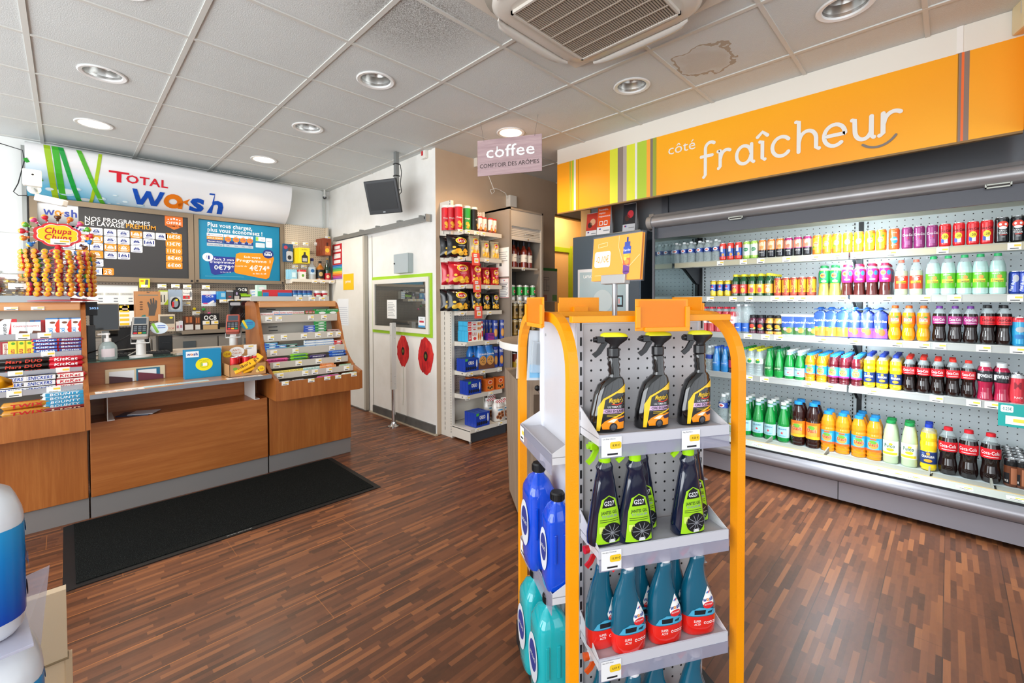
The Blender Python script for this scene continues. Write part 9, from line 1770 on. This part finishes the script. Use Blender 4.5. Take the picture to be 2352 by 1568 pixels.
# ---------------------------------------------------------------- goods on the back panels
def back_goods():
 Y = 6.095
 b = MB(); (xa, za), (xb, zb) = [(-0.007,1.254),(0.538,1.518)]; b.box(xa, xb, Y, 6.0995, za, zb, C('eef0ec', .45)); P = fy(Y); Q = shift(P); b.text(P, 'PRIX DU GAZ', xb-.52, zb-.055, .035, C('6a6c70'), w=.26)
 for k in range(6):
  x = xb-.09-.115*k; b.rect(P, x-.05, x+.05, zb-.10, zb-.075, C('cfd0c8')); b.text(Q, 'PROPANE', x, zb-.093, .009, C('5a5c60'), w=.07)
  for j in range(2): b.rect(P, x+.012, x+.045, zb-.14-.03*j, zb-.128-.03*j, C('8a8e94'))
  c = ('b8a492', 'b8a492', 'b8a492', 'd8a83a', 'd84a5a', '7ab04a')[k]; b.rrect(P, x-.04, x+.005, za+.0, za+.055, C(c), .012); b.rect(Q, x-.025, x-.01, za+.055, za+.07, C(c))
 one('gas_price_poster', b, 'white gas bottle price poster below the dark price board', 'poster')
 b = MB(); (xa, za), (xb, zb) = [(0.383,1.101),(0.521,1.325)]; b.box(xa, xb, Y, 6.0995, za, zb-.004, PAPER); P = fy(Y)
 for k in range(5): b.rect(P, xa+.005, xa+.08, zb-.04-.045*k, zb-.015-.045*k, C('f2c93a'))
 one('price_list', b, 'white sheet with yellow table rows beside the computer monitor', 'sheet')
 def tagat(px, py, lab, w=.075):
  x, z = (-0.367,4.04) if 0 else UZ(px, py, 6.04); b = MB(); b.box(x-w/2, x+w/2, 6.04, 6.041, z-.022, z+.022, TAG); price_tag(b, fy(6.04), x, z, w, .044); b.tube([(x, 6.042, z), (x, 6.099, z)], .002, STEEL, 6); one('price_ticket', b, lab, 'price ticket', 'price tickets on the taupe panel')
 for i, (px, py) in enumerate(((372, 657), (403, 657), (430, 658), (473, 659), (428, 697), (451, 719))): tagat(px, py, 'white and yellow price ticket on the taupe panel, %s' % ('left of the cable blister', 'above the cable blister', 'above the battery card', 'above the filter bag', 'below the battery card', 'above the cigar boxes')[i])
 b = MB(); (xa, za), (xb, zb) = [(0.543,1.498),(0.629,1.592)]; b.box(xa, xb, 6.03, 6.032, za, zb, C('f3e02a', .4)); P = fy(6.03); b.rect(P, xa+.015, xb-.02, za+.004, za+.03, WHITE); b.rect(shift(P), xa+.05, xb-.025, za+.01, za+.02, TAGY); b.poly(P, [(xb-.04, za+.03), (xb-.015, za+.03), (xb-.012, zb-.01), (xb-.035, zb-.01)], C('5a5c60')); b.rect(P, xa+.01, xb-.05, zb-.03, zb-.02, C('d83a2a')); one('glove_price_card', b, 'yellow price card with glove picture above the brown glove pack', 'price card')
 def hang(nm, lb, cat, q, y, d, base, fr, n=1, grp=None, dx=0, dy=.03):
  (xa, za), (xb, zb) = q; w, h = xb-xa, zb-za; b = packet(w, h, d, C(base, .35, 0, .2), fr); b.tube([(0, -d/2-.012, h*1.0-.012), (0, d/2, h-.012)], .0022, STEEL, 6); p = Proto(nm, [('pack', b)])
  for k in range(n): p.put(lb+('' if n == 1 else ', %s from the front' % ORD[k]), cat, ((xa+xb)/2+dx*k, y+dy*k, za), 0, grp)
 def f_gl(b, P, w, h):
  G = C('55504c', .6); Q = shift(P); b.poly(P, [(w*.5, h*.18), (w*.75, h*.18), (w*.84, h*.45), (w*.86, h*.68), (w*.79, h*.72), (w*.76, h*.55), (w*.74, h*.77), (w*.68, h*.78), (w*.67, h*.58), (w*.63, h*.76), (w*.57, h*.74), (w*.59, h*.55), (w*.50, h*.66), (w*.45, h*.62), (w*.52, h*.42)], G); b.rect(P, w*.1, w*.9, h*.86, h*.885, C('4a7a80'))
  for k in range(4): b.ell(P, w*.22, h*(.64-.08*k), w*.07, h*.022, C('6a4a34'), 8)
  b.poly(P, [(w*.15, h*.02), (w*.42, h*.03), (w*.38, h*.22), (w*.24, h*.2)], C('3a7a78')); b.ell(Q, w*.5, h*.965, w*.06, h*.012, C('3a2a1c'), 8)
 hang('glove_pack', 'brown card glove pack with grey glove picture behind the counter', 'glove pack', [(0.494,1.15),(0.693,1.456)], 5.85, .02, 'bd8552', f_gl, 2, 'brown glove packs', -.01)
 hang('charging_cable_pack', 'white and lime cable pack hanging right of the glove pack', 'cable pack', [(0.695,1.315),(0.772,1.468)], 5.98, .02, 'e8eadc', lambda b, P, w, h: (b.poly(P, [(w*.5, 0), (w, 0), (w, h*.4)], C('b8d42a')), b.rect(P, w*.2, w*.3, h*.2, h*.7, INK), b.rect(P, w*.55, w*.65, h*.2, h*.7, INK), b.rect(P, 0, w, h*.93, h, C('b8d42a'))))
 hang('cable_blister', 'tall blue-grey blister with a coiled black and red cable', 'blister pack', [(0.775,1.239),(0.897,1.48)], 5.98, .025, '9fb2c8', lambda b, P, w, h: (b.rrect(P, w*.12, w*.88, h*.08, h*.68, C('c9d2da', .1, 0, .6), .02), b.ell(shift(P), w*.5, h*.38, w*.33, h*.27, C('1c1d21')), b.ell(shift(P, .001), w*.5, h*.38, w*.2, h*.18, C('9aa6b2')), b.rect(shift(P, .0015), w*.25, w*.4, h*.2, h*.45, C('d8303a')), b.rect(shift(P, .0015), w*.5, w*.66, h*.48, h*.58, C('f0e02a'))))
 hang('battery_card', 'white and red coin battery card hanging on the taupe panel', 'battery pack', [(0.899,1.365),(0.987,1.481)], 5.98, .012, 'f0efec', lambda b, P, w, h: (b.rect(P, w*.05, w*.75, h*.12, h*.42, C('d8242c')), b.ell(shift(P), w*.45, h*.26, w*.16, h*.1, C('8a8478')), b.text(P, 'Energizer', w*.5, h*.6, h*.12, INK, w=w*.8), b.ell(P, w*.85, h*.55, w*.12, h*.3, C('8a8c90'))))
 hang('filter_bag', 'blue and white bag of filters lettered OCB hanging behind the counter', 'filter bag', [(1.067,1.296),(1.202,1.468)], 5.95, .03, 'dfe4ea', lambda b, P, w, h: (b.poly(P, [(0, h*.2), (w, h*.25), (w, h*.78), (0, h*.72)], C('1f4fc0')), b.text(shift(P), 'OCB', w*.55, h*.58, h*.12, WHITE, w=w*.55, bold=3), b.rect(shift(P), w*.1, w*.6, h*.72, h*.75, C('d83a4a')), b.poly(shift(P), [(w*.5, h*.1), (w*.9, h*.3), (w*.8, h*.4), (w*.45, h*.2)], WHITE), b.rect(shift(P), w*.1, w*.4, h*.15, h*.22, C('e8508a'))))
 for i, (px, py, c, nm) in enumerate(((446.5, 709, 'f0d81c', 'yellow'), (468, 710, '1faa3a', 'green'), (480.5, 720, 'ec4a9a', 'pink'))):
  x, z = UZ(px, py, 6.09); b = MB(); b.lathe([(.015, 0), (.015, .012), (.009, .018)], C(c, .4), 14, M=Matrix.Translation((x, 6.099, z)) @ Matrix.Rotation(PI/2, 4, 'X')); one('magnet', b, 'small %s round magnet on the taupe perforated panel' % nm, 'magnet', 'round magnets')
 def onshelf(nm, lb, cat, px0, px1, top, y, z, base, fr, d=.08, grp=None):
  x0, _ = UZ(px0, 684, y); x1, _ = UZ(px1, 684, y); _, zt = UZ((px0+px1)/2, top, y); b = packet(abs(x1-x0), zt-z, d, C(base, .4, 0, .1), fr); one(nm, b, lb, cat, grp, ((x0+x1)/2, y+d/2, z+.0005))
 z = 1.0405; y = 5.74
 onshelf('sunglasses_box', 'cream box with blue picture and yellow oval at the left end of the tobacco shelf', 'box', 365, 401, 722, y, z, 'd9cbb4', lambda b, P, w, h: (b.rect(P, w*.05, w*.95, h*.45, h*.9, C('6a665e')), b.ell(shift(P), w*.75, h*.8, w*.12, h*.06, C('f0e02a')), b.rect(P, 0, w*.35, 0, h*.35, C('2c62b4')), b.text(P, 'STOP', w*.7, h*.12, h*.1, C('c8303a'))))
 for i, (a, c_, t, col) in enumerate(((403, 411, 739, 'e4dcd8'), (411, 419, 737, 'd8dce4'), (421, 445, 726, '4a2a1c'), (446, 460, 728, '5a3a26'))):
  onshelf('tobacco_pack', ('small white pack left of the brown cigar packs', 'small grey pack left of the brown cigar packs', 'dark brown cigar pack with white warning label', 'brown cigar pack with round cream spots')[i], 'tobacco pack', a, c_, t, y, z, col, (lambda b, P, w, h: (b.rect(P, w*.1, w*.9, h*.05, h*.42, C('d8d6d2')), b.rect(P, w*.2, w*.45, h*.55, h*.95, C('b8683a')), b.rect(P, w*.55, w*.8, h*.55, h*.95, C('b8683a')))) if i > 1 else (lambda b, P, w, h: b.rect(P, w*.2, w*.8, h*.3, h*.6, C('b87a8a'))))
 def f_ocb(b, P, w, h): b.rect(P, w*.1, w*.9, h*.0, h*.3, C('c9a878')); b.text(P, 'OCB', w*.5, h*.62, h*.26, WHITE, w=w*.7, bold=4); b.rect(P, w*.08, w*.46, h*.33, h*.56, TAG); b.rect(P, w*.54, w*.94, h*.33, h*.56, TAG); b.rect(shift(P), w*.25, w*.44, h*.38, h*.5, TAGY); b.rect(shift(P), w*.72, w*.92, h*.38, h*.5, TAGY)
 onshelf('rolling_paper_box', 'black rolling paper box lettered OCB on the tobacco shelf', 'rolling papers', 461, 503, 720, y, z, '1b1b1d', f_ocb); onshelf('rolling_paper_box', 'flat black paper box at the right end of the tobacco shelf', 'rolling papers', 504, 545, 741, y, z, '2a2622', lambda b, P, w, h: b.rect(P, 0, w, 0, h*.3, C('8a7a5a')))
 # upper small shelf
 o = root('small_upper_shelf', 'small taupe shelf with price tickets above the right till monitor', 'shelf'); (xa, za), (xb, zb) = [(1.218,1.354),(1.597,1.388)]; zz = (za+zb)/2; b = MB(); b.box(xa, xb, 5.85, 6.099, zz-.004, zz, C('8c8173')); b.box(xa, xb, 5.846, 5.85, zz-.035, zz+.004, C('8c8173')); part('shelf', b, o)
 for px in (513, 529.5, 545, 562): b = MB(); x, _ = UZ(px, 684, 5.846); price_tag(b, fy(5.846), x, zz-.018, .078, .036); part('price_tag', b, o)
 y = 5.87; z = zz
 onshelf('sky_blue_pack', 'light blue filter pack at the left of the small upper shelf', 'pack', 500, 519, 669, y, z, '2f96d0', lambda b, P, w, h: b.rect(P, w*.4, w*.9, h*.3, h*.8, C('9ac8e0'))); onshelf('lighter_box', 'grey and black lighter box with a clear tilted lid on the small upper shelf', 'box', 520, 536, 667, y, z, '4a4a4e', lambda b, P, w, h: (b.rect(P, w*.3, w*.7, h*.25, h*.35, C('c8303a')), b.rect(P, 0, w, h*.85, h, C('b9bcc0'))))
 onshelf('tobacco_pack', 'black pack with silver mark on the small upper shelf', 'tobacco pack', 537, 551, 665, y, z, '242428', lambda b, P, w, h: (b.rect(P, w*.1, w*.9, 0, h*.35, C('b9b6b2')), b.ell(P, w*.5, h*.6, w*.15, h*.15, C('a89ac0')))); onshelf('rolling_paper_box', 'black and lime rolling paper box lettered OCB on the small upper shelf', 'rolling papers', 545, 569, 659, y+.09, z, '17181a', lambda b, P, w, h: (b.text(P, 'OCB', w*.5, h*.68, h*.2, WHITE, w=w*.85, bold=4), b.rect(P, w*.1, w*.9, h*.38, h*.5, C('8fc41c'))), .06)
 onshelf('rolling_paper_box', 'low black and lime paper tray in front on the small upper shelf', 'rolling papers', 553, 577, 676, y, z, '1c1d1c', lambda b, P, w, h: (b.rect(P, 0, w, h*.6, h, C('8fc41c')), b.text(P, 'OCB', w*.5, h*.15, h*.25, WHITE))); onshelf('rolling_paper_box', 'stack of white and blue paper packs at the right of the small upper shelf', 'rolling papers', 578, 592, 665, y, z, 'e4e8ec', lambda b, P, w, h: [b.poly(P, [(0, h*(.1+.3*k)), (w, h*(.2+.3*k)), (w, h*(.26+.3*k)), (0, h*(.18+.3*k))], C('4aa0d8')) for k in range(3)])
 # corner panel: miniatures and spirits
 for i, (px, py) in enumerate(((677, 559), (702, 560), (728, 560), (753, 546), (678, 612), (698, 612))):
  x, z_ = UZ(px, py, 6.0); b = MB(); b.box(x-.035, x+.035, 6.0, 6.001, z_-.02, z_+.02, TAG); price_tag(b, fy(6.0), x, z_, .07, .04); b.tube([(x, 6.002, z_), (x, 6.099, z_)], .002, STEEL, 6); one('price_ticket', b, 'price ticket on the cream perforated panel, %s' % ('top row, first', 'top row, second', 'top row, third', 'on the orange-brown packs', 'lower row, left', 'lower row, right')[i], 'price ticket', 'price tickets on the cream panel')
 hang('flask_pack', 'dark blue pack holding a clear flask on the cream panel', 'spirit pack', [(1.932,1.844),(2.049,2.073)], 5.97, .03, '1c4a72', lambda b, P, w, h: (b.rrect(P, w*.3, w*.95, h*.05, h*.6, C('b9bcc0', .1, 0, .6), .02), b.rect(P, w*.5, w*.72, h*.6, h*.8, C('4a3a3a')), b.ell(shift(P), w*.62, h*.25, w*.2, h*.12, C('2a2c34')), b.ell(P, w*.25, h*.8, w*.2, h*.1, C('b03a4a'))))
 hang('flask_pack', 'yellow card pack with a black flask on the cream panel', 'spirit pack', [(2.086,1.83),(2.217,2.027)], 5.86, .018, 'f3d81c', lambda b, P, w, h: (b.poly(P, [(w*.22, h*.05), (w*.8, h*.05), (w*.8, h*.45), (w*.6, h*.58), (w*.6, h*.72), (w*.42, h*.72), (w*.42, h*.58), (w*.22, h*.45)], C('2a2a2c')), b.rect(shift(P), w*.3, w*.72, h*.12, h*.34, C('b9b9b4')), b.text(P, 'RICARD', w*.5, h*.84, h*.07, C('6a5a1c'))), 6, 'yellow spirit packs', -.004)
 hang('flask_pack', 'brown and orange pack with an amber flask on the cream panel', 'spirit pack', [(2.377,1.946),(2.482,2.172)], 5.83, .018, '8a3a1c', lambda b, P, w, h: (b.rrect(P, w*.2, w*.85, h*.05, h*.55, C('c86a1c', .2, 0, .5), .01), b.ell(shift(P), w*.5, h*.3, w*.25, h*.13, C('f0c83a')), b.rect(P, w*.4, w*.62, h*.55, h*.75, C('4a1c10'))), 8, 'orange-brown spirit packs', -.002, .026)
 hang('miniature_bag', 'small clear bag with light blue card above the bottle shelf', 'small bag', [(1.995,1.625),(2.07,1.749)], 5.9, .015, '9ad0e4', lambda b, P, w, h: b.rect(P, w*.2, w*.8, h*.2, h*.7, C('d8eef4')), 4, 'light blue bags', -.012, .02)
 hang('miniature_bag', 'small white bag with red top above the bottle shelf', 'small bag', [(2.105,1.628),(2.182,1.749)], 5.9, .015, 'ece8e4', lambda b, P, w, h: (b.rect(P, 0, w, h*.8, h, C('d8303a')), b.ell(P, w*.5, h*.4, w*.2, h*.16, C('6aa83a'))), 4, 'red-topped bags', -.012, .02)
 def sp(nm, lb, px, prof, mats, h, lab):
  b = MB(); x = UZ(px, 684, 5.95)[0]; b.lathe([(r, z_*h) for r, z_ in prof], mats, 18, caps=False); l = MB(); z0, z1, r, col, c3 = lab; l.lathe([(r, z0*h), (r, z1*h)], C(col, .4), 18, caps=False); l.ell(cyl(r, .0008), 0, (z0+z1)/2*h, r*.5, (z1-z0)*.25*h, C(c3)); Proto(nm, [('glass', b), ('label', l)]).put(lb, 'spirit bottle', (x, 5.95, 1.6137), -.2)
 sp('vodka_bottle', 'clear spirit bottle with navy cap on the corner shelf', 717.5, [(0, 0), (.045, 0), (.045, .58), (.018, .74), (.018, .86), (.02, .86), (.02, .98), (0, .98)], [C('dfe8ec', .05, 0, 1, 0, .45)]*4+[C('24307a')]*3, .30, (.28, .58, .0458, 'c8dce8', '2c6aa8')); sp('whisky_bottle', 'amber whisky bottle with black label between the clear and green bottles', 736, [(0, 0), (.048, 0), (.05, .5), (.045, .66), (.018, .8), (.018, .88), (.02, .88), (.02, 1), (0, 1)], [C('b8721c', .08, 0, 1)]*5+[C('17171a')]*3, .265, (.12, .56, .0508, '17171a', 'c8a86a'))
 sp('sparkling_wine_bottle', 'dark green sparkling wine bottle with red label on the corner shelf', 752.5, [(0, 0), (.041, 0), (.042, .48), (.034, .62), (.015, .8), (.015, .94), (.018, .94), (.018, 1), (0, 1)], [C('16301c', .06, 0, 1)]*5+[C('c89a3a', .4)]*3, .305, (.05, .34, .0428, 'c8202c', 'e8c8a0'))
def UZ(px, py, y):
 t = (px-1176)/1014.26; s = -(py-784+75.13)/1014.26
 cp, sp_ = math.cos(-.0210067), math.sin(-.0210067); cy, sy = math.cos(.780560), math.sin(.780560); f = Vector((cy*cp, sy*cp, sp_)); r = Vector((sy, -cy, 0)); u = r.cross(f); ro = -.0032746
 d = f+(r*math.cos(ro)+u*math.sin(ro))*t+(-r*math.sin(ro)+u*math.cos(ro))*s; k = y/d.y; return d.x*k, 1.36+d.z*k
floor_things()
back_goods()
